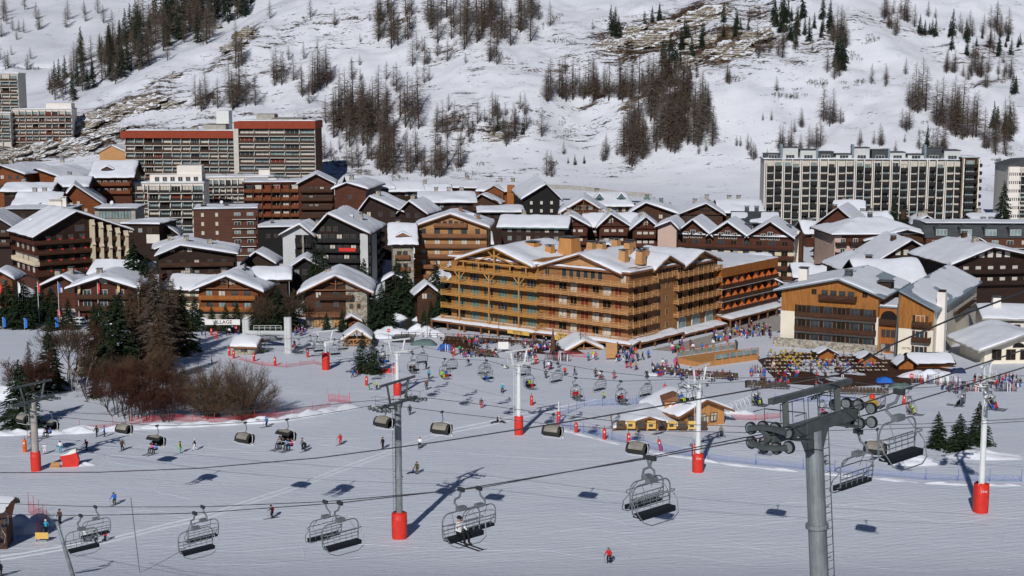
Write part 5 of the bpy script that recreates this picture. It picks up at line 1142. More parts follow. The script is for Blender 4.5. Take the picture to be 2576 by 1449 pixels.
def plan_on(poly, px, py, off=0.):
    """depth of the (offset) plan polyline under pixel column px"""
    k = kx(px, py); best = None
    for i in range(len(poly) - 1):
        a, b = poly[i], poly[i + 1]; d = Vector((b.x - a.x, b.y - a.y, 0)); L = d.length; d /= L; nrm = Vector((-d.y, d.x, 0)); nrm = nrm if nrm.y > 0 else -nrm
        ax, ay = a.x + nrm.x * off, a.y + nrm.y * off
        t = (k * ay - ax) / (d.x - k * d.y)
        lo, hi = (-1e9 if i == 0 else -.5), (1e9 if i == len(poly) - 2 else L + .5)
        if lo <= t <= hi: return Vector((ax + d.x * t, ay + d.y * t, 0)), math.atan2(d.y, d.x)
    return Vector((ax + d.x * t, ay + d.y * t, 0)), math.atan2(d.y, d.x)
# --- four seat chair (hang point at the origin, faces +y)
def tubes(*lines):
    m = MB()
    for pts, r, n in lines: m.tube(pts, r, n)
    return m
def arc(cx, cz, r, a0, a1, n=6, y=0.): return [(cx + r * math.cos(R(a0 + (a1 - a0) * i / n)), y, cz + r * math.sin(R(a0 + (a1 - a0) * i / n))) for i in range(n + 1)]
def make_chair(name, label, w, zs, zb, mat, tube_r, seat_t=.16, group=None, arm_in=.28, footrest=True):
    """w: half width, zs: seat height, zb: height of the top beam"""
    t = thing(name, label, 'chairlift seat', group=group)
    m = MB(); m.box(-.09, .09, -.28, .28, -.14, .12); m.build('grip', 'steel_dark', t)
    m = tubes(([(0, 0, -.1), (.03, -.15, -.55), (.05, -.55, zb * .55), (.04, -.62, zb + .35), (0, -.35, zb + .12), (0, 0, zb + .08)], tube_r * 1.7, 7)); m.build('hanger', mat, t)
    m = MB(); m.box(-.34, .34, -.18, .18, zb - .02, zb + .26); m.build('hanger_box', mat, t)
    c = .55; H_ = zb - zs
    side = lambda q: [(0, 0, zb)] + [(q * (w - c), 0, zb)] + [(q * (w - c + c * math.sin(R(a))), 0, zb - c + c * math.cos(R(a))) for a in (25, 50, 75, 90)] + [(q * w, -.02, zs + H_ * .35), (q * (w - .04), .0, zs + .1), (q * (w - .12), .25, zs - .02)]
    m = tubes((side(1), tube_r, 6), (side(-1), tube_r, 6)); m.build('frame', mat, t)
    m = MB(); m.box(-w + .12, w - .12, -.05, .55, zs - seat_t / 2, zs + seat_t / 2); m.box(-w + .14, w - .14, .42, .56, zs - .2, zs - seat_t / 2 - .001); m.build('seat', 'seat_dark', t)
    bk = [([(-w + .03, -.04, zs + .55), (w - .03, -.04, zs + .55)], tube_r * .8, 5), ([(-w + .03, -.06, zs + .3), (w - .03, -.06, zs + .3)], tube_r * .6, 5), ([(-w + .05, -.10, zs + .82), (w - .05, -.10, zs + .82)], tube_r * .8, 5)]
    n = 6 if w > 1.3 else 4
    for i in range(1, n): x = -w + 2 * w * i / n; bk.append(([(x, -.10, zs + .82), (x, -.04, zs + .05), (x, .5, zs - .12)], tube_r * .55, 4))
    m = tubes(*bk); m.build('backrest', mat, t)
    if footrest:
        wf = w + .05
        m = tubes(([(-wf, 0, zs + .95), (-wf * .98, .35, zs + 1.0), (-wf * .75, .55, zs + 1.02), (wf * .75, .55, zs + 1.02), (wf * .98, .35, zs + 1.0), (wf, 0, zs + .95)], tube_r * .7, 5),
                  ([(-wf, .05, zs + .9), (-wf - .12, .4, zs + .45), (-wf * .9, .75, zs - .25), (-wf * .55, .85, zs - .5), (wf * .55, .85, zs - .5), (wf * .9, .75, zs - .25), (wf + .12, .4, zs + .45), (wf, .05, zs + .9)], tube_r * .7, 5))
        for x in (-w * .5, w * .5): m.tube([(x, .0, zb), (x * 1.2, .35, zs + 1.15), (x * 1.2, .45, zs + .8)], tube_r * .5, 4)
        m.build('safety_bar', mat, t)
    return t
GC4 = 'four seat chairs of the white lift'
ch4 = make_chair('lift_chair', 'x', 1.08, -2.75, -1.25, 'steel', .045, group=GC4)
# (px, py of the seat, near rope?, riders)
C4 = [(670, 889, 1, 2), (752, 886, 0, 0), (781, 877, 0, 0), (800, 881, 1, 0), (842, 889, 1, 0), (864, 878, 0, 0), (903, 899, 1, 0), (931, 892, 0, 0), (964, 908, 1, 2), (1039, 930, 1, 2), (1063, 911, 0, 0), (1119, 944, 1, 2), (1137, 928, 0, 0), (1220, 938, 0, 0), (1224, 950, 1, 1), (1320, 943, 0, 0), (1330, 969, 1, 2),
      (1403, 959, 0, 0), (1448, 997, 1, 2), (1512, 980, 0, 0), (1561, 1007, 1, 2), (1627, 994, 0, 0), (1715, 1004, 1, 1), (1754, 1001, 0, 0), (1898, 1010, 1, 4), (2067, 1040, 1, 1), (2220, 1024, 0, 0), (2286, 1032, 1, 2), (2422, 1016, 0, 2), (2489, 1020, 1, 3), (2056, 1000, 0, 0)]
RIDERS = []      # (chair position, heading, x offset, seat height, y)
near_pts, far_pts = [], []
tr4 = tree_of(ch4); first = True
def chair_heading(ang, near): return ang - math.pi / 2 if near else ang + math.pi / 2
desc4 = {0: 'empty', 1: 'with one rider', 2: 'with two riders', 3: 'with three riders', 4: 'with four riders'}
wherew = lambda px: ('beside the lift station' if px < 790 else 'near the tall red pad pylon' if px < 890 else 'by the orange tub' if px < 990 else 'behind the big grey pylon head' if px < 1100 else 'before the hotel signs' if px < 1250 else 'close to the midway white pylon' if px < 1350 else 'left of the nursery slope' if px < 1530 else 'above the nursery slope huts' if px < 1800 else 'over the nursery slope tunnel' if px < 1950 else 'behind the near pylon head' if px < 2150 else 'near the yellow inflatable' if px < 2350 else 'by the right pylon')
for (px, py, near, nr) in C4:
    P, a = plan_on(WL, px, py, -2.4 if near else 2.4)
    z = zt(py, P.y) + 2.75; hd = chair_heading(a, near)
    c = ch4 if first else copy_tree(tr4); first = False
    c.location = (P.x, P.y, z); c.rotation_euler = (0, 0, hd)
    c['label'] = '%s four seat chair on the %s rope %s' % (desc4[nr], 'near' if near else 'far', wherew(px))
    (near_pts if near else far_pts).append((px, Vector((P.x, P.y, z))))
    xs = {0: [], 1: [.25], 2: [-.1, .55], 3: [-.65, 0, .6], 4: [-.75, -.25, .25, .75]}[nr]
    for x in xs: RIDERS.append((Vector((P.x, P.y, z)), hd, x, -2.67, .2, px))
def rope_obj(pts, r, label, name='haul_rope', sag=0):
    out = []
    for a, b in zip(pts[:-1], pts[1:]):
        n = max(1, int((b - a).length / 6))
        for i in range(n): s = i / n; p = a.lerp(b, s); p.z -= sag * 4 * s * (1 - s); out.append(p)
    out.append(pts[-1])
    m = MB(); m.tube(out, r, 5); return tag(m.build(name, 'cable', smooth=True), label, 'cable')
def head_pt(t, q, arm, zoff=.15):
    zh = None; return None
def with_heads(pts, q):
    out = list(pts)
    for i, p in enumerate(WL):
        q0, q1 = WL[max(i - 1, 0)], WL[min(i + 1, len(WL) - 1)]; d = Vector((q1.x - q0.x, q1.y - q0.y, 0)).normalized(); nrm = Vector((-d.y, d.x, 0)); nrm = nrm if nrm.y > 0 else -nrm
        pp = p + nrm * q * 2.7; z = zt(wl_head[i] + 6, p.y) + .25; pp.z = z
        out.append(([820, 1000, 1305, 1755, 2466][i], pp))
    out.sort(key=lambda t: t[0]); return [p for _, p in out]
st_end = at(640, 868, WL[0].y + 22)
pn, pf = with_heads(near_pts, -1), with_heads(far_pts, 1)
rope_obj([pn[0] + Vector((-6, 8, .3))] + pn + [pn[-1] + Vector((45, -22, 5))], .035, 'near haul rope of the white lift strung over the red padded pylons')
rope_obj([pf[0] + Vector((-8, 10, .3))] + pf + [pf[-1] + Vector((45, -22, 5))], .035, 'far haul rope of the white lift strung over the red padded pylons')
# --- bubble lift
PA = [on(91, 1184), on(1005, 1353)]
dA = tdir(PA[0], PA[1])
hA = [1012, 1012]
BUBH = math.atan2(-.85, -.52) - math.pi / 2
PB_ = PA[1] + Vector((60, -24, 0))
pyl1 = pylon('grey bubble lift pylon with a red pad at the left beside the bare trees', PA[0], zt(1012, PA[0].y) - PA[0].z, dA - math.pi / 2, 7.0, .55, .42, 'concrete', 'steel_green', 'pad_red', .72, 2.7, 6, .22, .5, None, 2.1, group='grey bubble lift pylons')
pyl2 = pylon('tall grey green bubble lift pylon with a red pad in the middle of the slope', PA[1], zt(1016, PA[1].y) - PA[1].z, dA - math.pi / 2, 7.0, .42, .36, 'galvanised', 'steel_green', 'pad_red', .92, 3.0, 6, .24, .55, None, 2.2, band=[7.2], group='grey bubble lift pylons')
polyL = [PA[0], PA[1]]; polyR = [PA[1], PB_]
nearA_L = [(-60, 1060), (60, 1040), (180, 1052), (395, 1071), (503, 1069), (617, 1063), (725, 1055), (860, 1034), (935, 1020)]
farA_L = [(-60, 1035), (60, 1020), (128, 1036), (313, 1044), (500, 1040), (700, 1030), (930, 1008), (1070, 1000)]
nearA_R = [(945, 1018), (1017, 1023), (1112, 1036), (1392, 1068), (1604, 1083), (1880, 1088), (2207, 1080), (2330, 1075), (2600, 1058)]
farA_R = [(1075, 1001), (1200, 1016), (1392, 1042), (1543, 1059), (1700, 1067), (1935, 1075), (2330, 1066), (2600, 1052)]
def px_rope(poly, pts, off, label, r=.035):
    xs = [p[0] for p in pts]; ys = [p[1] for p in pts]; out = []
    for px in np.linspace(xs[0], xs[-1], 40):
        py = float(np.interp(px, xs, ys)); P, a = plan_on(poly, px, py, off); out.append(Vector((P.x, P.y, zt(py, P.y))))
    m = MB(); m.tube(out, r, 5); tag(m.build('haul_rope', 'cable', smooth=True), label, 'cable')
def rope_pt(poly, pts, off, px):
    py = float(np.interp(px, [p[0] for p in pts], [p[1] for p in pts])); P, a = plan_on(poly, px, py, off); return Vector((P.x, P.y, zt(py, P.y))), a
px_rope(polyL, nearA_L, -3.3, 'near haul rope of the bubble lift left of the tall grey pylon'); px_rope(polyL, farA_L, 3.3, 'far haul rope of the bubble lift left of the tall grey pylon')
px_rope(polyR, nearA_R, -3.3, 'near haul rope of the bubble lift right of the tall grey pylon'); px_rope(polyR, farA_R, 3.3, 'far haul rope of the bubble lift right of the tall grey pylon')
GBB = 'bubble chairs of the grey pylon lift'
def make_bubble():
    t = thing('bubble_chair', 'x', 'bubble chair', group=GBB); w = 1.45
    m = MB(); m.box(-.1, .1, -.32, .32, -.15, .14); m.build('grip', 'steel_dark', t)
    tubes(([(0, 0, -.1), (.02, -.2, -.6), (0, -.25, -1.2), (0, 0, -1.55)], .075, 7), ([(-w * .95, 0, -1.75), (-w * .5, 0, -1.6), (0, 0, -1.52), (w * .5, 0, -1.6), (w * .95, 0, -1.75)], .06, 6)).build('hanger', 'steel', t)
    prof = [(-.62, -2.75), (-.66, -2.2), (-.52, -1.78), (-.1, -1.60), (.4, -1.66), (.85, -1.95), (1.1, -2.4), (1.15, -2.95)]
    def shell(x0, x1, o, i0=0, i1=None, th=.04):
        m = MB(); pr = prof[i0:i1]; n = len(pr)
        c = (.15, -2.4)
        def q(p, k): d = Vector((p[0] - c[0], p[1] - c[1])); d = d * (1 + k / d.length); return (c[0] + d.x, c[1] + d.y)
        vs = []
        for x in np.linspace(x0, x1, 7):
            k = o - .10 * abs(x / w) ** 3
            vs += [(x, *q(p, k)) for p in pr]
        for x in np.linspace(x0, x1, 7):
            k = o - th - .10 * abs(x / w) ** 3
            vs += [(x, *q(p, k)) for p in pr]
        N = 7 * n
        for a in range(6):
            for b in range(n - 1):
                i = a * n + b; m.f.append((i, i + n, i + n + 1, i + 1)); m.f.append((N + i, N + i + 1, N + i + n + 1, N + i + n)); m.m += [0, 0]
        for b in range(n - 1):
            m.f += [(b, b + 1, N + b + 1, N + b), (6 * n + b, N + 6 * n + b, N + 6 * n + b + 1, 6 * n + b + 1)]; m.m += [0, 0]
        for a in range(6):
            m.f += [(a * n, N + a * n, N + a * n + n, a * n + n), (a * n + n - 1, a * n + 2 * n - 1, N + a * n + 2 * n - 1, N + a * n + n - 1)]; m.m += [0, 0]
        m.v = vs; return m
    b = shell(-w, w, .0).build('bubble', 'bubble', t, smooth=False)
    shell(-w * .74, w * .74, .05, 3, 7).build('bubble_window', 'bubble_pane', b); shell(-w * .74, w * .74, .05, 0, 3).build('bubble_window', 'bubble_pane', b)
    m = MB()
    for q in (-1, 1):
        m.tube([(q * w * .95, 0, -1.75), (q * (w + .05), .05, -2.3), (q * (w + .02), .1, -3.0), (q * w * .95, .55, -3.12)], .05, 6)
    m.tube([(-w, .05, -1.72), (-w * .6, -.05, -1.52), (w * .6, -.05, -1.52), (w, .05, -1.72)], .045, 6); m.build('frame', 'white_metal', t)
    m = MB(); m.box(-w + .1, w - .1, -.45, .55, -3.2, -3.02); m.box(-w + .1, w - .1, -.55, -.42, -3.01, -2.55); m.build('seat', 'seat_dark', t)
    m = MB(); m.tube([(-w - .25, .3, -3.25), (-w - .1, .75, -3.3), (w * .9, .75, -3.35)], .04, 5); m.box(-w - .42, -w - .1, .1, .4, -3.35, -3.15); m.build('footrest', 'white_metal', t)
    return t
bub = make_bubble(); trb = tree_of(bub)
BC = [(60, 'far', 'L', 0, 'in front of the spruce at the far left'), (128, 'far', 'L', 2, 'just right of the left grey pylon'), (313, 'far', 'L', 0, 'below the red bare trees'), (395, 'near', 'L', 2, 'open, with two riders, over the skiers in white'), (617, 'near', 'L', 0, 'in front of the round bare bush'), (722, 'near', 'L', 4, 'open, with riders in red and blue'), (968, 'near', 'L', 0, 'hanging just left of the tall grey pylon'),
      (1112, 'near', 'R', 0, 'hanging right of the tall grey pylon'), (1392, 'far', 'R', 0, 'alone over the fenced nursery edge'), (1606, 'near', 'R', 0, 'just behind the pair of big open chairs'), (1938, 'far', 'R', 0, 'below the near sheaves of the big pylon'), (2207, 'near', 'R', 0, 'behind the nearest big open chair at the right')]
BRID = []
for i, (px, s, sd_, nr, where) in enumerate(BC):
    pts = {'nearL': nearA_L, 'farL': farA_L, 'nearR': nearA_R, 'farR': farA_R}[s + sd_]
    P, a = rope_pt(polyL if sd_ == 'L' else polyR, pts, -3.3 if s == 'near' else 3.3, px)
    c = bub if i == 0 else copy_tree(trb); hd = chair_heading(a, s == 'near') + (0 if s == 'near' else 0)
    hd = BUBH; c.location = P; c.rotation_euler = (0, 0, hd + R((i * 37 % 13) - 6))
    c.scale = (.76, .76, .76); c['label'] = 'grey bubble chair %s' % where
    if nr:
        for x in {2: (-.1, .6), 4: (-.9, -.4, .4, .9)}[nr]: BRID.append((P, hd, x, -2.98, .35, px))
        for ch in c.children:       # lifted hood
            if ch.name.startswith('bubble'): ch.rotation_euler = (R(38), 0, 0); ch.location = (0, -1.35, -.55)
# --- near lift with six seat chairs
P0 = Vector((kx(2082, 1200) * 58, 58, 0)); P0.z = g(P0.x, P0.y)
dB = Vector((-.69, .73, 0)).normalized(); polyB = [P0, P0 + dB * 100]
near_B = [(-80, 1294), (0, 1294), (203, 1297), (490, 1291), (855, 1265), (1160, 1231), (1640, 1152), (1880, 1107), (1935, 1098), (2040, 1060), (2261, 984), (2600, 872)]
far_B = [(-80, 1264), (0, 1266), (240, 1275), (510, 1275), (818, 1262), (1205, 1228), (1630, 1150), (1880, 1099), (2100, 1062), (2170, 1047), (2381, 984), (2600, 917)]
px_rope(polyB, near_B, -3.2, 'near haul rope carrying the big open chairs across the foreground', .028); px_rope(polyB, far_B, 3.2, 'far haul rope carrying the big open chairs across the foreground', .028)
zhead = zt(1088, 58) - P0.z
pyl0 = pylon('big grey near pylon with a ladder and large pulley wheels at the right', P0, zhead, math.atan2(dB.y, dB.x) - math.pi / 2, 6.0, .42, .36, 'galvanised', 'steel_green', None, 0, 0, 4, .265, .62, None, 1.1, band=[zhead - 4.1], two_deck=True, frame_kind='H', lean=(R(-4.5), R(-.5)))
GC6 = 'six seat open chairs of the near lift'
ch6 = make_chair('lift_chair', 'x', 1.62, -3.05, -1.4, 'steel', .045, .2, group=GC6); tr6 = tree_of(ch6)
C6 = [(203, 'n', 'leftmost pair, on the near rope behind the leaning post'), (240, 'f', 'with skiers seen through it, at the left'), (490, 'n', 'left of centre, lower one of its overlapping pair'), (510, 'f', 'left of centre, hidden behind its twin'), (855, 'n', 'left of the tall red padded pylon, right one of its pair'), (818, 'f', 'left of the tall red padded pylon, left one of its pair'),
      (1160, 'n', 'carrying one rider right of the tall red padded pylon'), (1205, 'f', 'directly behind the chair with the single rider'), (1640, 'n', 'right one of the pair under the bubble chair'), (1628, 'f', 'left one of the pair under the bubble chair'), (2262, 'N', 'nearest of all, right of the big pylon'), (2160, 'F', 'hanging beside the ladder of the big pylon'), (-15, 'f', 'cut by the left edge, upper one'), (-35, 'n', 'cut by the left edge, lower one')]
for i, (px, s, where) in enumerate(C6):
    pts, off = (near_B, -3.2) if s in 'nN' else (far_B, 3.2)
    P, a = rope_pt(polyB, pts, off, px)
    if s == 'N': P.z = zt(985, P.y)
    if s == 'F': P.z = zt(1085, P.y)
    c = ch6 if i == 0 else copy_tree(tr6)
    c.scale = (.78, .78, .78); c.location = P; c.rotation_euler = (0, 0, chair_heading(a, False) if s in 'nN' else chair_heading(a, True))
    c['label'] = 'six seat open chair ' + where
    if px == 1160: RIDERS.append((P.copy(), c.rotation_euler.z, .2, -2.30, .16, 1160))
# cable slung over the near pylon's lifting frame
cp = [(-60, 1189), (0, 1189), (250, 1188), (500, 1178), (800, 1152), (1100, 1112), (1500, 1050), (1930, 974), (2110, 944)]
def line3(pts, Ys, label, r=.03, name='overhead_cable'):
    out = []
    for (a, ya), (b, yb) in zip(zip(pts[:-1], Ys[:-1]), zip(pts[1:], Ys[1:])):
        for i in range(6): s = i / 6; out.append(at(a[0] + (b[0] - a[0]) * s, a[1] + (b[1] - a[1]) * s, 1 / (1 / ya + (1 / yb - 1 / ya) * s)))
    out.append(at(*pts[-1], Ys[-1])); m = MB(); m.tube(out, r, 5); return tag(m.build(name, 'cable', smooth=True), label, 'cable')
line3(cp, [118, 112, 104, 96, 86, 78, 68, 58.2, 58.5], 'thick dark cable sloping down to the left from the big near pylon', .035)
line3([(2110, 944), (2234, 872), (2400, 800), (2600, 726)], [58.5, 54, 49, 44], 'thick dark cable rising to the top right from the big near pylon', .035)
# pole in the bottom left corner, thin mast
a, b = at(143, 1312, 120), at(190, 1470, 118); m = MB(); m.tube([a, a.lerp(b, .12), b], [.17, .14, .19], 12); tag(m.build('leaning_post', 'galvanised', smooth=True), 'leaning grey steel post in the bottom left corner', 'post')
p = on(352, 1440); a = at(329, 1252, p.y); m = MB(); m.tube([p - Vector((0, 0, .3)), a], .05, 6); tag(m.build('thin_mast', 'steel'), 'thin grey mast standing on the piste at the lower left', 'pole')
# ================================================================== TREES
def blade(m, a, b, w, up=None):
    """thin two-sided sliver from a to b"""
    d = b - a; s = d.cross(up or Vector((rng.uniform(-1, 1), rng.uniform(-1, 1), rng.uniform(-1, 1))))
    if s.length < 1e-6: return
    s = s.normalized() * w; n = len(m.v); m.v += [tuple(a - s), tuple(a + s), tuple(b)]; m.f.append((n, n + 1, n + 2)); m.m.append(m.cur)
def conifer(h, r, nb, dens, larch, seed, crown0=.12, tw=.035):
    """returns trunk MB, crown MB; whorls of drooping branches with twigs"""
    rr = random.Random(seed); T = MB(); C = MB()
    lean = Vector((rr.uniform(-.02, .02), rr.uniform(-.02, .02), 0)) * h
    T.tube([(0, 0, -1), (lean.x * .3, lean.y * .3, h * .35), (lean.x, lean.y, h * .97)], [h * .016 + .06, h * .011 + .03, .02], 6)
    for i in range(nb):
        f = crown0 + (1 - crown0) * (i + rr.random()) / nb
        z = f * h; prof = (1 - f) ** .8 if not larch else ((1 - f) ** .65) * (.75 + .5 * rr.random()) * min(1, .45 + (f - crown0) * 3)
        L = r * max(.05, prof) * rr.uniform(.7, 1.15); a = rr.uniform(0, 2 * math.pi)
        c = Vector((lean.x * f, lean.y * f, z)); out = Vector((math.cos(a), math.sin(a), 0))
        droop = rr.uniform(-.35, .10) if larch else rr.uniform(-.5, -.15)
        tip = c + out * L + Vector((0, 0, L * droop)); mid = c.lerp(tip, .55) + Vector((0, 0, L * .08))
        blade(C, c, tip, tw * 1.1, Vector((0, 0, 1)))
        n = max(2, int(dens * L))
        for k in range(n):
            s = .15 + .85 * (k + rr.random()) / n; p = c.lerp(mid, s / .55) if s < .55 else mid.lerp(tip, (s - .55) / .45)
            ln = (.75 if larch else .75) * (1.2 - s * .6) * (.35 + .25 * r * (1 - f)) * rr.uniform(.6, 1.3)
            side = out.cross(Vector((0, 0, 1))) * rr.choice((-1, 1)); d = (out * rr.uniform(.2, .9) + side * rr.uniform(.3, 1) + Vector((0, 0, rr.uniform(-.7, .25)))).normalized()
            blade(C, p, p + d * ln, tw * (1 if larch else 2.6) * rr.uniform(.7, 1.3) + (0 if larch else .05 * ln), None)
    return T, C
def broadleaf(h, r, stems, depth, seed, spread=.5, tw=.03, dome=.0):
    """bare branching tree or bush: stems split again and again into twigs"""
    rr = random.Random(seed); T = MB(); C = MB()
    def grow(p, d, L, rad, lev):
        q = p + d * L
        if lev >= depth:
            blade(C, p, q, max(rad, tw * .6), None); return
        M_ = T if lev < 2 else C
        if lev < 2: M_.tube([p, p.lerp(q, .5) + Vector((rr.uniform(-.05, .05), rr.uniform(-.05, .05), 0)) * L, q], [rad, rad * .85, rad * .7], 5, cap=False)
        else: blade(C, p, q, max(rad, tw * .7), None); blade(C, p, q, max(rad, tw * .7), Vector((0, 0, 1)))
        for k in range(3 if lev < depth - 1 else 4):
            nd = (d + Vector((rr.gauss(0, 1), rr.gauss(0, 1), rr.gauss(0, .55))) * spread + Vector((0, 0, .12))).normalized()
            grow(p.lerp(q, rr.uniform(.55, 1)), nd, L * rr.uniform(.6, .85), rad * .6, lev + 1)
    for s in range(stems):
        a = 2 * math.pi * s / stems + rr.uniform(-.4, .4); k = rr.uniform(.1, .55) if stems > 1 else .05
        d = Vector((math.cos(a) * k * (1 + dome), math.sin(a) * k * (1 + dome), 1)).normalized()
        grow(Vector((math.cos(a) * .15 * min(stems, 6), math.sin(a) * .15 * min(stems, 6), -.3)), d, h * .30 * rr.uniform(.85, 1.1), .035 * h ** .7 * (1 if stems == 1 else .55), 0)
    return T, C
def proto(name, TC, tm, cm):
    return (name, TC[0].mesh('trunk', tm, fix=False), TC[1].mesh('crown', cm, fix=False))
def plant(pr, pos, s, label, cat, group, rz=None, sz=None):
    t = thing(pr[0], label, cat, pos, rng.uniform(0, 6.28) if rz is None else rz, group); t.scale = (s, s, sz or s)
    if len(pr[1].polygons): link('trunk', pr[1], t)
    link('crown', pr[2], t); return t
LAR = [proto('larch', conifer(16 , 4.3, 170, 8.5, True, 100 + i, .06 + .03 * (i % 3), .031), 'bark', 'twig_larch' if i % 2 else 'twig_larch_grey') for i in range(6)]
SPF = [proto('spruce', conifer(11, 2.3, 130, 7.5, False, 200 + i, .03, .055), 'bark', 'needle_far') for i in range(4)]
SPN = [proto('spruce', conifer(11, 3.0, 230, 12, False, 300 + i, .04, .035), 'bark', ['needle', 'needle', 'needle_olive'][i]) for i in range(3)]
SHR = [proto('bare_shrub', broadleaf(2.6, 1.5, 6, 3, 400 + i, .55, .035), 'bark', 'twig_shrub') for i in range(3)]
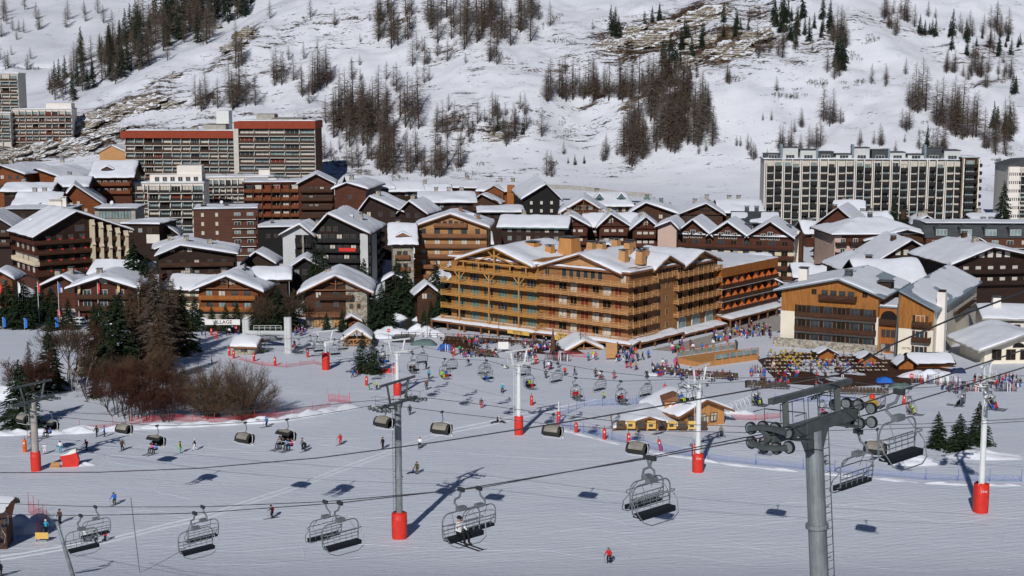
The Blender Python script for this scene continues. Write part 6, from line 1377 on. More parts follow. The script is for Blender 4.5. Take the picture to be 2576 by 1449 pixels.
# --- hillside trees: clumps in photo pixels (cx, cy of feet, spread x, spread y, count, tree height px, kind, clump words)
CL = [
 (990, 70, 45, 45, 16, 100, 'L', 'upper larch stand left of the open gully'), (1190, 75, 110, 40, 34, 110, 'L', 'dense larch stand along the top edge'), (1330, 80, 50, 50, 12, 90, 'L', 'larch stand right of the top edge forest'),
 (1075, 150, 50, 20, 7, 75, 'L', 'short larch row on the upper slope'), (1245, 150, 20, 20, 4, 80, 'L', 'larches hugging the upper gully'), (1000, 225, 20, 10, 2, 70, 'L', 'pair of larches on the open upper slope'), (1075, 205, 12, 8, 2, 65, 'L', 'larch at the brown patch on the open slope'),
 (600, 165, 20, 30, 4, 90, 'L', 'larches by the rocky rib above the red tower'), (610, 260, 30, 20, 9, 110, 'L', 'larches below the rocky rib'), (520, 270, 25, 14, 8, 80, 'L', 'thin larches left of the rocky rib'), (715, 205, 55, 12, 6, 85, 'L', 'row of single larches on the open slope'), (770, 235, 25, 12, 4, 95, 'L', 'larches at the lower end of the open slope'), (815, 215, 22, 14, 6, 95, 'L', 'tall larch pair on the open slope'),
 (890, 330, 45, 40, 26, 135, 'L', 'tall larch stand right of the red topped tower'), (960, 330, 40, 50, 18, 120, 'L', 'larch stand at the edge of the gully'), (1000, 420, 45, 22, 16, 110, 'L', 'larches at the foot of the gully'), (1030, 310, 25, 25, 9, 110, 'L', 'larches in the upper gully mouth'), (1110, 430, 50, 18, 14, 95, 'L', 'larches above the rust lodges'), (1140, 350, 50, 25, 10, 70, 'L', 'slim larches right of the gully'), (880, 400, 60, 20, 9, 70, 'L', 'bare young larches behind the dish roofs'),
 (1200, 310, 45, 20, 6, 60, 'L', 'scattered small larches in mid slope'), (1300, 345, 55, 30, 12, 70, 'L', 'thin larches on the ledge in mid slope'), (1285, 290, 40, 20, 5, 55, 'L', 'small larches above the ledge'), (1380, 440, 20, 8, 3, 65, 'L', 'small larch group over the retaining wall'), (1375, 262, 15, 8, 3, 85, 'L', 'tall larch left of the long larch row'),
 (1490, 248, 95, 9, 30, 95, 'L', 'long larch row above the brown bank'), (1610, 240, 50, 8, 15, 95, 'L', 'larches at the right end of the long row'), (1690, 250, 55, 30, 22, 115, 'L', 'larch wood joining the row and the block'), (1680, 330, 90, 45, 46, 115, 'L', 'dense block of larches in the middle right'), (1590, 385, 30, 30, 14, 115, 'L', 'larches at the left side of the dense block'), (1725, 375, 40, 14, 8, 110, 'L', 'larches at the foot of the dense block'), (1525, 400, 14, 8, 3, 80, 'L', 'larch pair standing left of the dense block'), (1790, 360, 10, 8, 2, 90, 'L', 'single larch right of the dense block'), (1760, 265, 25, 10, 4, 75, 'L', 'larches at the upper right of the dense block'), (1830, 205, 16, 6, 4, 60, 'L', 'larches under the cliff at the right'),
 (1900, 395, 15, 8, 3, 70, 'L', 'larch pair left of the long black and white block'), (1985, 385, 40, 10, 9, 70, 'L', 'larch row behind the left end of the long block'), (2050, 375, 20, 8, 5, 75, 'L', 'larches rising behind the long block'), (2165, 365, 8, 4, 1, 50, 'L', 'single larch in mid roofline of the long block'), (2220, 365, 12, 4, 3, 55, 'L', 'small larches behind the roofline of the long block'), (2080, 310, 22, 10, 5, 90, 'L', 'larch clump on the slope above the long block'), (2020, 320, 10, 6, 2, 70, 'L', 'slender larch above the long block'),
 (2230, 210, 12, 8, 3, 50, 'L', 'small larches on the wide white slope'), (2310, 270, 28, 14, 7, 110, 'L', 'larch clump on the wide white slope'), (2385, 315, 30, 20, 11, 105, 'L', 'large larch clump on the right slope'), (2430, 330, 35, 20, 12, 115, 'L', 'larches beside the large right clump'), (2270, 325, 16, 10, 4, 80, 'L', 'larch pair on the right slope'), (2520, 360, 40, 30, 14, 90, 'L', 'larches at the right edge above the white tower'), (2400, 185, 25, 10, 6, 60, 'L', 'larches by the dark terrace line'), (2490, 195, 60, 10, 14, 65, 'L', 'larch row along the upper right terrace'), (2260, 60, 40, 25, 14, 70, 'L', 'larches on the upper right ridge'), (2440, 85, 30, 8, 5, 60, 'L', 'pale larches high on the right'), (2540, 90, 40, 10, 6, 70, 'L', 'pale larches at the upper right edge'), (2120, 110, 25, 15, 8, 80, 'L', 'larches above the dark spruce triangle'), (1960, 130, 35, 10, 6, 60, 'L', 'larches on the cliff shoulder'), (2350, 385, 40, 14, 7, 70, 'L', 'larches behind the right end of the long block'),
 (320, 140, 60, 34, 34, 85, 'D', 'ridge forest running down to the left'), (400, 95, 60, 36, 36, 95, 'D', 'ridge forest in the middle of the ridge'), (480, 60, 60, 40, 36, 100, 'D', 'ridge forest at the top left'), (570, 20, 60, 28, 26, 100, 'D', 'ridge forest at the top edge'), (250, 180, 55, 34, 32, 80, 'D', 'ridge forest above the pale tower'), (170, 225, 60, 26, 24, 65, 'D', 'ridge forest beside the pale tower'),
 (60, 50, 60, 30, 8, 50, 'L', 'sparse larches on the far left hillside'), (130, 60, 50, 20, 5, 50, 'L', 'far hillside larches at the top left'), (250, 50, 40, 20, 4, 50, 'L', 'far hillside larches near the top edge'), (40, 160, 50, 18, 8, 45, 'L', 'far larches over the pale tower'), (20, 90, 30, 12, 4, 50, 'L', 'far larches at the left edge'), (690, 45, 10, 10, 1, 50, 'L', 'single larch at the top on the white rib'), (420, 155, 8, 4, 1, 55, 'L', 'single larch right of the ridge forest'), (490, 80, 60, 30, 10, 90, 'L', 'larches on the sunlit edge of the ridge forest'),
 (1545, 85, 16, 12, 5, 55, 'S', 'small spruces on the crag shoulder'), (1700, 150, 45, 25, 10, 70, 'S', 'dark spruces on the crag'), (1740, 110, 30, 20, 7, 55, 'S', 'dark spruces above the crag'), (1850, 75, 40, 20, 7, 45, 'S', 'spruces on the cliff top'), (1960, 60, 30, 18, 10, 60, 'S', 'spruces right of the cliff top'), (2020, 75, 60, 34, 18, 70, 'S', 'spruce wood on the right shoulder'), (2105, 165, 18, 12, 8, 75, 'S', 'dark spruce triangle on the white slope'), (1700, 195, 30, 14, 7, 60, 'S', 'spruces below the crag'),
 (2330, 90, 25, 8, 6, 45, 'S', 'small spruces on the upper right terrace'), (2385, 90, 10, 4, 2, 60, 'S', 'spruce pair on the upper right terrace'), (2480, 120, 80, 20, 14, 45, 'S', 'dark spruces along the terrace bank'), (2560, 240, 14, 10, 3, 70, 'S', 'spruces at the right edge'), (2540, 330, 40, 20, 6, 70, 'S', 'spruces at the lower right edge of the hillside'), (2325, 370, 8, 4, 1, 60, 'S', 'spruce behind the end of the long block'), (1450, 415, 24, 6, 3, 28, 'S', 'two small spruces on the snow field'), (1640, 60, 30, 20, 5, 40, 'S', 'little spruces in the rock gully'), (1280, 340, 30, 16, 4, 45, 'S', 'dark little spruces in mid slope'),
]
CL += [(rng.uniform(700, 2540), rng.uniform(40, 400), 12, 10, rng.choice((1, 1, 2)), rng.uniform(30, 70), 'L', 'thin scatter of small trees over the snowy slope') for _ in range(85)]
nL = nS = 0; TREES = []
for (cx, cy, sx, sy, n, hp, kind, wd) in CL:
    for i in range(n):
        for _ in range(8):
            a = rng.uniform(0, 6.28); r_ = math.sqrt(rng.random()); px, py = cx + 1.2 * sx * r_ * math.cos(a), cy + 1.25 * sy * r_ * math.sin(a)
            if py > -12: break
        k = kind
        if k == 'D': k = 'S' if rng.random() < .45 else 'L'
        p = on(px, max(py, -12))
        hh = hp * p.y / F * rng.uniform(.55, 1.15)
        if k == 'L':
            if nL >= 900: continue
            TREES.append((p, hh, 'L', wd)); nL += 1
        else: TREES.append((p, hh, 'S', wd)); nS += 1
TREES.sort(key=lambda t: -t[1] / t[0].y)
rest = []
cnt = {'L': 0, 'S': 0}
for (p, hh, k, wd) in TREES:
    cnt[k] += 1
    if cnt[k] > (298 if k == 'L' else 240): rest.append((p, hh, k)); continue
    if k == 'L': plant(rng.choice(LAR), p, hh / 16, 'bare brown larch in the ' + wd if 'larch' not in wd else 'bare larch, one of the ' + wd if not wd.startswith(('single', 'tall larch left', 'slender')) else 'bare ' + wd, 'tree', wd)
    else: plant(rng.choice(SPF), p, hh / 11, ('dark evergreen in the ' + wd) if 'spruce' not in wd else ('dark evergreen among the ' + wd), 'tree', wd)
def merged(items, name, label, kind):
    m = bpy.data.meshes.new(name); vs = []; fs = []; mi = []
    mats = []
    for (p, hh, k) in items:
        pr = rng.choice(LAR if k == 'L' else SPF); s = hh / (16 if k == 'L' else 11); a = rng.uniform(0, 6.28); ca, sa = math.cos(a) * s, math.sin(a) * s
        for me in pr[1:]:
            n0 = len(vs); mt = me.materials[0]
            if mt not in mats: mats.append(mt)
            vs += [(p.x + ca * v.co.x - sa * v.co.y, p.y + sa * v.co.x + ca * v.co.y, p.z + s * v.co.z) for v in me.vertices]; fs += [tuple(i + n0 for i in f.vertices) for f in me.polygons]; mi += [mats.index(mt)] * len(me.polygons)
    m.from_pydata(vs, [], fs)
    for q in mats: m.materials.append(q)
    m.polygons.foreach_set('material_index', mi)
    return tag(link(name, m), label, None, None, kind)
if rest: merged(rest, 'larch_wood', 'the smaller bare larches filling out the stands on the hillside', 'stuff')
# shrubs dotted over the hillside
SHC = [(480, 95, 60, 20, 6), (290, 95, 30, 6, 4), (70, 170, 30, 10, 3), (1420, 110, 25, 15, 5), (1430, 330, 40, 20, 8), (1240, 300, 60, 30, 12), (1160, 300, 60, 20, 8), (1330, 320, 50, 20, 8), (2060, 215, 30, 8, 8), (1990, 235, 40, 10, 8), (2190, 105, 20, 20, 6), (2150, 150, 20, 20, 5), (2160, 215, 40, 10, 6), (2000, 245, 20, 6, 4), (1860, 200, 20, 8, 4), (2340, 330, 20, 20, 6), (2500, 395, 50, 20, 10), (1370, 410, 20, 8, 4), (1050, 440, 60, 14, 10), (930, 440, 40, 10, 8), (840, 400, 30, 16, 6), (1180, 430, 40, 14, 6), (1010, 205, 30, 15, 3), (1380, 60, 30, 25, 6), (2320, 450, 8, 8, 2)]
for (cx, cy, sx, sy, n) in SHC:
    for i in range(n):
        p = on(cx + rng.uniform(-sx, sx), cy + rng.uniform(-sy, sy)); plant(rng.choice(SHR), p, rng.uniform(.7, 1.5), 'low bare twiggy shrub poking out of the hillside snow', 'shrub', 'bare shrubs on the hillside')
# --- trees in the village and by the slope
def near_spruce(px, py, top, label, i=None, wide=1., grp=None):
    p = on(px, py); h = (zt(top, p.y) - p.z); t = plant(SPN[rng.randrange(2) if i is None else i], p, h / 11 * wide, label, 'tree', grp, None, h / 11)
    return t
for a in [(126, 985, 824, 'tall neat spruce standing alone on the snow at the left', 0, 1.25), (292, 945, 742, 'large dark spruce in the left grove behind the birches', 0, 1.7), (255, 925, 760, 'dark spruce half hidden at the left of the large grove spruce', 1, 1.6), (460, 890, 745, 'olive green spruce at the right end of the left grove', 2, 1.5), (55, 1075, 905, 'dark spruce behind the left grey pylon', 0, 1.5), (240, 1000, 930, 'small spruce at the foot of the birches', 1, 1.2),
          (960, 835, 712, 'broad dark spruce right of the stone chalet', 0, 1.35), (943, 830, 735, 'smaller spruce leaning on the broad one by the stone chalet', 1, 1.2), (822, 832, 782, 'little spruce in front of the garage doors', 1, 1.1), (1105, 822, 722, 'dark spruce at the left corner of the yellow hotel', 0, 1.1), (1085, 815, 755, 'shorter spruce left of the yellow hotel corner', 1, 1.1),
          (912, 938, 835, 'spruce in the orange tub, left one of the pair', 1, 1.15), (942, 940, 838, 'spruce in the orange tub, right one of the pair', 0, 1.1), (2358, 1128, 1035, 'left of the three small spruces behind the right pylon', 0, 1.5), (2412, 1135, 1040, 'middle of the three small spruces behind the right pylon', 1, 1.8), (2462, 1118, 1010, 'right of the three small spruces behind the right pylon', 0, 1.5),
          (2520, 640, 455, 'tall dark spruce beside the white tower at the right', 0, .9), (2246, 610, 500, 'dark spruce before the middle of the long block', 1, 1.2), (2275, 610, 505, 'twin dark spruce before the middle of the long block', 0, 1.1), (1965, 745, 695, 'spruce between the three gabled hotel and the amber hotel', 1, 1.3), (2115, 690, 655, 'small spruce by the pink hipped chalet', 1, 1.0)]:
    near_spruce(a[0], a[1], a[2], a[3], a[4], a[5])
def vill_spruce(px, py, top, Y, label, i=1, wide=1.):
    x = kx(px, py) * Y; z = g(x, Y); h = zt(top, Y) - z; plant(SPN[i], Vector((x, Y, z)), h / 11 * wide, label, 'tree', None, None, h / 11)
for (px, top, Y, lab, w_) in [(795, 612, 355, 'spruce in front of the black chalet hotel, left one', 1.), (815, 618, 352, 'spruce in front of the black chalet hotel, right one', 1.1), (917, 650, 358, 'dark spruce at the right corner of the black chalet hotel', 1.3), (1000, 650, 352, 'dark spruce before the narrow stone house', 1.5), (1020, 668, 350, 'lower spruce before the narrow stone house', 1.3), (1098, 655, 345, 'dark spruce against the tan chalet hotel', 1.2), (340, 600, 356, 'tall dark spruce right of the large dark hotel', 1.3), (370, 640, 352, 'dark spruce hiding the base of the wide dark chalet', 1.5), (455, 720, 335, 'spruce left of the orange chalet', 1.5), (530, 770, 328, 'small spruce below the orange chalet balcony', 1.4), (565, 765, 328, 'small spruce at the right below the orange chalet', 1.4), (620, 660, 352, 'spruce behind the orange chalet roof', 1.3), (640, 690, 350, 'spruce right of the orange chalet', 1.3), (170, 750, 332, 'spruce by the second flagpole', 1.4), (235, 760, 330, 'spruce by the red chalet door', 1.4), (110, 540 - 30, 440, 'spruce among the left village roofs', 1.2), (40, 735, 334, 'dark spruce at the left edge by the flagpoles', 1.8), (15, 705, 340, 'dark spruce cut by the left edge', 2.0), (58, 705, 346, 'tall dark spruce before the corner of the large dark hotel', 2.0), (95, 712, 344, 'dark spruce beside the second flagpole, near the large dark hotel', 2.0), (128, 722, 343, 'dark spruce left of the red chalet wall', 1.9), (490, 745, 330, 'dark spruce over the village lift entrance', 1.6), (70, 745, 334, 'dark spruce between the first flagpoles', 1.7), (130, 760, 331, 'low dark spruce under the large dark hotel', 1.7), (300, 735, 334, 'dark spruce right of the red chalet', 1.6), (415, 735, 338, 'dark spruce at the foot of the wide dark chalet', 1.7), (595, 760, 328, 'low dark spruce at the right of the orange chalet', 1.6), (640, 755, 328, 'dark spruce at the corner of the orange chalet', 1.6), (860, 775, 326, 'tiny dark spruce at the porch of the stone chalet', 1.2), (985, 770, 332, 'dark spruce by the road behind the broad spruce', 1.5), (1035, 700, 350, 'dark spruce behind the small wooden hut', 1.5), (1066, 770, 325, 'small spruce by the wooden path railing', 1.0)]:
    vill_spruce(px, 740, top, Y, lab, rng.randrange(2), w_)
def bare(px, py, top, label, h0, stems, depth, seed, cm, spread=.45, tw=.03, bark='bark', dome=0, name='bare_tree', wide=1., cat='tree'):
    p = on(px, py); h = zt(top, p.y) - p.z; T, C = broadleaf(h0, 1, stems, depth, seed, spread, tw, dome)
    mz = max(v[2] for v in C.v); pr = proto(name, (T, C), bark, cm); s = h / mz; plant(pr, p, s * wide, label, cat, None, None, s)
def dome_bush(px, py, top, wpx, label, seed, cm):
    """many stems fanning out from the ground to a rounded top of fine twigs"""
    p = on(px, py); h = zt(top, p.y) - p.z; r = wpx * p.y / F / 2; rr = random.Random(seed); T = MB(); C = MB()
    for k in range(95):
        a = rr.uniform(0, 6.283); el = math.asin(rr.uniform(.02, 1)); q = rr.uniform(.82, 1.06)
        tip = Vector((r * math.cos(el) * math.cos(a) * q, r * math.cos(el) * math.sin(a) * q, max(.25, h * (.18 + .82 * math.sin(el)) * q)))
        b0 = Vector((rr.gauss(0, r * .14), rr.gauss(0, r * .14), -.2)); c1 = b0 + Vector((tip.x * .25, tip.y * .25, tip.z * .62)); pts = []
        for i in range(7): t = i / 6; pts.append(b0 * (1 - t) ** 2 + c1 * (2 * t * (1 - t)) + tip * t * t)
        T.tube(pts[:5], [.055, .05, .042, .034, .025], 4, cap=False)
        for i in range(4, 6): blade(C, pts[i], pts[i + 1], .022, None)
        for n in range(38):
            t = .38 + .62 * rr.random() ** .8; o = b0 * (1 - t) ** 2 + c1 * (2 * t * (1 - t)) + tip * t * t
            d = ((tip - b0).normalized() * .9 + Vector((rr.gauss(0, .5), rr.gauss(0, .5), rr.gauss(.25, .4)))).normalized(); L = h * rr.uniform(.10, .22); e = o + d * L; blade(C, o, e, .020, None)
            for _ in range(3): f = o.lerp(e, rr.uniform(.3, .9)); blade(C, f, f + (d + Vector((rr.gauss(0, .6), rr.gauss(0, .6), rr.gauss(.1, .5)))).normalized() * L * .6, .015, None)
    plant(proto('bare_bush', (T, C), 'bark', cm), p, 1, label, 'bush', None, 0)
dome_bush(618, 1055, 915, 180, 'large dome of bare tan twigs, right of two merged bushes', 501, 'twig_tan')
dome_bush(535, 1050, 922, 150, 'bare tan bush merged with the left of the large dome bush', 502, 'twig_tan')
for i, a in enumerate([(185, 985, 790, 'tall birch with pale twin stems in the left grove', 2, 'twig_shrub', 'bark_birch', .75), (205, 975, 800, 'slim birch at the right of the twin stemmed birch', 2, 'twig_red', 'bark_birch', .7), (60, 1010, 885, 'rust twigged bare tree at the left edge grove', 4, 'twig_red', 'bark', 1.0), (95, 1000, 870, 'rust twigged bare tree beside the lone spruce', 4, 'twig_red', 'bark', .9), (165, 960, 800, 'bare brown tree behind the birches', 3, 'twig_shrub', 'bark', .9), (300, 1045, 905, 'rust crowned bare tree above the piste bank', 3, 'twig_red', 'bark', 1.1), (330, 1055, 915, 'broad rust crowned bare tree in the middle of the grove', 3, 'twig_red', 'bark', 1.15), (372, 1060, 950, 'multi stemmed rust bush at the red net', 7, 'twig_red', 'bark', 1.0), (420, 1060, 955, 'low rust bush right of the multi stemmed one', 7, 'twig_red', 'bark', 1.0), (270, 1035, 930, 'bare tree with thick trunk in the grove', 2, 'twig_red', 'bark', 1.0), (232, 1005, 870, 'brown bare tree right of the slim birch', 3, 'twig_shrub', 'bark', 1.0), (322, 1005, 895, 'tall rust bare tree behind the broad rust crown', 3, 'twig_red', 'bark', 1.0), (352, 1025, 900, 'rust bare tree under the tallest larch', 3, 'twig_red', 'bark', 1.0), (402, 1030, 915, 'rust bare tree left of the olive spruce', 3, 'twig_red', 'bark', 1.0), (438, 1000, 910, 'brown bare tree under the olive spruce', 3, 'twig_shrub', 'bark', 1.0), (300, 965, 880, 'brown bare tree between the dark grove spruces', 3, 'twig_shrub', 'bark', 1.0), (376, 985, 860, 'tan bare tree among the tall larches', 3, 'twig_tan', 'bark', 1.0), (262, 1010, 910, 'rust bare tree before the large grove spruce', 3, 'twig_red', 'bark', 1.0), (455, 1030, 935, 'thin bare bush between the grove and the dome bushes', 6, 'twig_shrub', 'bark', 1.1)]):
    bare(a[0], a[1], a[2], a[3], 9, a[4] * (2 if a[4] > 2 else 1), 6, 520 + i, a[5], .38, .028, a[6], wide=a[7] * .95)
LARN = [proto('larch', conifer(16, 3.4, 420, 20.0, True, 150 + i, .06, .03), 'bark', 'twig_tan' if i else 'twig_larch') for i in range(2)]
for (px, py, top, lab, w_, i) in [(360, 925, 690, 'tall bare tan larch towering over the grove', 1.15, 1), (390, 935, 665, 'tallest bare larch in the middle of the grove', 1.2, 0), (335, 900, 720, 'bare larch between the spruces of the grove', 1.2, 1), (425, 900, 690, 'bare larch in front of the wide dark chalet', 1.2, 0), (405, 960, 770, 'golden brown bare larch at the grove front', 1.3, 1), (75, 1000, 858, 'thin topped bare larch at the left edge', .8, 0), (440, 880, 700, 'bare larch left of the olive spruce', 1.0, 1)]:
    p = on(px, py); h = zt(top, p.y) - p.z; plant(LARN[i], p, h / 16 * w_, lab, 'tree', None, None, h / 16)
for i, (px, top, Y, lab, w_) in enumerate([(700, 715, 326, 'dark dense leafless tree between the orange and stone chalets', 1.0), (725, 735, 330, 'dark leafless tree left of the stone chalet wall', .9), (670, 740, 326, 'dark leafless shrub tree at the orange chalet corner', .9)]):
    x = kx(px, 780) * Y; z = g(x, Y); h = zt(top, Y) - z; vill_spruce(px, 780, top + 8, Y - 1, 'dark green yew mingled with the ' + lab.split(' ', 3)[3], 0, 2.0)
    T, C = broadleaf(8, 1, 6, 6, 560 + i, .4, .024, .4); mz = max(v[2] for v in C.v); plant(proto('bare_tree', (T, C), 'bark', 'twig_shrub'), Vector((x, Y, z)), h / mz * w_, lab, 'tree', None, None, h / mz)
# ================================================================== PEOPLE
CLO = {'red': (.55, .02, .02), 'blue': (.02, .14, .55), 'navy': (.015, .03, .10), 'black': (.012, .012, .014), 'white': (.75, .76, .78), 'turquoise': (.02, .34, .48), 'lime': (.45, .58, .03), 'pink': (.60, .06, .20), 'grey': (.16, .16, .17), 'orange': (.65, .16, .02), 'green': (.02, .35, .10), 'purple': (.14, .04, .26), 'brown': (.09, .05, .03), 'olive': (.07, .07, .03), 'yellow': (.42, .27, .03)}
for k, c in CLO.items(): M('cloth_' + k, c, .8, .12, 6)
M('skin', (.45, .24, .15), .6, .05, 4)
M('boot_dark', (.02, .02, .022), .5, .1, 4)
def skin_body(name, J, bones):
    """J: joint -> (pos, radius); bones: list of (a, b, slot)"""
    names = list(J); idx = {n: i for i, n in enumerate(names)}
    me = bpy.data.meshes.new(name); me.from_pydata([J[n][0] for n in names], [(idx[a], idx[b]) for a, b, _ in bones], [])
    o = bpy.data.objects.new(name, me); COL.objects.link(o)
    sk = o.modifiers.new('skin', 'SKIN'); sk.use_smooth_shade = True
    o.modifiers.new('sub', 'SUBSURF').levels = 1; o.modifiers['sub'].render_levels = 1
    sv = me.skin_vertices[0].data
    for n in names: r = J[n][1]; sv[idx[n]].radius = r if isinstance(r, tuple) else (r, r)
    sv[idx['pelvis']].use_root = True
    dg = bpy.context.evaluated_depsgraph_get(); out = bpy.data.meshes.new_from_object(o.evaluated_get(dg)); out.name = name; bpy.data.objects.remove(o)
    out.materials.clear()
    for m in ('cloth_red', 'cloth_black', 'cloth_black', 'skin', 'boot_dark'): out.materials.append(MATS[m])
    segs = [(Vector(J[a][0]), Vector(J[b][0]), s) for a, b, s in bones]
    mi = []
    for p in out.polygons:
        c = p.center; best = (9, 0)
        for a, b, s in segs:
            ab = b - a; t = max(0, min(1, (c - a).dot(ab) / max(ab.length_squared, 1e-9))); d = (a + ab * t - c).length
            if d < best[0]: best = (d, s)
        mi.append(best[1])
    out.polygons.foreach_set('material_index', mi); out.update(); return out
def make_pose(name, lean=0., hipz=.92, kn=((.1, 0, .5), (-.1, 0, .5)), an=((.1, .02, .09), (-.1, .02, .09)), el=((.27, .02, 1.15), (-.27, .02, 1.15)), wr=((.28, -.1, .93), (-.28, -.1, .93)), head=(0, 0)):
    """faces -y. joints in metres for a 1.75 m figure; lean shifts the chest forward"""
    J = {}; dz = hipz - .92
    J['pelvis'] = ((0, .02, hipz + .04), (.15, .12)); J['waist'] = ((0, .01 - lean * .45, hipz + .20), (.14, .11)); J['chest'] = ((0, -lean * .8, hipz + .42), (.18, .13)); J['neck'] = ((0, -lean, hipz + .59), .065)
    J['jaw'] = ((head[0], -lean * 1.05 - .02 + head[1], hipz + .68), (.075, .085)); J['brow'] = ((head[0], -lean * 1.08 + head[1], hipz + .77), (.088, .10)); J['crown'] = ((head[0], -lean * 1.05 + head[1] + .01, hipz + .84), (.06, .07))
    J['nose'] = ((head[0], -lean * 1.08 - .115 + head[1], hipz + .715), .016)
    B = [('pelvis', 'waist', 0), ('waist', 'chest', 0), ('chest', 'neck', 0), ('neck', 'jaw', 3), ('jaw', 'brow', 3), ('brow', 'crown', 2), ('jaw', 'nose', 3)]
    for i, s in ((0, 1), (1, -1)):
        q = 'rl'[i]
        J['sh' + q] = ((s * .19, -lean * .85, hipz + .50), .075)
        e = Vector(el[i]) + Vector((0, -lean * .6, dz)); w = Vector(wr[i]) + Vector((0, -lean * .4, dz))
        J['el' + q] = (tuple(e), .058); J['wr' + q] = (tuple(w), .043)
        d = (w - e).normalized(); sd_ = d.orthogonal().normalized(); hnd = w + d * .07
        J['ha' + q] = (tuple(hnd), (.045, .03))
        B += [('chest', 'sh' + q, 0), ('sh' + q, 'el' + q, 0), ('el' + q, 'wr' + q, 0), ('wr' + q, 'ha' + q, 4)]
        for f in range(4):
            o = sd_ * (-.033 + .022 * f); k1 = hnd + d * .045 + o; k2 = k1 + (d * .6 + Vector((0, -.6, -.3))).normalized() * (.045 + .008 * (f in (1, 2)))
            J['f%d%s' % (f, q)] = (tuple(k1), .011); J['g%d%s' % (f, q)] = (tuple(k2), .009); B += [('ha' + q, 'f%d%s' % (f, q), 4), ('f%d%s' % (f, q), 'g%d%s' % (f, q), 4)]
        t1 = w + d * .04 - sd_ * .055; J['th' + q] = (tuple(t1 + d * .03), .011); B += [('wr' + q, 'th' + q, 4)]
        J['hi' + q] = ((s * .10, .02, hipz - .02), .105); J['kn' + q] = (tuple(Vector(kn[i])), .075); J['an' + q] = (tuple(Vector(an[i])), .062); a = Vector(an[i]); J['to' + q] = ((a.x, a.y - .19, a.z - .035), (.05, .05))
        B += [('pelvis', 'hi' + q, 1), ('hi' + q, 'kn' + q, 1), ('kn' + q, 'an' + q, 1), ('an' + q, 'to' + q, 4)]
    return skin_body(name, J, B), J
POSE = {
 'stand': make_pose('person'),
 'ski': make_pose('person', .16, .80, ((.13, -.16, .44), (-.13, -.16, .44)), ((.12, .03, .12), (-.12, .03, .12)), ((.30, -.02, 1.12), (-.30, -.02, 1.12)), ((.30, -.30, 1.05), (-.30, -.30, 1.05))),
 'walk': make_pose('person', .05, .90, ((.1, -.20, .52), (-.1, .04, .50)), ((.1, -.24, .09), (-.1, .30, .14)), ((.27, .10, 1.16), (-.27, -.08, 1.16)), ((.27, .04, .92), (-.27, -.26, .98))),
 'sit': make_pose('person', -.02, .50, ((.13, -.45, .52), (-.13, -.45, .52)), ((.13, -.48, .06), (-.13, -.48, .06)), ((.26, -.06, 1.12), (-.26, -.06, 1.12)), ((.18, -.32, 1.08), (-.18, -.32, 1.08))),
 'floor': make_pose('person', -.12, .14, ((.16, -.42, .30), (-.16, -.40, .26)), ((.18, -.80, .08), (-.18, -.78, .08)), ((.30, .18, 1.10), (-.30, .05, 1.10)), ((.32, .30, .86), (-.22, -.2, 1.05))),
}
HEL = {}
def extras():
    m = MB(); n = 10
    for i in range(5):
        a = R(-8 + 98 * i / 4)
        for j in range(n): t = 2 * math.pi * j / n; m.v.append((.118 * math.cos(a) * math.cos(t), .135 * math.cos(a) * math.sin(t), .13 * math.sin(a)))
    for i in range(4):
        for j in range(n): m.f.append((i * n + j, i * n + (j + 1) % n, (i + 1) * n + (j + 1) % n, (i + 1) * n + j)); m.m.append(0)
    HEL['helmet'] = m.mesh('helmet', 'cloth_black', True)
    m = MB(); m.box(-.085, .085, -.135, -.10, -.035, .03); HEL['goggles'] = m.mesh('goggles', 'glass')
    m = MB(); m.box(-.05, .05, -.95, .75, -.02, .005); m.prism([(-.95, -.02), (-.95, .005), (-1.12, .10), (-1.13, .08)], 'x', -.045, .045); HEL['ski'] = m.mesh('ski', 'rubber')
    m = MB(); m.tube([(0, 0, 0), (0, .14, -1.12)], .012, 4); m.cyl((0, .13, -1.05), (0, 0, 1), .05, .01, 8); HEL['ski_pole'] = m.mesh('ski_pole', 'steel_dark')
    m = MB(); m.taper(-.15, .15, 0, .16, -.24, .2, .8); HEL['backpack'] = m.mesh('backpack', 'cloth_grey')
extras()
def person(pos, face, pose, jk, tr, label, group=None, s=1., skis=None, helmet='black', pack=None, detail=True, poles=None):
    """face: heading the body looks to, radians; the mesh looks to -y"""
    me, J = POSE[pose]
    o = link('person', me, None, pos, face + math.pi / 2); o.scale = (s * 1.12, s * 1.12, s); tag(o, label, 'person', group)
    for i, c in ((0, jk), (1, tr)):
        o.material_slots[i].link = 'OBJECT'; o.material_slots[i].material = MATS['cloth_' + c]
    b = Vector(J['brow'][0])
    h = link('helmet', HEL['helmet'], o, b + Vector((0, .012, -.005))); h.material_slots[0].link = 'OBJECT'; h.material_slots[0].material = MATS['cloth_' + helmet]
    if not detail: return o
    link('goggles', HEL['goggles'], o, b + Vector((0, 0, 0)))
    if skis is None: skis = pose in ('ski',)
    if skis:
        for q in 'rl': a = Vector(J['an' + q][0]); link('ski', HEL['ski'], o, (a.x, a.y - .05, a.z - .1))
    if poles if poles is not None else pose == 'ski':
        for q in 'rl': a = Vector(J['ha' + q][0]); link('ski_pole', HEL['ski_pole'], o, (a.x, a.y - .03, a.z + .02))
    if pack: c = Vector(J['chest'][0]); k = link('backpack', HEL['backpack'], o, c + Vector((0, .12, -.05))); k.material_slots[0].link = 'OBJECT'; k.material_slots[0].material = MATS['cloth_' + pack]
    return o
PW = {'ski': 'skier', 'stand': 'person standing', 'walk': 'person walking', 'sit': 'person sitting', 'floor': 'person sitting on the snow'}
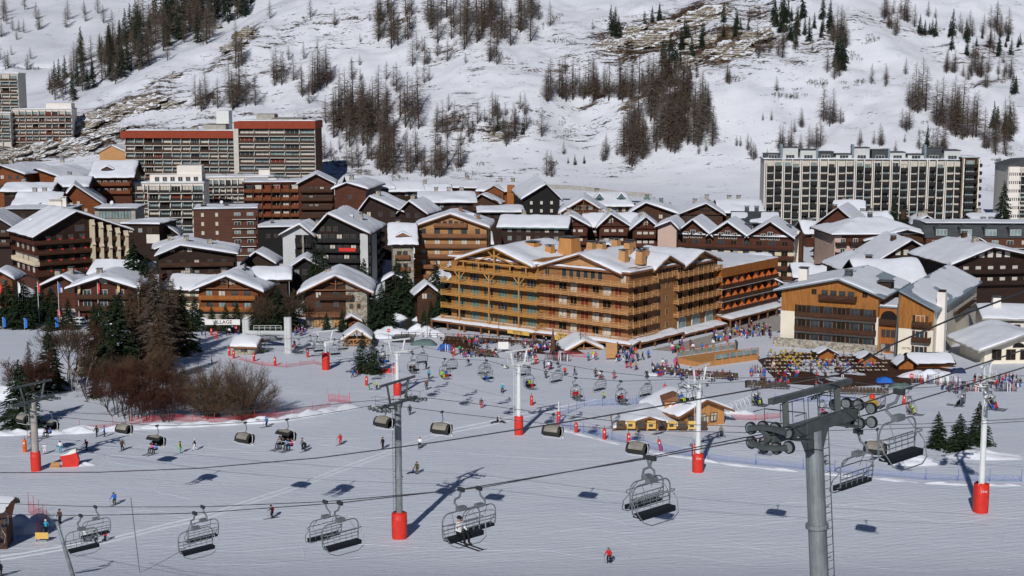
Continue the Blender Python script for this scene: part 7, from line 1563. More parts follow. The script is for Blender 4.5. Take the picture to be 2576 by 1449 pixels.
# px, py of the feet, pose, jacket, trousers, heading (degrees, 0 = right, 90 = away), where, scale, helmet, pack
PPL = [
 (79, 1117, 'walk', 'red', 'turquoise', 200, 'at the left pylon near the orange post'), (114, 1142, 'ski', 'white', 'white', 250, 'leftmost of two in white by the red ramp', 1, 'white'), (152, 1139, 'stand', 'white', 'turquoise', 90, 'with poles just behind the red ramp'), (219, 1133, 'ski', 'black', 'black', 215, 'right of the red ramp below the bank', 1, 'black', 'red'),
 (244, 1099, 'walk', 'black', 'black', 250, 'at the snow bank, left one of a pair'), (263, 1099, 'stand', 'blue', 'black', 200, 'at the snow bank, right one of a pair'), (307, 1134, 'ski', 'brown', 'black', 80, 'under the bubble chair by the bank', 1, 'grey', 'brown'), (454, 1140, 'stand', 'black', 'green', 20, 'right of the open bubble chair', 1, 'black', 'lime'), (491, 1133, 'walk', 'black', 'white', 200, 'in the middle between two bubble chairs'),
 (508, 844, 'stand', 'navy', 'navy', 60, 'left of the entrance sign in tree shade'), (533, 917, 'stand', 'grey', 'black', 200, 'above the dome bush, alone'), (442, 949, 'ski', 'black', 'red', 300, 'beside the bare grove'), (337, 852, 'stand', 'black', 'black', 90, 'seen between the grove trees'), (570, 845, 'stand', 'black', 'black', 90, 'under the entrance sign, left'), (577, 843, 'stand', 'white', 'black', 80, 'under the entrance sign, middle'), (585, 839, 'stand', 'black', 'black', 90, 'under the entrance sign, right', 1, 'white'), (600, 850, 'stand', 'navy', 'blue', 120, 'walking up to the lift entrance'),
 (646, 882, 'stand', 'black', 'black', 200, 'at the stone cabin door'), (655, 882, 'stand', 'red', 'black', 180, 'right of the stone cabin door'), (888, 950, 'walk', 'blue', 'black', 200, 'with a child left of the orange tub'), (899, 947, 'stand', 'pink', 'purple', 190, 'beside the adult in blue', .68, 'purple'), (949, 980, 'ski', 'lime', 'black', 210, 'by the lone red post under the tub'), (929, 981, 'stand', 'green', 'green', 220, 'left of the adult in lime', .62, 'green'),
 (672, 1074, 'ski', 'blue', 'black', 215, 'at the end of the snow bank', 1, 'blue', 'green'), (857, 1118, 'ski', 'red', 'red', 240, 'snowploughing left of the tall grey pylon', 1, 'orange', 'black'), (963, 1129, 'stand', 'black', 'black', 230, 'on the track left of the tall grey pylon', 1, 'black'), (768, 1135, 'ski', 'black', 'black', 240, 'below the riders in red and blue', 1, 'white'), (761, 1131, 'stand', 'grey', 'black', 220, 'behind the skier below the riders'), (1031, 1044, 'stand', 'black', 'black', 270, 'right of the tall grey pylon head'),
 (1073, 928, 'ski', 'black', 'black', 230, 'under the paired white lift chairs'), (1079, 953, 'stand', 'turquoise', 'black', 70, 'right of the orange tub'), (1179, 920, 'ski', 'black', 'grey', 240, 'turning above the white lift chairs', 1, 'white'), (1073, 981, 'stand', 'brown', 'black', 260, 'near the arm of the tall grey pylon', 1, 'orange'), (1264, 988, 'ski', 'turquoise', 'black', 95, 'left of the midway white pylon'), (1211, 1027, 'stand', 'brown', 'red', 280, 'alone in mid slope'), (1056, 1128, 'ski', 'white', 'black', 80, 'right of the tall grey pylon with a red cap', 1, 'red'),
 (1250, 1064, 'floor', 'black', 'black', 200, 'left of the midway pylon'), (1258, 1063, 'floor', 'white', 'black', 330, 'beside the one in black', 1, 'white'), (1421, 945, 'stand', 'red', 'black', 260, 'right of a white lift chair'), (1445, 945, 'walk', 'black', 'navy', 0, 'walking right past the one in red'), (1373, 952, 'stand', 'black', 'black', 80, 'near the base of a red post', 1, 'black', 'grey'), (1369, 927, 'stand', 'navy', 'black', 200, 'in the group of three before the open pavilion'), (1380, 930, 'stand', 'white', 'pink', 250, 'in the group of three before the open pavilion'), (1386, 929, 'ski', 'black', 'black', 250, 'right one of the group before the open pavilion'),
 (1498, 949, 'stand', 'brown', 'black', 270, 'left of the adult in white with a child'), (1510, 952, 'ski', 'white', 'black', 260, 'holding a child on skis'), (1508, 956, 'stand', 'red', 'red', 260, 'held by the adult in white', .6, 'white'), (1519, 1002, 'ski', 'lime', 'brown', 240, 'tiny on the upper slope by the track', .7), (1480, 908, 'stand', 'turquoise', 'black', 250, 'right of the open pavilion'), (1492, 903, 'stand', 'lime', 'white', 230, 'right of the open pavilion'), (1499, 906, 'stand', 'pink', 'grey', 260, 'right of the open pavilion'), (1156, 889, 'stand', 'green', 'navy', 100, 'by a red post before the terrace'), (1178, 896, 'stand', 'black', 'black', 90, 'before the deckchair rows'),
 (1049, 1193, 'stand', 'olive', 'olive', 250, 'helping a fallen child right of the tall grey pylon', 1, 'brown'), (1038, 1191, 'floor', 'navy', 'black', 200, 'fallen next to the adult in olive', .8, 'orange'), (1551, 912, 'walk', 'black', 'white', 200, 'left of the crowd at the hotel corner'), (1604, 909, 'stand', 'navy', 'black', 270, 'right of the crowd at the hotel corner'), (1616, 906, 'walk', 'black', 'black', 330, 'leaving the crowd at the hotel corner'), (1631, 901, 'stand', 'blue', 'black', 260, 'right of the hotel corner crowd'), (1599, 893, 'stand', 'red', 'yellow', 260, 'at the hotel corner steps'), (1586, 927, 'stand', 'red', 'red', 260, 'in front of the hotel corner crowd', .8), (1576, 926, 'stand', 'black', 'red', 250, 'in front of the hotel corner crowd'), (1600, 930, 'ski', 'yellow', 'black', 250, 'nearest of the hotel corner crowd'),
 (1643, 940, 'walk', 'white', 'black', 180, 'striding left of the deckchair group'), (1627, 951, 'ski', 'black', 'black', 250, 'skiing below the hotel corner'), (1545, 952, 'ski', 'grey', 'red', 260, 'left of the sitting child in mid slope'), (1657, 931, 'stand', 'blue', 'navy', 260, 'left of the deckchair group', .75), (1667, 924, 'stand', 'white', 'white', 250, 'behind the deckchair group'), (1675, 924, 'stand', 'grey', 'pink', 260, 'behind the deckchair group'), (1698, 922, 'stand', 'pink', 'pink', 250, 'by the deckchair group'), (1702, 920, 'stand', 'purple', 'black', 200, 'by the deckchair group'),
 (1718, 891, 'stand', 'red', 'black', 260, 'in front of the arcade crowd'), (1743, 883, 'stand', 'white', 'black', 250, 'right of the arcade crowd'), (1766, 883, 'stand', 'blue', 'black', 240, 'with skis near the timber deck'), (1780, 884, 'stand', 'red', 'red', 200, 'by the timber deck', .9), (1776, 886, 'stand', 'red', 'grey', 240, 'by the timber deck'), (1794, 873, 'stand', 'white', 'grey', 250, 'above the timber deck'), (1807, 860, 'stand', 'blue', 'black', 250, 'behind the timber deck'), (1834, 877, 'stand', 'pink', 'white', 260, 'on the snow by the feather flag', .8), (1691, 884, 'stand', 'white', 'red', 250, 'left in the arcade crowd'), (1698, 888, 'stand', 'olive', 'black', 250, 'in the arcade crowd'), (1706, 886, 'stand', 'green', 'black', 230, 'in the arcade crowd'),
 (1848, 845, 'stand', 'yellow', 'black', 250, 'in the street crowd'), (1890, 948, 'stand', 'blue', 'red', 250, 'at the ski rack before the yellow chairs'), (1779, 972, 'ski', 'purple', 'navy', 250, 'below the deckchair rows', .7), (2001, 1005, 'stand', 'red', 'red', 260, 'by the small red cone on the nursery slope', .75), (1814, 1099, 'stand', 'grey', 'black', 250, 'right of the nursery huts'), (2338, 945, 'stand', 'blue', 'turquoise', 200, 'on the snow heap by the amber hut', .7), (2168, 922, 'stand', 'orange', 'black', 250, 'at the terrace kiosk'),
 (289, 1270, 'ski', 'blue', 'black', 250, 'at the left, alone with poles', 1, 'navy', 'navy'), (116, 1344, 'walk', 'turquoise', 'black', 100, 'by the red nets in the lower left'), (151, 1317, 'stand', 'brown', 'black', 250, 'behind the leaning post'), (215, 1364, 'ski', 'white', 'black', 230, 'seen through the leftmost big chair'), (243, 1369, 'ski', 'white', 'black', 220, 'right one of two in white behind the big chair', 1, 'black'), (265, 1362, 'stand', 'red', 'black', 250, 'child behind the leftmost big chair', .75), (686, 1303, 'ski', 'black', 'black', 215, 'alone in the lower left centre', 1, 'black', 'red'), (1532, 1416, 'ski', 'red', 'black', 250, 'alone at the bottom right of centre', 1.05, 'grey', 'grey'), (3, 1449, 'ski', 'black', 'black', 250, 'cut by the bottom left corner'),
 (590, 838, 'stand', 'purple', 'navy', 90, 'at the right leg of the entrance sign'), (1404, 925, 'stand', 'grey', 'navy', 200, 'below the big parasol')]
for p in PPL:
    px, py, pose, jk, tr, hd, wh = p[:7]; s = p[7] if len(p) > 7 else 1.; hel = p[8] if len(p) > 8 else rng.choice(['black', 'black', 'grey', 'navy', 'white']); pk = p[9] if len(p) > 9 else None
    kid = 'child' if s < .8 else None
    w0 = (('child on skis' if pose == 'ski' else 'child sitting on the snow' if pose == 'floor' else 'child') if kid else PW[pose])
    q = on(px, py); person(q, R(hd), pose, jk, tr, '%s in %s and %s %s' % (w0, jk, tr, wh) if jk != tr else '%s all in %s %s' % (w0, jk, wh), None, s, None, hel, pk)
cl = list(CLO)
for (P, hd, x, zs, yy, px) in RIDERS:
    c, s_ = math.cos(hd), math.sin(hd); yb = yy - .05
    pos = P + Vector((c * x - s_ * yb, s_ * x + c * yb, zs - .40)); jk, tr = rng.choice(['red', 'blue', 'black', 'pink', 'lime', 'navy', 'grey', 'brown']), rng.choice(['black', 'red', 'black', 'blue', 'grey', 'lime'])
    if px == 1160: jk, tr = 'white', 'black'
    person(pos, hd + math.pi / 2, 'sit', jk, tr, 'lift rider in %s and %s sitting on a chair %s' % (jk, tr, wherew(px) if px != 1160 else 'of the near lift'), 'riders on the lift chairs', 1, True, rng.choice(['black', 'white', 'grey']), None)
for (P, hd, x, zs, yy, px) in BRID:
    hd = BUBH; c, s_ = math.cos(hd), math.sin(hd); yb = yy
    pos = P + Vector((c * x - s_ * yb, s_ * x + c * yb, zs - .42)); jk, tr = ('red', 'navy') if x < -.8 else ('blue', 'black') if x < 0 else (rng.choice(['black', 'pink', 'grey']), 'black')
    person(pos, hd + math.pi / 2, 'sit', jk, tr, 'rider in %s and %s sitting in an open bubble chair %s' % (jk, tr, 'by the left pylon' if px < 200 else 'over the skiers in white' if px < 500 else 'before the round bush'), 'riders in the bubble chairs', 1, True, 'black', None)
# --- crowds: (poly centre, spreads, count, pose, words)
CROWD = []
def crowd(cx, cy, sx, sy, n, poses, wd, det=False, slope=0.):
    for i in range(n):
        u, v = rng.uniform(-1, 1), rng.uniform(-1, 1); px = cx + sx * u; py = cy + sy * v + slope * (px - cx)
        jk, tr = rng.choice(['red', 'black', 'blue', 'black', 'navy', 'black', 'navy', 'brown', 'grey', 'white', 'grey', 'pink', 'grey', 'navy', 'brown', 'purple', 'brown', 'black', 'olive', 'red']), rng.choice(['black', 'black', 'navy', 'grey', 'red', 'white', 'blue'])
        pose = rng.choice(poses); q = on(px, py)
        if pose == 'sit': q.z -= .02
        CROWD.append((q, R(rng.uniform(180, 360)), pose, jk, tr, '%s in %s and %s %s' % ('person' if pose != 'sit' else 'seated person', jk, tr, wd), wd, rng.uniform(.85, 1.03), False, rng.choice(['black', 'brown', 'white', 'red', 'grey', 'blue']), None, det))
crowd(1572, 895, 24, 20, 24, ['stand', 'stand', 'walk'], 'in the crowd at the hotel corner')
crowd(1715, 880, 26, 12, 14, ['stand', 'walk'], 'in the crowd before the arcade')
crowd(1890, 838, 50, 14, 44, ['stand', 'walk'], 'in the busy street between the two hotels')
crowd(1815, 852, 30, 10, 12, ['stand', 'walk'], 'by the shops under the orange wing')
crowd(1270, 868, 120, 10, 46, ['sit', 'sit', 'stand'], 'on the terrace of the yellow hotel', slope=.03)
crowd(1205, 893, 45, 6, 26, ['sit'], 'in the deckchair row on the snow')
crowd(1375, 880, 30, 10, 18, ['sit', 'stand'], 'around the closed parasol')
crowd(1700, 940, 60, 10, 30, ['sit', 'sit', 'stand'], 'in the deckchairs below the timber deck', slope=.10)
crowd(1800, 950, 50, 8, 16, ['sit'], 'in the right deckchair rows', slope=.05)
crowd(2010, 935, 110, 16, 40, ['sit', 'sit', 'stand'], 'among the yellow chairs of the dining terrace')
crowd(2130, 925, 80, 14, 24, ['sit'], 'at the white tables of the dining terrace')
crowd(1930, 970, 60, 8, 16, ['sit', 'stand'], 'at the lower edge of the dining terrace')
crowd(2110, 985, 60, 6, 16, ['sit', 'stand'], 'by the ski racks under the terrace')
crowd(2510, 968, 60, 10, 40, ['stand'], 'in the queue at the white chalet')
crowd(2400, 985, 40, 8, 14, ['stand', 'sit'], 'by the ski racks near the white chalet')
crowd(756, 838, 14, 7, 14, ['sit', 'stand'], 'in the group resting behind the lift station')
crowd(1320, 905, 28, 10, 12, ['stand', 'sit'], 'by the midway lift head before the terrace')
CROWD.sort(key=lambda c: c[0].y)
n0 = 298 - sum(1 for o in COL.objects if o.name.startswith('person'))
for c in CROWD[:n0]: person(*c)
me = bpy.data.meshes.new('crowd'); vs, fs, mi, ml = [], [], [], []
for (q, a, pose, jk, tr, lb, gp, s_, sk, hel, pk, det) in CROWD[n0:]:
    body, J = POSE[pose]; ca, sa = math.cos(a + math.pi / 2) * s_, math.sin(a + math.pi / 2) * s_
    mats = [MATS['cloth_' + jk], MATS['cloth_' + tr], MATS['cloth_' + hel], MATS['skin'], MATS['boot_dark']]
    for m_ in mats:
        if m_ not in ml: ml.append(m_)
    for src, off, mm in ((body, Vector((0, 0, 0)), mats), (HEL['helmet'], Vector(J['brow'][0]), [mats[2]])):
        k = len(vs)
        for v in src.vertices: c = v.co + off; vs.append((q.x + 1.12 * (ca * c.x - sa * c.y), q.y + 1.12 * (sa * c.x + ca * c.y), q.z + s_ * c.z))
        for f in src.polygons: fs.append(tuple(i + k for i in f.vertices)); mi.append(ml.index(mm[f.material_index]))
me.from_pydata(vs, [], fs)
for m_ in ml: me.materials.append(m_)
me.polygons.foreach_set('material_index', mi); tag(link('crowd', me), 'the rest of the colourful crowd in the street and on the terraces', None, None, 'stuff')
# ================================================================== FURNITURE, FENCES, SIGNS
def ground_pt(px, py): return on(px, py)
# red bollards
def bollard(px, py, label, h=1.75, r=.26, mat='pad_red', tilt=0, top=False, pole=True):
    p = on(px, py); t = thing('padded_post', label, 'padded post', p, rng.uniform(0, 3), None); t.rotation_euler = (0, R(tilt), rng.uniform(-.2, .2))
    m = MB(); m.tube([(0, 0, -.2), (0, 0, .1), (0, 0, h * .6), (0, 0, h - .1), (0, 0, h)], [r * .95, r, r * 1.03, r * .95, r * .5], 12); m.build('pad', mat, t, smooth=True)
    m = MB(); m.tube([(0, 0, h), (0, 0, h + (1.6 if top else .45))], .11 if top else .035, 6); m.build('pole', 'white_metal' if top else 'rail_dark', t)
    m = MB(); m.cyl((0, -r * 1.02, h * .72), (0, 1, 0), .12, .02, 10); m.build('disc', 'letter_white', t)
for a in [(532, 844, 'red padded post at the left leg of the entrance sign'), (545, 852, 'red padded post in front of the entrance sign'), (595, 838, 'red padded post right of the entrance sign'), (577, 895, 'left one of two red padded posts beside the stone cabin'), (588, 902, 'red padded post touching the stone cabin front'), (639, 909, 'red padded post at the right front of the stone cabin'), (692, 920, 'short red padded post alone below the lift station'), (741, 878, 'red padded post beside the front grey column'), (774, 899, 'red padded post right of the empty chairs'), (645, 860, 'red padded post behind the stone cabin'), (922, 970, 'red padded post alone under the orange tub'), (992, 940, 'red padded post right of the orange tub'), (1142, 895, 'red padded post before the ski racks of the yellow hotel'), (1348, 916, 'red padded post before the closed parasol'), (1337, 1020, 'red padded post right of the midway white pylon'), (1449, 1090, 'first red padded post along the blue net'), (1520, 1106, 'second red padded post along the blue net'), (1581, 1118, 'third red padded post before the nursery hut'), (1672, 991, 'red padded post above the nursery huts'), (1745, 1148, 'red padded post leaning against the lettered pylon pad'), (2274, 1018, 'red padded post by the yellow inflatable')]:
    bollard(*a)
bollard(1663, 1134, 'red padded post leaning left below the nursery hut', tilt=-12)
bollard(1405, 1067, 'red padded post with a white top at the corner of the blue net', 2.1, .32, top=True); bollard(63, 1137, 'orange padded post at the far left by the pylon', 1.9, .28, 'pad_orange')
# entrance sign
p = on(562, 846); t = thing('entrance_sign', 'white VILLAGE sign board on two posts over the lift entrance', 'sign', p)
m = MB(); w_ = 4.1; zb = zt(817, p.y) - p.z
for q in (-1, 1): m.box(q * w_ * .9 - .08 if q > 0 else -w_ - .08, q * w_ * .9 + .08 if q > 0 else -w_ + .08, -.08, .08, -.2, zb)
m.build('posts', 'rail_dark', t)
m = MB(); m.box(-w_, w_ * .95, -.15, -.081, zb, zb + 1.25); m.build('board', 'sign_white', t); link('lettering', text_mesh('VILLAGE', 1.2, .02, 'letter_dark'), t, (-.1, -.18, zb + .62))
m = MB(); m.box(-1.9, -.7, -.13, -.08, zb - .9, zb - .2); m.build('small_board', 'rail_dark', t)
# lift station
pa, pb = on(622, 856), on(728, 888); t = thing('lift_station', 'pale grey lift station with two thick round columns and a horizontal drum', 'lift station', pa.lerp(pb, .5))
O = t.location
for p_, top, r_ in ((pa, 803, .62), (pb, 798, .60)):
    h_ = zt(top, p_.y) - p_.z; m = MB(); m.tube([(p_.x - O.x, p_.y - O.y, p_.z - O.z - 1), (p_.x - O.x, p_.y - O.y, p_.z - O.z + h_)], r_, 18); m.build('column', 'grey_wall', t)
    m = MB(); m.box(p_.x - O.x - r_ * 1.6, p_.x - O.x - r_ * .75, p_.y - O.y - .2, p_.y - O.y + .5, p_.z - O.z - .5, p_.z - O.z + h_); m.build('column_fin', 'grey_wall', t)
zz = zt(838, O.y) - O.z
d = (pb - pa).normalized()
d.z = 0; m = MB(); m.tube([Vector((pa.x - O.x, pa.y - O.y, zt(838, pa.y) - O.z)) - d * .5, Vector((pb.x - O.x, pb.y - O.y, zt(838, pb.y) - O.z)) + d * .3], .55, 14); m.build('drum', 'white_metal', t)
m = MB(); m.box(-3.4, 3.2, -1.0, 1.6, zz - 1.5, zz - 1.25); m.box(-3.6, 3.4, -1.4, -1.1, zz - 1.2, zz - .85); m.build('machinery_deck', 'steel', t)
m = MB()
for x in np.linspace(-3.2, 2.8, 6): m.tube([(x, 1.4, zz - 1.2), (x, 1.4, zz + 1.4)], .05, 4)
for q in (.9, 1.4): m.tube([(-3.2, 1.4, zz + q), (2.8, 1.4, zz + q)], .05, 4)
m.build('railing', 'white_metal', t)
m = MB(); n = 24; m.tube([(1.9 * math.cos(2 * math.pi * i / n), .3 + 1.9 * math.sin(2 * math.pi * i / n), zz - 1.0) for i in range(n + 1)], .12, 5); m.build('bull_wheel', 'steel', t)
# orange tub under the spruces
p = on(940, 938); t = thing('padded_barrier', 'orange and red padded barrier round the foot of the two spruces', 'barrier', p)
m = MB(); m.box(-2.6, -.4, -.25, .1, -.2, 1.35); m.build('orange_mat', 'pad_orange', t); m = MB(); m.prism([(-.38, -.2), (3.2, -.2), (3.2, .95), (1.4, .72), (-.38, .78)], 'y', -.35, .0); m.build('red_mat', 'pad_red', t)
# red ramp at the left
p = on(175, 1174); t = thing('padded_ramp', 'curved red crash mat with a white top standing by the left pylon', 'crash mat', p, R(8))
pr = [(-1.1, -.2), (1.1, -.2), (1.35, .9), (1.0, 2.0), (.2, 1.75), (-1.3, 1.55), (-.9, .6)]
m = MB(); m.prism(pr, 'y', -.15, .6); m.build('mat', 'pad_red', t); m = MB(); m.prism([(-1.3, 1.56), (.2, 1.76), (1.0, 2.01), (.9, 2.5), (.3, 2.3), (-.3, 1.9)], 'y', -.1, .5); m.build('top_flap', 'sign_white', t); m = MB(); m.box(-2.6, -1.2, -.4, -.05, -.05, .35); m.box(-2.4, -1.25, -.55, -.41, .3, .85); m.build('crate', 'wood_pale', t)
# nets
def net_mat(name, col, k):
    m = bpy.data.materials.new(name); m.use_nodes = True; N = m.node_tree.nodes; L = m.node_tree.links; b = N['Principled BSDF']; b.inputs['Base Color'].default_value = (*col, 1); b.inputs['Roughness'].default_value = .8
    w_ = N.new('ShaderNodeTexNoise'); w_.inputs['Scale'].default_value = 9; w_.inputs['Detail'].default_value = 2; ge = N.new('ShaderNodeNewGeometry'); L.new(ge.outputs['Position'], w_.inputs[0])
    mr = N.new('ShaderNodeMapRange'); mr.inputs[1].default_value = .35; mr.inputs[2].default_value = .65; mr.inputs[3].default_value = k - .15; mr.inputs[4].default_value = k + .15
    L.new(w_.outputs[0], mr.inputs[0]); L.new(mr.outputs[0], b.inputs['Alpha']); MATS[name] = m
net_mat('netting_red', (.55, .05, .07), .33); net_mat('netting_blue', (.07, .16, .50), .22)
def net(pts, label, col, h=1.2, post_h=1.6, step=3.):
    P = [on(*p) for p in pts]; t = thing('net_fence', label, 'net fence', P[0]); O = P[0]
    dense = []
    for a, b in zip(P[:-1], P[1:]):
        n = max(1, int((b - a).length / step))
        for i in range(n): q = a.lerp(b, i / n); q.z = g(q.x, q.y); dense.append(q - O)
    dense.append(P[-1] - O)
    m = MB()
    for a, b in zip(dense[:-1], dense[1:]): m.add([a + Vector((0, 0, .05)), b + Vector((0, 0, .05)), b + Vector((0, 0, h * rng.uniform(.85, 1))), a + Vector((0, 0, h))], [(0, 1, 2, 3)])
    m.build('netting', 'netting_' + col, t, fix=False)
    for q in dense: m = MB(); m.tube([q - Vector((0, 0, .3)), q + Vector((rng.uniform(-.08, .08), 0, post_h))], .035, 5); m.build('post', 'net_' + col, t)
net([(1405, 1072), (1500, 1098), (1660, 1136), (1740, 1150)], 'blue net fence with posts left of the nursery huts', 'blue')
net([(1780, 1158), (1900, 1170), (2020, 1182), (2180, 1196), (2330, 1208), (2570, 1212)], 'blue net fence running across the right piste under the big chairs', 'blue', 1.0, 1.7, 4)
net([(1410, 1050), (1470, 1022), (1560, 1020), (1680, 1010)], 'blue net fence along the upper edge of the nursery slope', 'blue')
net([(1950, 1010), (2060, 1012), (2150, 1012)], 'blue net fence below the dining terrace', 'blue')
net([(330, 1068), (430, 1058), (540, 1068), (640, 1060), (740, 1048), (830, 1030)], 'red safety net along the bank under the dome bush', 'red', 1.2, 1.9)
net([(200, 1085), (285, 1078), (330, 1070)], 'red safety net under the bare grove', 'red', .9, 1.9, 4)
net([(826, 1010), (880, 1016)], 'red safety net in the open right of the dome bush', 'red', 1.4, 2.2, 2.)
net([(72, 1290), (100, 1310), (118, 1330), (95, 1350)], 'red safety net beside the rustic hut at the lower left', 'red', 1.6, 2.6, 1.6)
net([(600, 905), (660, 920), (720, 925), (790, 915), (815, 922)], 'red safety net below the lift station', 'red', .8, 1.2)
net([(1840, 1055), (1900, 1058), (1960, 1052)], 'red mesh barrier right of the nursery huts', 'red', 1.0, 1.1, 2)
net([(1418, 890), (1440, 898), (1500, 900)], 'red mesh in front of the right open pavilion', 'red', 1.0, 1.1, 2)
# flagpoles
for i, (px, col) in enumerate([(2, 'pad_red'), (50, 'letter_white'), (99, 'pad_red'), (150, 'tarp_blue'), (200, 'sign_yellow'), (249, 'pad_red'), (299, 'sign_yellow'), (350, 'letter_white')]):
    p = on(px, 816); h = zt(708, p.y) - p.z; t = thing('flagpole', 'white flagpole with a hanging %s flag, number %s from the left' % ({'pad_red': 'red', 'letter_white': 'white', 'tarp_blue': 'blue', 'sign_yellow': 'yellow'}[col], 'one two three four five six seven eight'.split()[i]), 'flagpole', p)
    m = MB(); m.tube([(0, 0, -.3), (0, 0, h)], [.09, .06], 8); m.build('pole', 'white_metal', t)
    m = MB()
    for k in range(6): z0, z1 = h - .3 - k * .42, h - .3 - (k + 1) * .42; x0, x1 = .07 + .5 * math.sin(.5 + k * .3), .07 + .5 * math.sin(.8 + k * .3); m.add([(.06, 0, z0), (x0, .1 * math.sin(k), z0), (x1, .1 * math.sin(k + 1), z1), (.06, 0, z1)], [(0, 1, 2, 3)])
    m.build('flag', col, t, fix=False)
for px, py, col, lab in [(8, 832, 'tarp_blue', 'blue feather flag at the far left of the snow'), (62, 834, 'tarp_blue', 'blue feather flag leaning by the second flagpole'), (140, 832, 'tarp_blue', 'blue feather flag by the fourth flagpole'), (85, 812, 'tarp_blue', 'blue feather flag behind the second flagpole'), (146, 812, 'pad_red', 'pink red feather flag behind the fourth flagpole'), (213, 812, 'pad_orange', 'orange feather flag before the red chalet'), (26, 806, 'net_blue', 'greenish feather flag under the left spruces'), (1848, 893, 'slate', 'grey feather flag on the timber deck')]:
    p = on(px, py); t = thing('feather_flag', lab, 'feather flag', p); m = MB(); m.tube([(0, 0, -.2), (.0, 0, 2.8), (-.12, 0, 3.2)], .03, 5); m.build('pole', 'white_metal', t)
    m = MB(); m.add([(.03, 0, .8), (.62, .05, .9), (.70, .08, 2.6), (.35, .04, 3.2), (-.1, 0, 3.2), (.03, 0, 2.6)], [(0, 1, 2, 3, 4, 5)]); m.build('cloth', col, t, fix=False)
# parasol, inflatable, tunnel hoops, signs
p = on(1391, 890); t = thing('closed_parasol', 'tall closed beige parasol on the terrace of the brown hotel block', 'parasol', p); m = MB(); h = zt(826, p.y) - p.z; m.tube([(0, 0, .7), (0, 0, 1.2), (0, 0, h * .6), (0, 0, h)], [.55, .62, .38, .05], 10); m.build('canopy', 'twig_tan', t); m = MB(); m.tube([(0, 0, -.1), (0, 0, .8)], .06, 6); m.build('pole', 'rail_dark', t)
p = on(2193, 1031); t = thing('inflatable_figure', 'bulging yellow inflatable with a red top at the edge of the nursery slope', 'inflatable', p)
def ball(m, c, r, n=14, k=9):
    b = len(m.v); c = Vector(c)
    for i in range(k + 1):
        a = math.pi * i / k
        for j in range(n): t_ = 2 * math.pi * j / n; m.v.append((c.x + r[0] * math.sin(a) * math.cos(t_), c.y + r[1] * math.sin(a) * math.sin(t_), c.z + r[2] * math.cos(a)))
    for i in range(k):
        for j in range(n): m.f.append((b + i * n + j, b + (i + 1) * n + j, b + (i + 1) * n + (j + 1) % n, b + i * n + (j + 1) % n)); m.m.append(m.cur)
m = MB(); m.tube([(0, 0, -.05), (0, 0, .3), (0, 0, 1.0), (0, 0, 1.5), (0, 0, 1.9)], [.55, .75, .85, .7, .42], 14); ball(m, (-.82, 0, 1.0), (.3, .3, .55)); ball(m, (.82, 0, 1.0), (.3, .3, .55)); m.build('body', 'cloth_yellow', t, smooth=True)
m = MB(); ball(m, (0, 0, 2.25), (.48, .48, .5)); m.build('top', 'pad_red', t, smooth=True); m = MB(); m.tube([(0, 0, 2.08), (0, 0, 2.2)], .52, 14); m.build('band', 'pad_orange', t, smooth=True)
a, b = on(1812, 1048), on(1885, 1020); t = thing('tunnel_frame', 'row of clear arched hoops over the nursery conveyor', 'tunnel', a)
for i in range(8):
    q = a.lerp(b, i / 7) - a; m = MB(); m.tube([q + Vector((.75 * math.cos(x) , -.5 * math.cos(x), 1.0 * math.sin(x) * 1.7)) for x in np.linspace(0, math.pi, 9)], .045, 5); m.build('hoop', 'white_metal', t)
def board(px, py, w, h, zc, mat, label, text=None, ink='letter_dark', legs=True, cat='sign', sz=.4):
    p = on(px, py); t = thing('sign_board', label, cat, p); m = MB(); m.box(-w / 2, w / 2, -.04, .04, zc, zc + h); m.build('panel', mat, t)
    if legs: m = MB(); [m.box(x - .04, x + .04, -.03, .03, -.2, zc) for x in (-w * .4, w * .4)]; m.build('legs', 'rail_dark', t)
    if text:
        for i, l in enumerate(text.split('|')): link('lettering', text_mesh(l, sz, .01, ink), t, (0, -.06, zc + h * (1 - (i + .5) / len(text.split('|')))))
board(106, 1362, 1.5, .75, .3, 'sign_yellow', 'small yellow and red notice board on the piste at the lower left', None, 'pad_red')
board(1391 - 125, 887, 2.2, 1.5, .8, 'sign_white', 'bright white map board on the snow before the terrace'); board(1432, 862, .8, 1.0, .8, 'sign_white', 'white menu board beside the hotel door'); board(1538, 905, 2.3, 3.2, .3, 'wood_pale', 'tall timetable frame at the hotel corner')
for px, py, lab in [(978, 856, 'round red no entry sign by the curved road'), (2292, 1005 - 30, 'round red no entry sign under the dining terrace')]:
    p = on(px, py); t = thing('road_sign', lab, 'road sign', p); m = MB(); m.tube([(0, 0, -.2), (0, 0, 2.2)], .04, 6); m.build('pole', 'steel', t); m = MB(); m.cyl((0, -.06, 2.2), (0, 1, 0), .42, .05, 18); m.build('disc', 'pad_red', t); m = MB(); m.box(-.28, .28, -.11, -.087, 2.13, 2.27); m.build('bar', 'letter_white', t)
# street lamps
for px, py, top, lab in [(1255, 872, 800, 'brown street lamp before the yellow hotel'), (1075, 850, 772, 'brown street lamp beside the curved road'), (1460, 880, 820, 'street lamp with two lanterns before the brown hotel block'), (995, 735, 695, 'street lamp near the snow capped bus shelter')]:
    p = on(px, py) if py > 780 else at(px, py, 350); h = zt(top, p.y) - p.z; t = thing('street_lamp', lab, 'street lamp', p); m = MB(); m.tube([(0, 0, -.3), (0, 0, h - .4), (-.25, 0, h), (-.6, 0, h - .1)], .07, 6); m.build('pole', 'wood_brown', t); m = MB(); m.taper(-.78, -.42, -.18, .18, h - .75, h - .12, .6); m.build('lantern', 'rail_black', t)
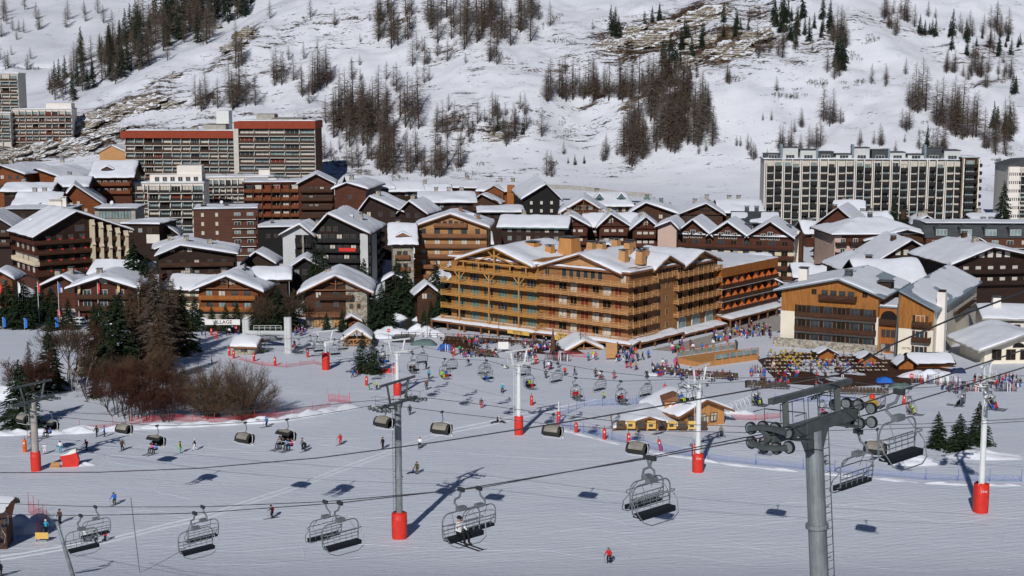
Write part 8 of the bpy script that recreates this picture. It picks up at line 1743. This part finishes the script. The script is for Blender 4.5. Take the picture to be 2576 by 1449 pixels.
# terrace furniture
def chair_proto(name, label, mat):
    t = thing(name, label, 'chair'); m = MB(); m.box(-.24, .24, -.24, .24, .42, .48); m.build('seat', mat, t); m = MB(); m.box(-.24, .24, .22, .27, .48, .95); m.build('backrest', mat, t)
    m = MB(); m.cur = 0
    for x in (-.21, .21):
        for y in (-.21, .21):
            l = MB(); l.box(x - .02, x + .02, y - .02, y + .02, 0, .419); l.build('leg', 'rail_dark', t)
    return t
yc = chair_proto('terrace_chair', 'yellow chair in the dining terrace rows beside the amber hotel', 'cloth_yellow'); yc['group'] = 'yellow chairs of the dining terrace'; ty = tree_of(yc)
first = True
for r_ in range(6):
    for k in range(13):
        if rng.random() < .5: continue
        px = 1925 + k * 14 + r_ * 5 + rng.uniform(-4, 4); py = 890 + r_ * 7.5 + rng.uniform(-2.5, 2.5)
        c = yc if first else copy_tree(ty); first = False; c.location = on(px, py); c.rotation_euler = (0, 0, rng.uniform(-.4, .4) + (math.pi if k % 2 else 0))
bc_ = chair_proto('terrace_chair', 'grey brown lounge chair in the rows on the snow', 'twig_shrub'); bc_['group'] = 'grey brown lounge chairs on the snow'; tb = tree_of(bc_); first = True
for (x0, y0, x1, y1, n, rows) in [(1160, 886, 1245, 892, 15, 2), (1660, 932, 1790, 948, 20, 2), (1760, 944, 1860, 950, 15, 2), (1880, 968, 1990, 974, 15, 2), (2090, 985, 2240, 988, 18, 2), (1110, 858, 1380, 870, 26, 1)]:
    for rr_ in range(rows):
        for k in range(n):
            c = bc_ if first else copy_tree(tb); first = False; c.location = on(x0 + (x1 - x0) * k / n, y0 + (y1 - y0) * k / n + rr_ * 7); c.rotation_euler = (0, 0, rng.uniform(-.3, .3) + math.pi)
tt_ = thing('terrace_table', 'square table with a pale runner on the dining terrace', 'table', group='tables of the dining terrace'); m = MB(); m.box(-.45, .45, -.4, .4, .70, .75); m.build('tabletop', 'cream_light', tt_); m = MB(); m.box(-.15, .15, -.42, .42, .752, .765); m.build('runner', 'cloth_olive', tt_); m = MB(); m.box(-.05, .05, -.05, .05, 0, .699); m.build('leg', 'rail_dark', tt_)
tq = tree_of(tt_); first = True
for r_ in range(6):
    for k in range(16):
        c = tt_ if first else copy_tree(tq); first = False; c.location = on(1932 + k * 19 + (r_ % 2) * 8, 897 + r_ * 9 - k * .2); c.rotation_euler = (0, 0, rng.uniform(-.2, .2))
# dining terrace floor, timber deck
def patch(name, pts, mat, up=.06, label=None, kind='structure'):
    P = [on(*p) for p in pts]; O = P[0]; m = MB(); m.add([q - O + Vector((0, 0, up)) for q in P], [tuple(range(len(P)))]); o = m.build(name, mat, None, O, fix=False)
    if o.data.polygons[0].normal.z < 0: o.data.flip_normals()
    return tag(o, label, None, None, kind)
patch('terrace_paving', [(1905, 905), (1990, 885), (2240, 905), (2400, 930), (2330, 962), (2120, 975), (1960, 965)], 'wood_brown', .05)
patch('terrace_paving', [(1120, 846), (1420, 862), (1470, 890), (1390, 893), (1110, 872)], 'wood_brown', .05)
patch('street_paving', [(1640, 880), (1780, 845), (1960, 790), (1975, 830), (1800, 865), (1700, 885)], 'concrete', .05)
A, B_ = on(1762, 925), on(1908, 905); dk = thing('timber_deck', 'raised timber deck with glass panelled railing between the two hotels', 'deck', A, tdir(A, B_)); L = (B_ - A).length
m = MB(); m.box(0, L, 0, 7, -.5, 1.0); m.build('platform', 'wood_kiosk', dk)
for side in (0, 1):
    for i in range(9):
        x = L * i / 8; y = 6.9 if side else .1
        if side == 0 and i < 2: continue
        m = MB(); m.box(x - .09, x + .09, y - .09, y + .09, 1.0, 2.3); m.build('post', 'wood_pale', dk)
        if i < 8: m = MB(); m.box(x + .1, x + L / 8 - .1, y - .02, y + .02, 1.2, 2.1); m.build('panel', 'glass_pale', dk)
    m = MB(); m.box(0 if side else L * .25, L, (6.8 if side else .0), (7.0 if side else .2), 2.301, 2.4); m.build('rail', 'wood_pale', dk)
# terrace railing of the yellow hotel
P = [on(*p) for p in [(1010, 846), (1100, 850), (1180, 852), (1300, 862), (1390, 872)]]; t = thing('terrace_railing', 'dark rustic wooden railing along the terrace of the yellow hotel', 'railing', P[0]); O = P[0]; pp = []
for a, b in zip(P[:-1], P[1:]):
    n = max(1, int((b - a).length / 1.6))
    for i in range(n): q = a.lerp(b, i / n); q.z = g(q.x, q.y); pp.append(q - O)
m = MB()
for a, b in zip(pp[:-1], pp[1:]): 
    for z in (.5, .95): m.tube([a + Vector((0, 0, z)), b + Vector((0, 0, z))], .05, 4)
m.build('rails', 'wood_brown', t)
for q in pp[:95]: m = MB(); m.box(q.x - .07, q.x + .07, q.y - .07, q.y + .07, q.z - .2, q.z + 1.1); m.build('post', 'wood_brown', t)
# ski racks
def rack(px, py, n, label):
    p = on(px, py); t = thing('ski_rack', label, 'ski rack', p, rng.uniform(-.2, .2)); L = n * .22; m = MB(); m.tube([(-L / 2, .2, .8), (L / 2, .2, .8)], .04, 4); m.tube([(-L / 2, .2, -.1), (-L / 2, .2, .8)], .04, 4); m.tube([(L / 2, .2, -.1), (L / 2, .2, .8)], .04, 4); m.build('frame', 'wood_pale', t)
    for i in range(n):
        x = -L / 2 + (i + .5) * .22; m = MB(); l = rng.uniform(1.4, 1.8); m.box(x - .05, x + .05, -.08, -.04, 0, l); o = m.build('ski', rng.choice(['cloth_red', 'cloth_grey', 'cloth_black', 'cloth_navy', 'cloth_black', 'cloth_white']), t); o.rotation_euler = (R(-10), R(rng.uniform(-5, 5)), 0)
rack(1395, 905, 18, 'ski rack before the right open pavilion'); rack(1412, 909, 16, 'second ski rack lower right before the open pavilion'); rack(1125, 885, 14, 'ski rack beside the blue tarpaulin'); rack(2330, 965, 22, 'long ski rack below the amber hut'); rack(2385, 970, 20, 'long ski rack left of the queue'); rack(1900, 940, 10, 'ski rack at the corner of the yellow chairs'); rack(2450, 985, 18, 'ski rack before the white chalet queue'); rack(2530, 985, 18, 'ski rack cut by the right edge')
# tarpaulins, cars, carts
def tarp(px, py, w, d, h, mat, label):
    p = on(px, py); m = MB(); n = 8
    vs = []; fs = []
    for i in range(n + 1):
        for j in range(n + 1):
            u, v = i / n * 2 - 1, j / n * 2 - 1; e = max(abs(u), abs(v)); vs.append((u * w / 2, v * d / 2, h * max(0, 1 - e ** 3) * (1 + .3 * float(vn(u * 2.3, v * 2.3, px)))))
    for i in range(n):
        for j in range(n): a = i * (n + 1) + j; fs.append((a, a + n + 1, a + n + 2, a + 1))
    m.add(vs, fs); tag(m.build('tarpaulin', mat, None, p, smooth=True, fix=False), label, 'tarpaulin')
tarp(1120, 880, 3.5, 2., 1.2, 'tarp_blue', 'blue tarpaulin over goods before the yellow hotel terrace'); tarp(2225, 962, 3.2, 2., 1.2, 'tarp_blue', 'blue tarpaulin heap under the dining terrace'); tarp(2265, 975, 4.5, 2., .9, 'green_tile', 'dark green covered stall right of the blue heap'); tarp(1065, 868, 6, 2.5, 1.2, 'green_tile', 'dark green covered stack at the end of the terrace railing'); tarp(2410, 938, 3, 1.5, 1., 'cloth_navy', 'navy covered heap beside the white chalet wall')
for px, py, lab in [(2250, 900, 'blue tarpaulin')]: pass
def car(px, py, Y, rz, mat, label, van=False):
    p = on(px, py) if Y is None else Vector((kx(px, py) * Y, Y, g(kx(px, py) * Y, Y))); t = thing('parked_van' if van else 'parked_car', label, 'van' if van else 'car', p, R(rz)); L, h = (5.2, 2.2) if van else (4.4, 1.5)
    pr = [(-L / 2, .35), (L / 2, .35), (L / 2, .8 if not van else 1.0), (L / 2 - (.9 if not van else .6), .95 if not van else 1.2), (L / 2 - (1.6 if not van else 1.2), h), (-L / 2 + (.7 if not van else .15), h), (-L / 2, .95)]
    m = MB(); m.prism(pr, 'y', -.88, .88); m.build('body', mat, t); m = MB(); m.prism([(x * .86 - .05, z * .9 + .08) for x, z in [(L / 2 - 1.0, 1.0), (L / 2 - 1.62, h - .05), (-L / 2 + .8, h - .05), (-L / 2 + .3, 1.0)]], 'y', -.90, .90); m.build('window', 'glass', t)
    for x in (-L * .32, L * .32):
        for y in (-.8, .8): m = MB(); m.cyl((x, y, .32), (0, 1, 0), .32, .24, 14); w_ = m.build('wheel', 'rubber', t)
    m = MB(); m.box(-L / 2 + .5, L / 2 - 1.4, -.8, .8, h + .005, h + .15); m.build('roof_snow', 'snow_roof', t)
car(1102, 818, None, 15, 'cloth_black', 'black car parked in the shade left of the yellow hotel'); car(150, 772, 345, 4, 'cream', 'cream van parked below the large dark hotel', True); car(205, 795, 340, 10, 'white_metal', 'white car half hidden behind the flagpoles')
# road and snow heaps
rp = [on(*q) for q in [(1012, 862), (1018, 845), (1030, 825), (1042, 808), (1040, 795)]]
m = MB(); vs = []
for i, p in enumerate(rp):
    d = (rp[min(i + 1, len(rp) - 1)] - rp[max(i - 1, 0)]).normalized(); nn = Vector((-d.y, d.x, 0)) * 2.4
    for q in (p - nn, p + nn): vs.append((q.x, q.y, g(q.x, q.y) + .06))
m.add(vs, [(2 * i, 2 * i + 1, 2 * i + 3, 2 * i + 2) for i in range(len(rp) - 1)]); o = m.build('road', 'asphalt_wet', None, fix=False); tag(o, kind='structure')
if o.data.polygons[0].normal.z < 0: o.data.flip_normals()
def heap(p, w, d, h, rz, name='snow_bank'):
    m = MB(); n = 14; sd = rng.randint(0, 999); vs = []; fs = []
    for i in range(n + 1):
        for j in range(n + 1):
            u, v = i / n * 2 - 1, j / n * 2 - 1; r = math.sqrt(u * u + v * v); vs.append((u * w / 2, v * d / 2, h * max(0, 1 - r ** 2.2) * (1 + .45 * float(vn(u * 2.5, v * 2.5, sd)) + .2 * float(vn(u * 6, v * 6, sd))) - .12))
    for i in range(n):
        for j in range(n): a = i * (n + 1) + j; fs.append((a, a + n + 1, a + n + 2, a + 1))
    m.add(vs, fs); o = m.build(name, 'snow_roof', None, p, rz, smooth=True, fix=False); return tag(o, kind='structure')
for (px, py, w_, d_, h_) in [(985, 838, 9, 5, 1.4), (1062, 838, 8, 6, 2.0), (1090, 845, 7, 4, 1.5), (960, 850, 7, 3, 1.0), (880, 822, 8, 3, 1.0), (740, 812, 10, 4, 1.2), (690, 815, 8, 4, 1.2), (520, 812, 14, 4, 1.2), (620, 812, 10, 3, 1.0), (100, 800, 12, 6, 2.0), (160, 806, 10, 4, 1.4), (260, 812, 16, 3, 1.1), (30, 812, 14, 3, 1.0), (1000, 800, 6, 5, 1.2), (1070, 805, 7, 4, 1.6), (2330, 948, 12, 4, 1.5), (2370, 955, 8, 4, 1.2), (1640, 945, 4, 2, .5), (1790, 1052, 6, 3, .6), (1860, 1040, 6, 3, .7), (2300, 1165, 9, 4, 1.0), (2480, 1150, 12, 4, .9), (60, 1335, 6, 4, 1.6), (100, 1322, 4, 3, 1.1), (200, 1170, 5, 2, .5), (150, 880, 8, 5, 1.0), (180, 975, 6, 4, 1.2), (20, 1000, 12, 6, 1.8)]:
    heap(on(px, py), w_, d_, h_, rng.uniform(-.3, .3))
for a, b in zip([(-20, 1094), (153, 1090), (361, 1077), (537, 1069), (697, 1060), (800, 1042)], [(153, 1090), (361, 1077), (537, 1069), (697, 1060), (800, 1042), (890, 1026)]):
    A_, B_ = on(*a), on(*b); n = max(2, int((B_ - A_).length / 5))
    for i in range(n): heap(A_.lerp(B_, (i + .5) / n), 8.5, 2.6, .85 * rng.uniform(.7, 1.1), tdir(A_, B_))
for a, b in zip([(1400, 1078), (1500, 1104), (1660, 1142), (1800, 1164), (2020, 1188), (2330, 1216)], [(1500, 1104), (1660, 1142), (1800, 1164), (2020, 1188), (2330, 1216), (2576, 1222)]):
    A_, B_ = on(*a), on(*b); n = max(2, int((B_ - A_).length / 6))
    for i in range(n): heap(A_.lerp(B_, (i + .5) / n), 8.0, 1.3, .32 * rng.uniform(.6, 1.1), tdir(A_, B_))
# twin tracks of a snow vehicle and long ski tracks pressed into the piste
def track(pts, w, name='ski_track'):
    P = []
    xs = [p[0] for p in pts]; ys = [p[1] for p in pts]
    for px in np.linspace(xs[0], xs[-1], 60): P.append(on(px, float(np.interp(px, xs, ys)) + .8 * math.sin(px / 37.)))
    m = MB(); vs = []
    for i, p in enumerate(P):
        d = (P[min(i + 1, len(P) - 1)] - P[max(i - 1, 0)]); d.z = 0; d.normalize(); nn = Vector((-d.y, d.x, 0)) * w / 2
        for k, h in ((-1, -.02), (0, .10), (1, -.02)): q = p + nn * k; vs.append((q.x, q.y, g(q.x, q.y) + h))
    m.add(vs, [(3 * i + k, 3 * i + k + 1, 3 * i + k + 4, 3 * i + k + 3) for i in range(len(P) - 1) for k in (0, 1)]); tag(m.build(name, 'snow_roof', fix=False), kind='structure')
for o_ in (0, 9): track([(0, 1400 + o_), (240, 1362 + o_), (500, 1300 + o_), (700, 1235 + o_), (850, 1180 + o_), (960, 1140 + o_), (1100, 1088 + o_), (1300, 1045 + o_), (1500, 1005 + o_)], .55)
# curved ski tracks carved into the piste
def carved(x, y, hd, n, amp, wl, w=.32):
    t_ = np.linspace(0, n, int(n / .7)); lat = amp * np.sin(t_ / wl * 2 * math.pi) * np.minimum(1, t_ / 6)
    X = x + t_ * math.cos(hd) - lat * math.sin(hd); Y = y + t_ * math.sin(hd) + lat * math.cos(hd); dx = np.gradient(X); dy = np.gradient(Y); L = np.hypot(dx, dy); nx, ny = -dy / L, dx / L
    m = MB(); vs = []
    rows = [(X + nx * k * w, Y + ny * k * w) for k in (-1, -.35, .35, 1)]; zz = [gz(a, b) + h for (a, b), h in zip(rows, (-.03, .010, .022, -.03))]
    for i in range(len(t_)): vs += [(rows[k][0][i], rows[k][1][i], zz[k][i]) for k in range(4)]
    m.add(vs, [(4 * i + k, 4 * i + k + 1, 4 * i + k + 5, 4 * i + k + 4) for i in range(len(t_) - 1) for k in range(3)]); tag(m.build('ski_track', 'snow_ground', fix=False), kind='structure')
for i in range(44):
    y = rng.uniform(142, 250); x = rng.uniform(-.34, .36) * y; k = rng.random()
    carved(x, y, rng.uniform(-.5, .5) + (math.pi if k < .3 else 0) if k < .75 else rng.uniform(.6, 2.4), rng.uniform(14, 60), rng.uniform(.3, 4.), rng.uniform(12, 34), rng.uniform(.14, .28))
# craggy outcrops with snow lying on their ledges
m = bpy.data.materials.new('rock_snow'); m.use_nodes = True; N = m.node_tree.nodes; Lk = m.node_tree.links; b = N['Principled BSDF']; b.inputs['Roughness'].default_value = .9
ge = N.new('ShaderNodeNewGeometry'); sx = N.new('ShaderNodeSeparateXYZ'); Lk.new(ge.outputs['Normal'], sx.inputs[0])
nz = N.new('ShaderNodeTexNoise'); nz.inputs['Scale'].default_value = .45; nz.inputs['Detail'].default_value = 8; nz.inputs['Roughness'].default_value = .7; Lk.new(ge.outputs['Position'], nz.inputs[0])
ad = N.new('ShaderNodeMath'); ad.operation = 'MULTIPLY_ADD'; ad.inputs[1].default_value = .9; Lk.new(nz.outputs[0], ad.inputs[0]); Lk.new(sx.outputs[2], ad.inputs[2])
mr = N.new('ShaderNodeMapRange'); mr.inputs[1].default_value = 1.10; mr.inputs[2].default_value = 1.20; Lk.new(ad.outputs[0], mr.inputs[0])
cr = N.new('ShaderNodeValToRGB'); e = cr.color_ramp.elements; e[0].position = .38; e[0].color = (.035, .024, .016, 1); e[1].position = .62; e[1].color = (.30, .25, .18, 1)
x_ = cr.color_ramp.elements.new(.48); x_.color = (.17, .135, .095, 1)
n2 = N.new('ShaderNodeTexNoise'); n2.inputs['Scale'].default_value = .9; n2.inputs['Detail'].default_value = 8; n2.inputs['Roughness'].default_value = .75; mp_ = N.new('ShaderNodeMapping'); mp_.inputs['Scale'].default_value = (.5, .5, 1.4); Lk.new(ge.outputs['Position'], mp_.inputs[0]); Lk.new(mp_.outputs[0], n2.inputs[0]); Lk.new(n2.outputs[0], cr.inputs[0])
mx = N.new('ShaderNodeMix'); mx.data_type = 'RGBA'; Lk.new(mr.outputs[0], mx.inputs[0]); Lk.new(cr.outputs[0], mx.inputs[6]); mx.inputs[7].default_value = (.74, .77, .84, 1); Lk.new(mx.outputs[2], b.inputs['Base Color']); MATS['rock_snow'] = m
def outcrop(px, py, L, h, label, seed):
    p = on(px, py); bm = bmesh.new(); bmesh.ops.create_icosphere(bm, subdivisions=5, radius=1)
    co_ = np.array([v.co for v in bm.verts]); x, y, z = co_.T
    d = 1 + .30 * fbm(x * 2.2 + seed, z * 2.2 + y * 1.3, seed, 3) + .12 * fbm(x * 7 + y * 5, z * 9 + seed, seed + 5, 3)
    X = x * d * L / 2; Y = y * d * L * .30; Z = z * d * h + X * .22 + Y * .35
    st = h * .26; Zq = np.round(Z / st) * st; Z = Z * .45 + Zq * .55
    for v, a, b_, c in zip(bm.verts, X, Y, Z): v.co = (a, b_, c)
    me = bpy.data.meshes.new('rock_outcrop'); bm.to_mesh(me); bm.free(); me.materials.append(MATS['rock_snow']); tag(link('rock_outcrop', me, None, p, rng.uniform(-.1, .25)), label, 'rock', 'rock outcrops on the hillside')
for i, (px, py, L, h, wd) in enumerate([(1640, 112, 26, 4.5, 'broad tan crag at the centre of the right cliff band'), (1530, 118, 18, 2.8, 'left end of the right cliff band'), (1585, 85, 20, 3.0, 'upper left of the tan crag'), (1700, 70, 22, 3.2, 'above the tan crag'), (1775, 45, 22, 3.5, 'top of the right cliff band'), (1760, 105, 18, 3.2, 'right of the tan crag'), (1830, 130, 22, 3.5, 'right end of the cliff band'), (1890, 95, 18, 3.0, 'under the cliff top spruces'), (1720, 160, 14, 2.4, 'below the tan crag by dark spruces'), (612, 95, 12, 4.0, 'pointed crag over the long rib'), (590, 118, 14, 2.4, 'under the pointed crag'), (360, 262, 22, 3.2, 'grey crag above the long red topped slab'), (300, 285, 20, 3.2, 'crag left of the red topped slab roof'), (240, 300, 18, 3.0, 'dark crag beside the low white block'), (205, 322, 16, 2.6, 'lower crag beside the low white block'), (420, 268, 14, 2.0, 'small crag right of the grey one'), (270, 335, 18, 2.2, 'ledge above the tan stone house'), (150, 372, 20, 2.8, 'crag under the low white block'), (85, 385, 20, 2.8, 'crag above the left rust chalets'), (25, 392, 16, 2.6, 'crag at the left edge above the chalets'), (200, 380, 16, 2.2, 'ledge left of the tan stone house'), (540, 70, 8, 1.6, 'low rocks on the long rib'), (1240, 345, 10, 1.6, 'dark rocks in mid slope'), (430, 195, 9, 1.4, 'rock band on the white slope')]):
    outcrop(px, py, L, h, 'rock outcrop, ' + wd, i * 3 + 1)
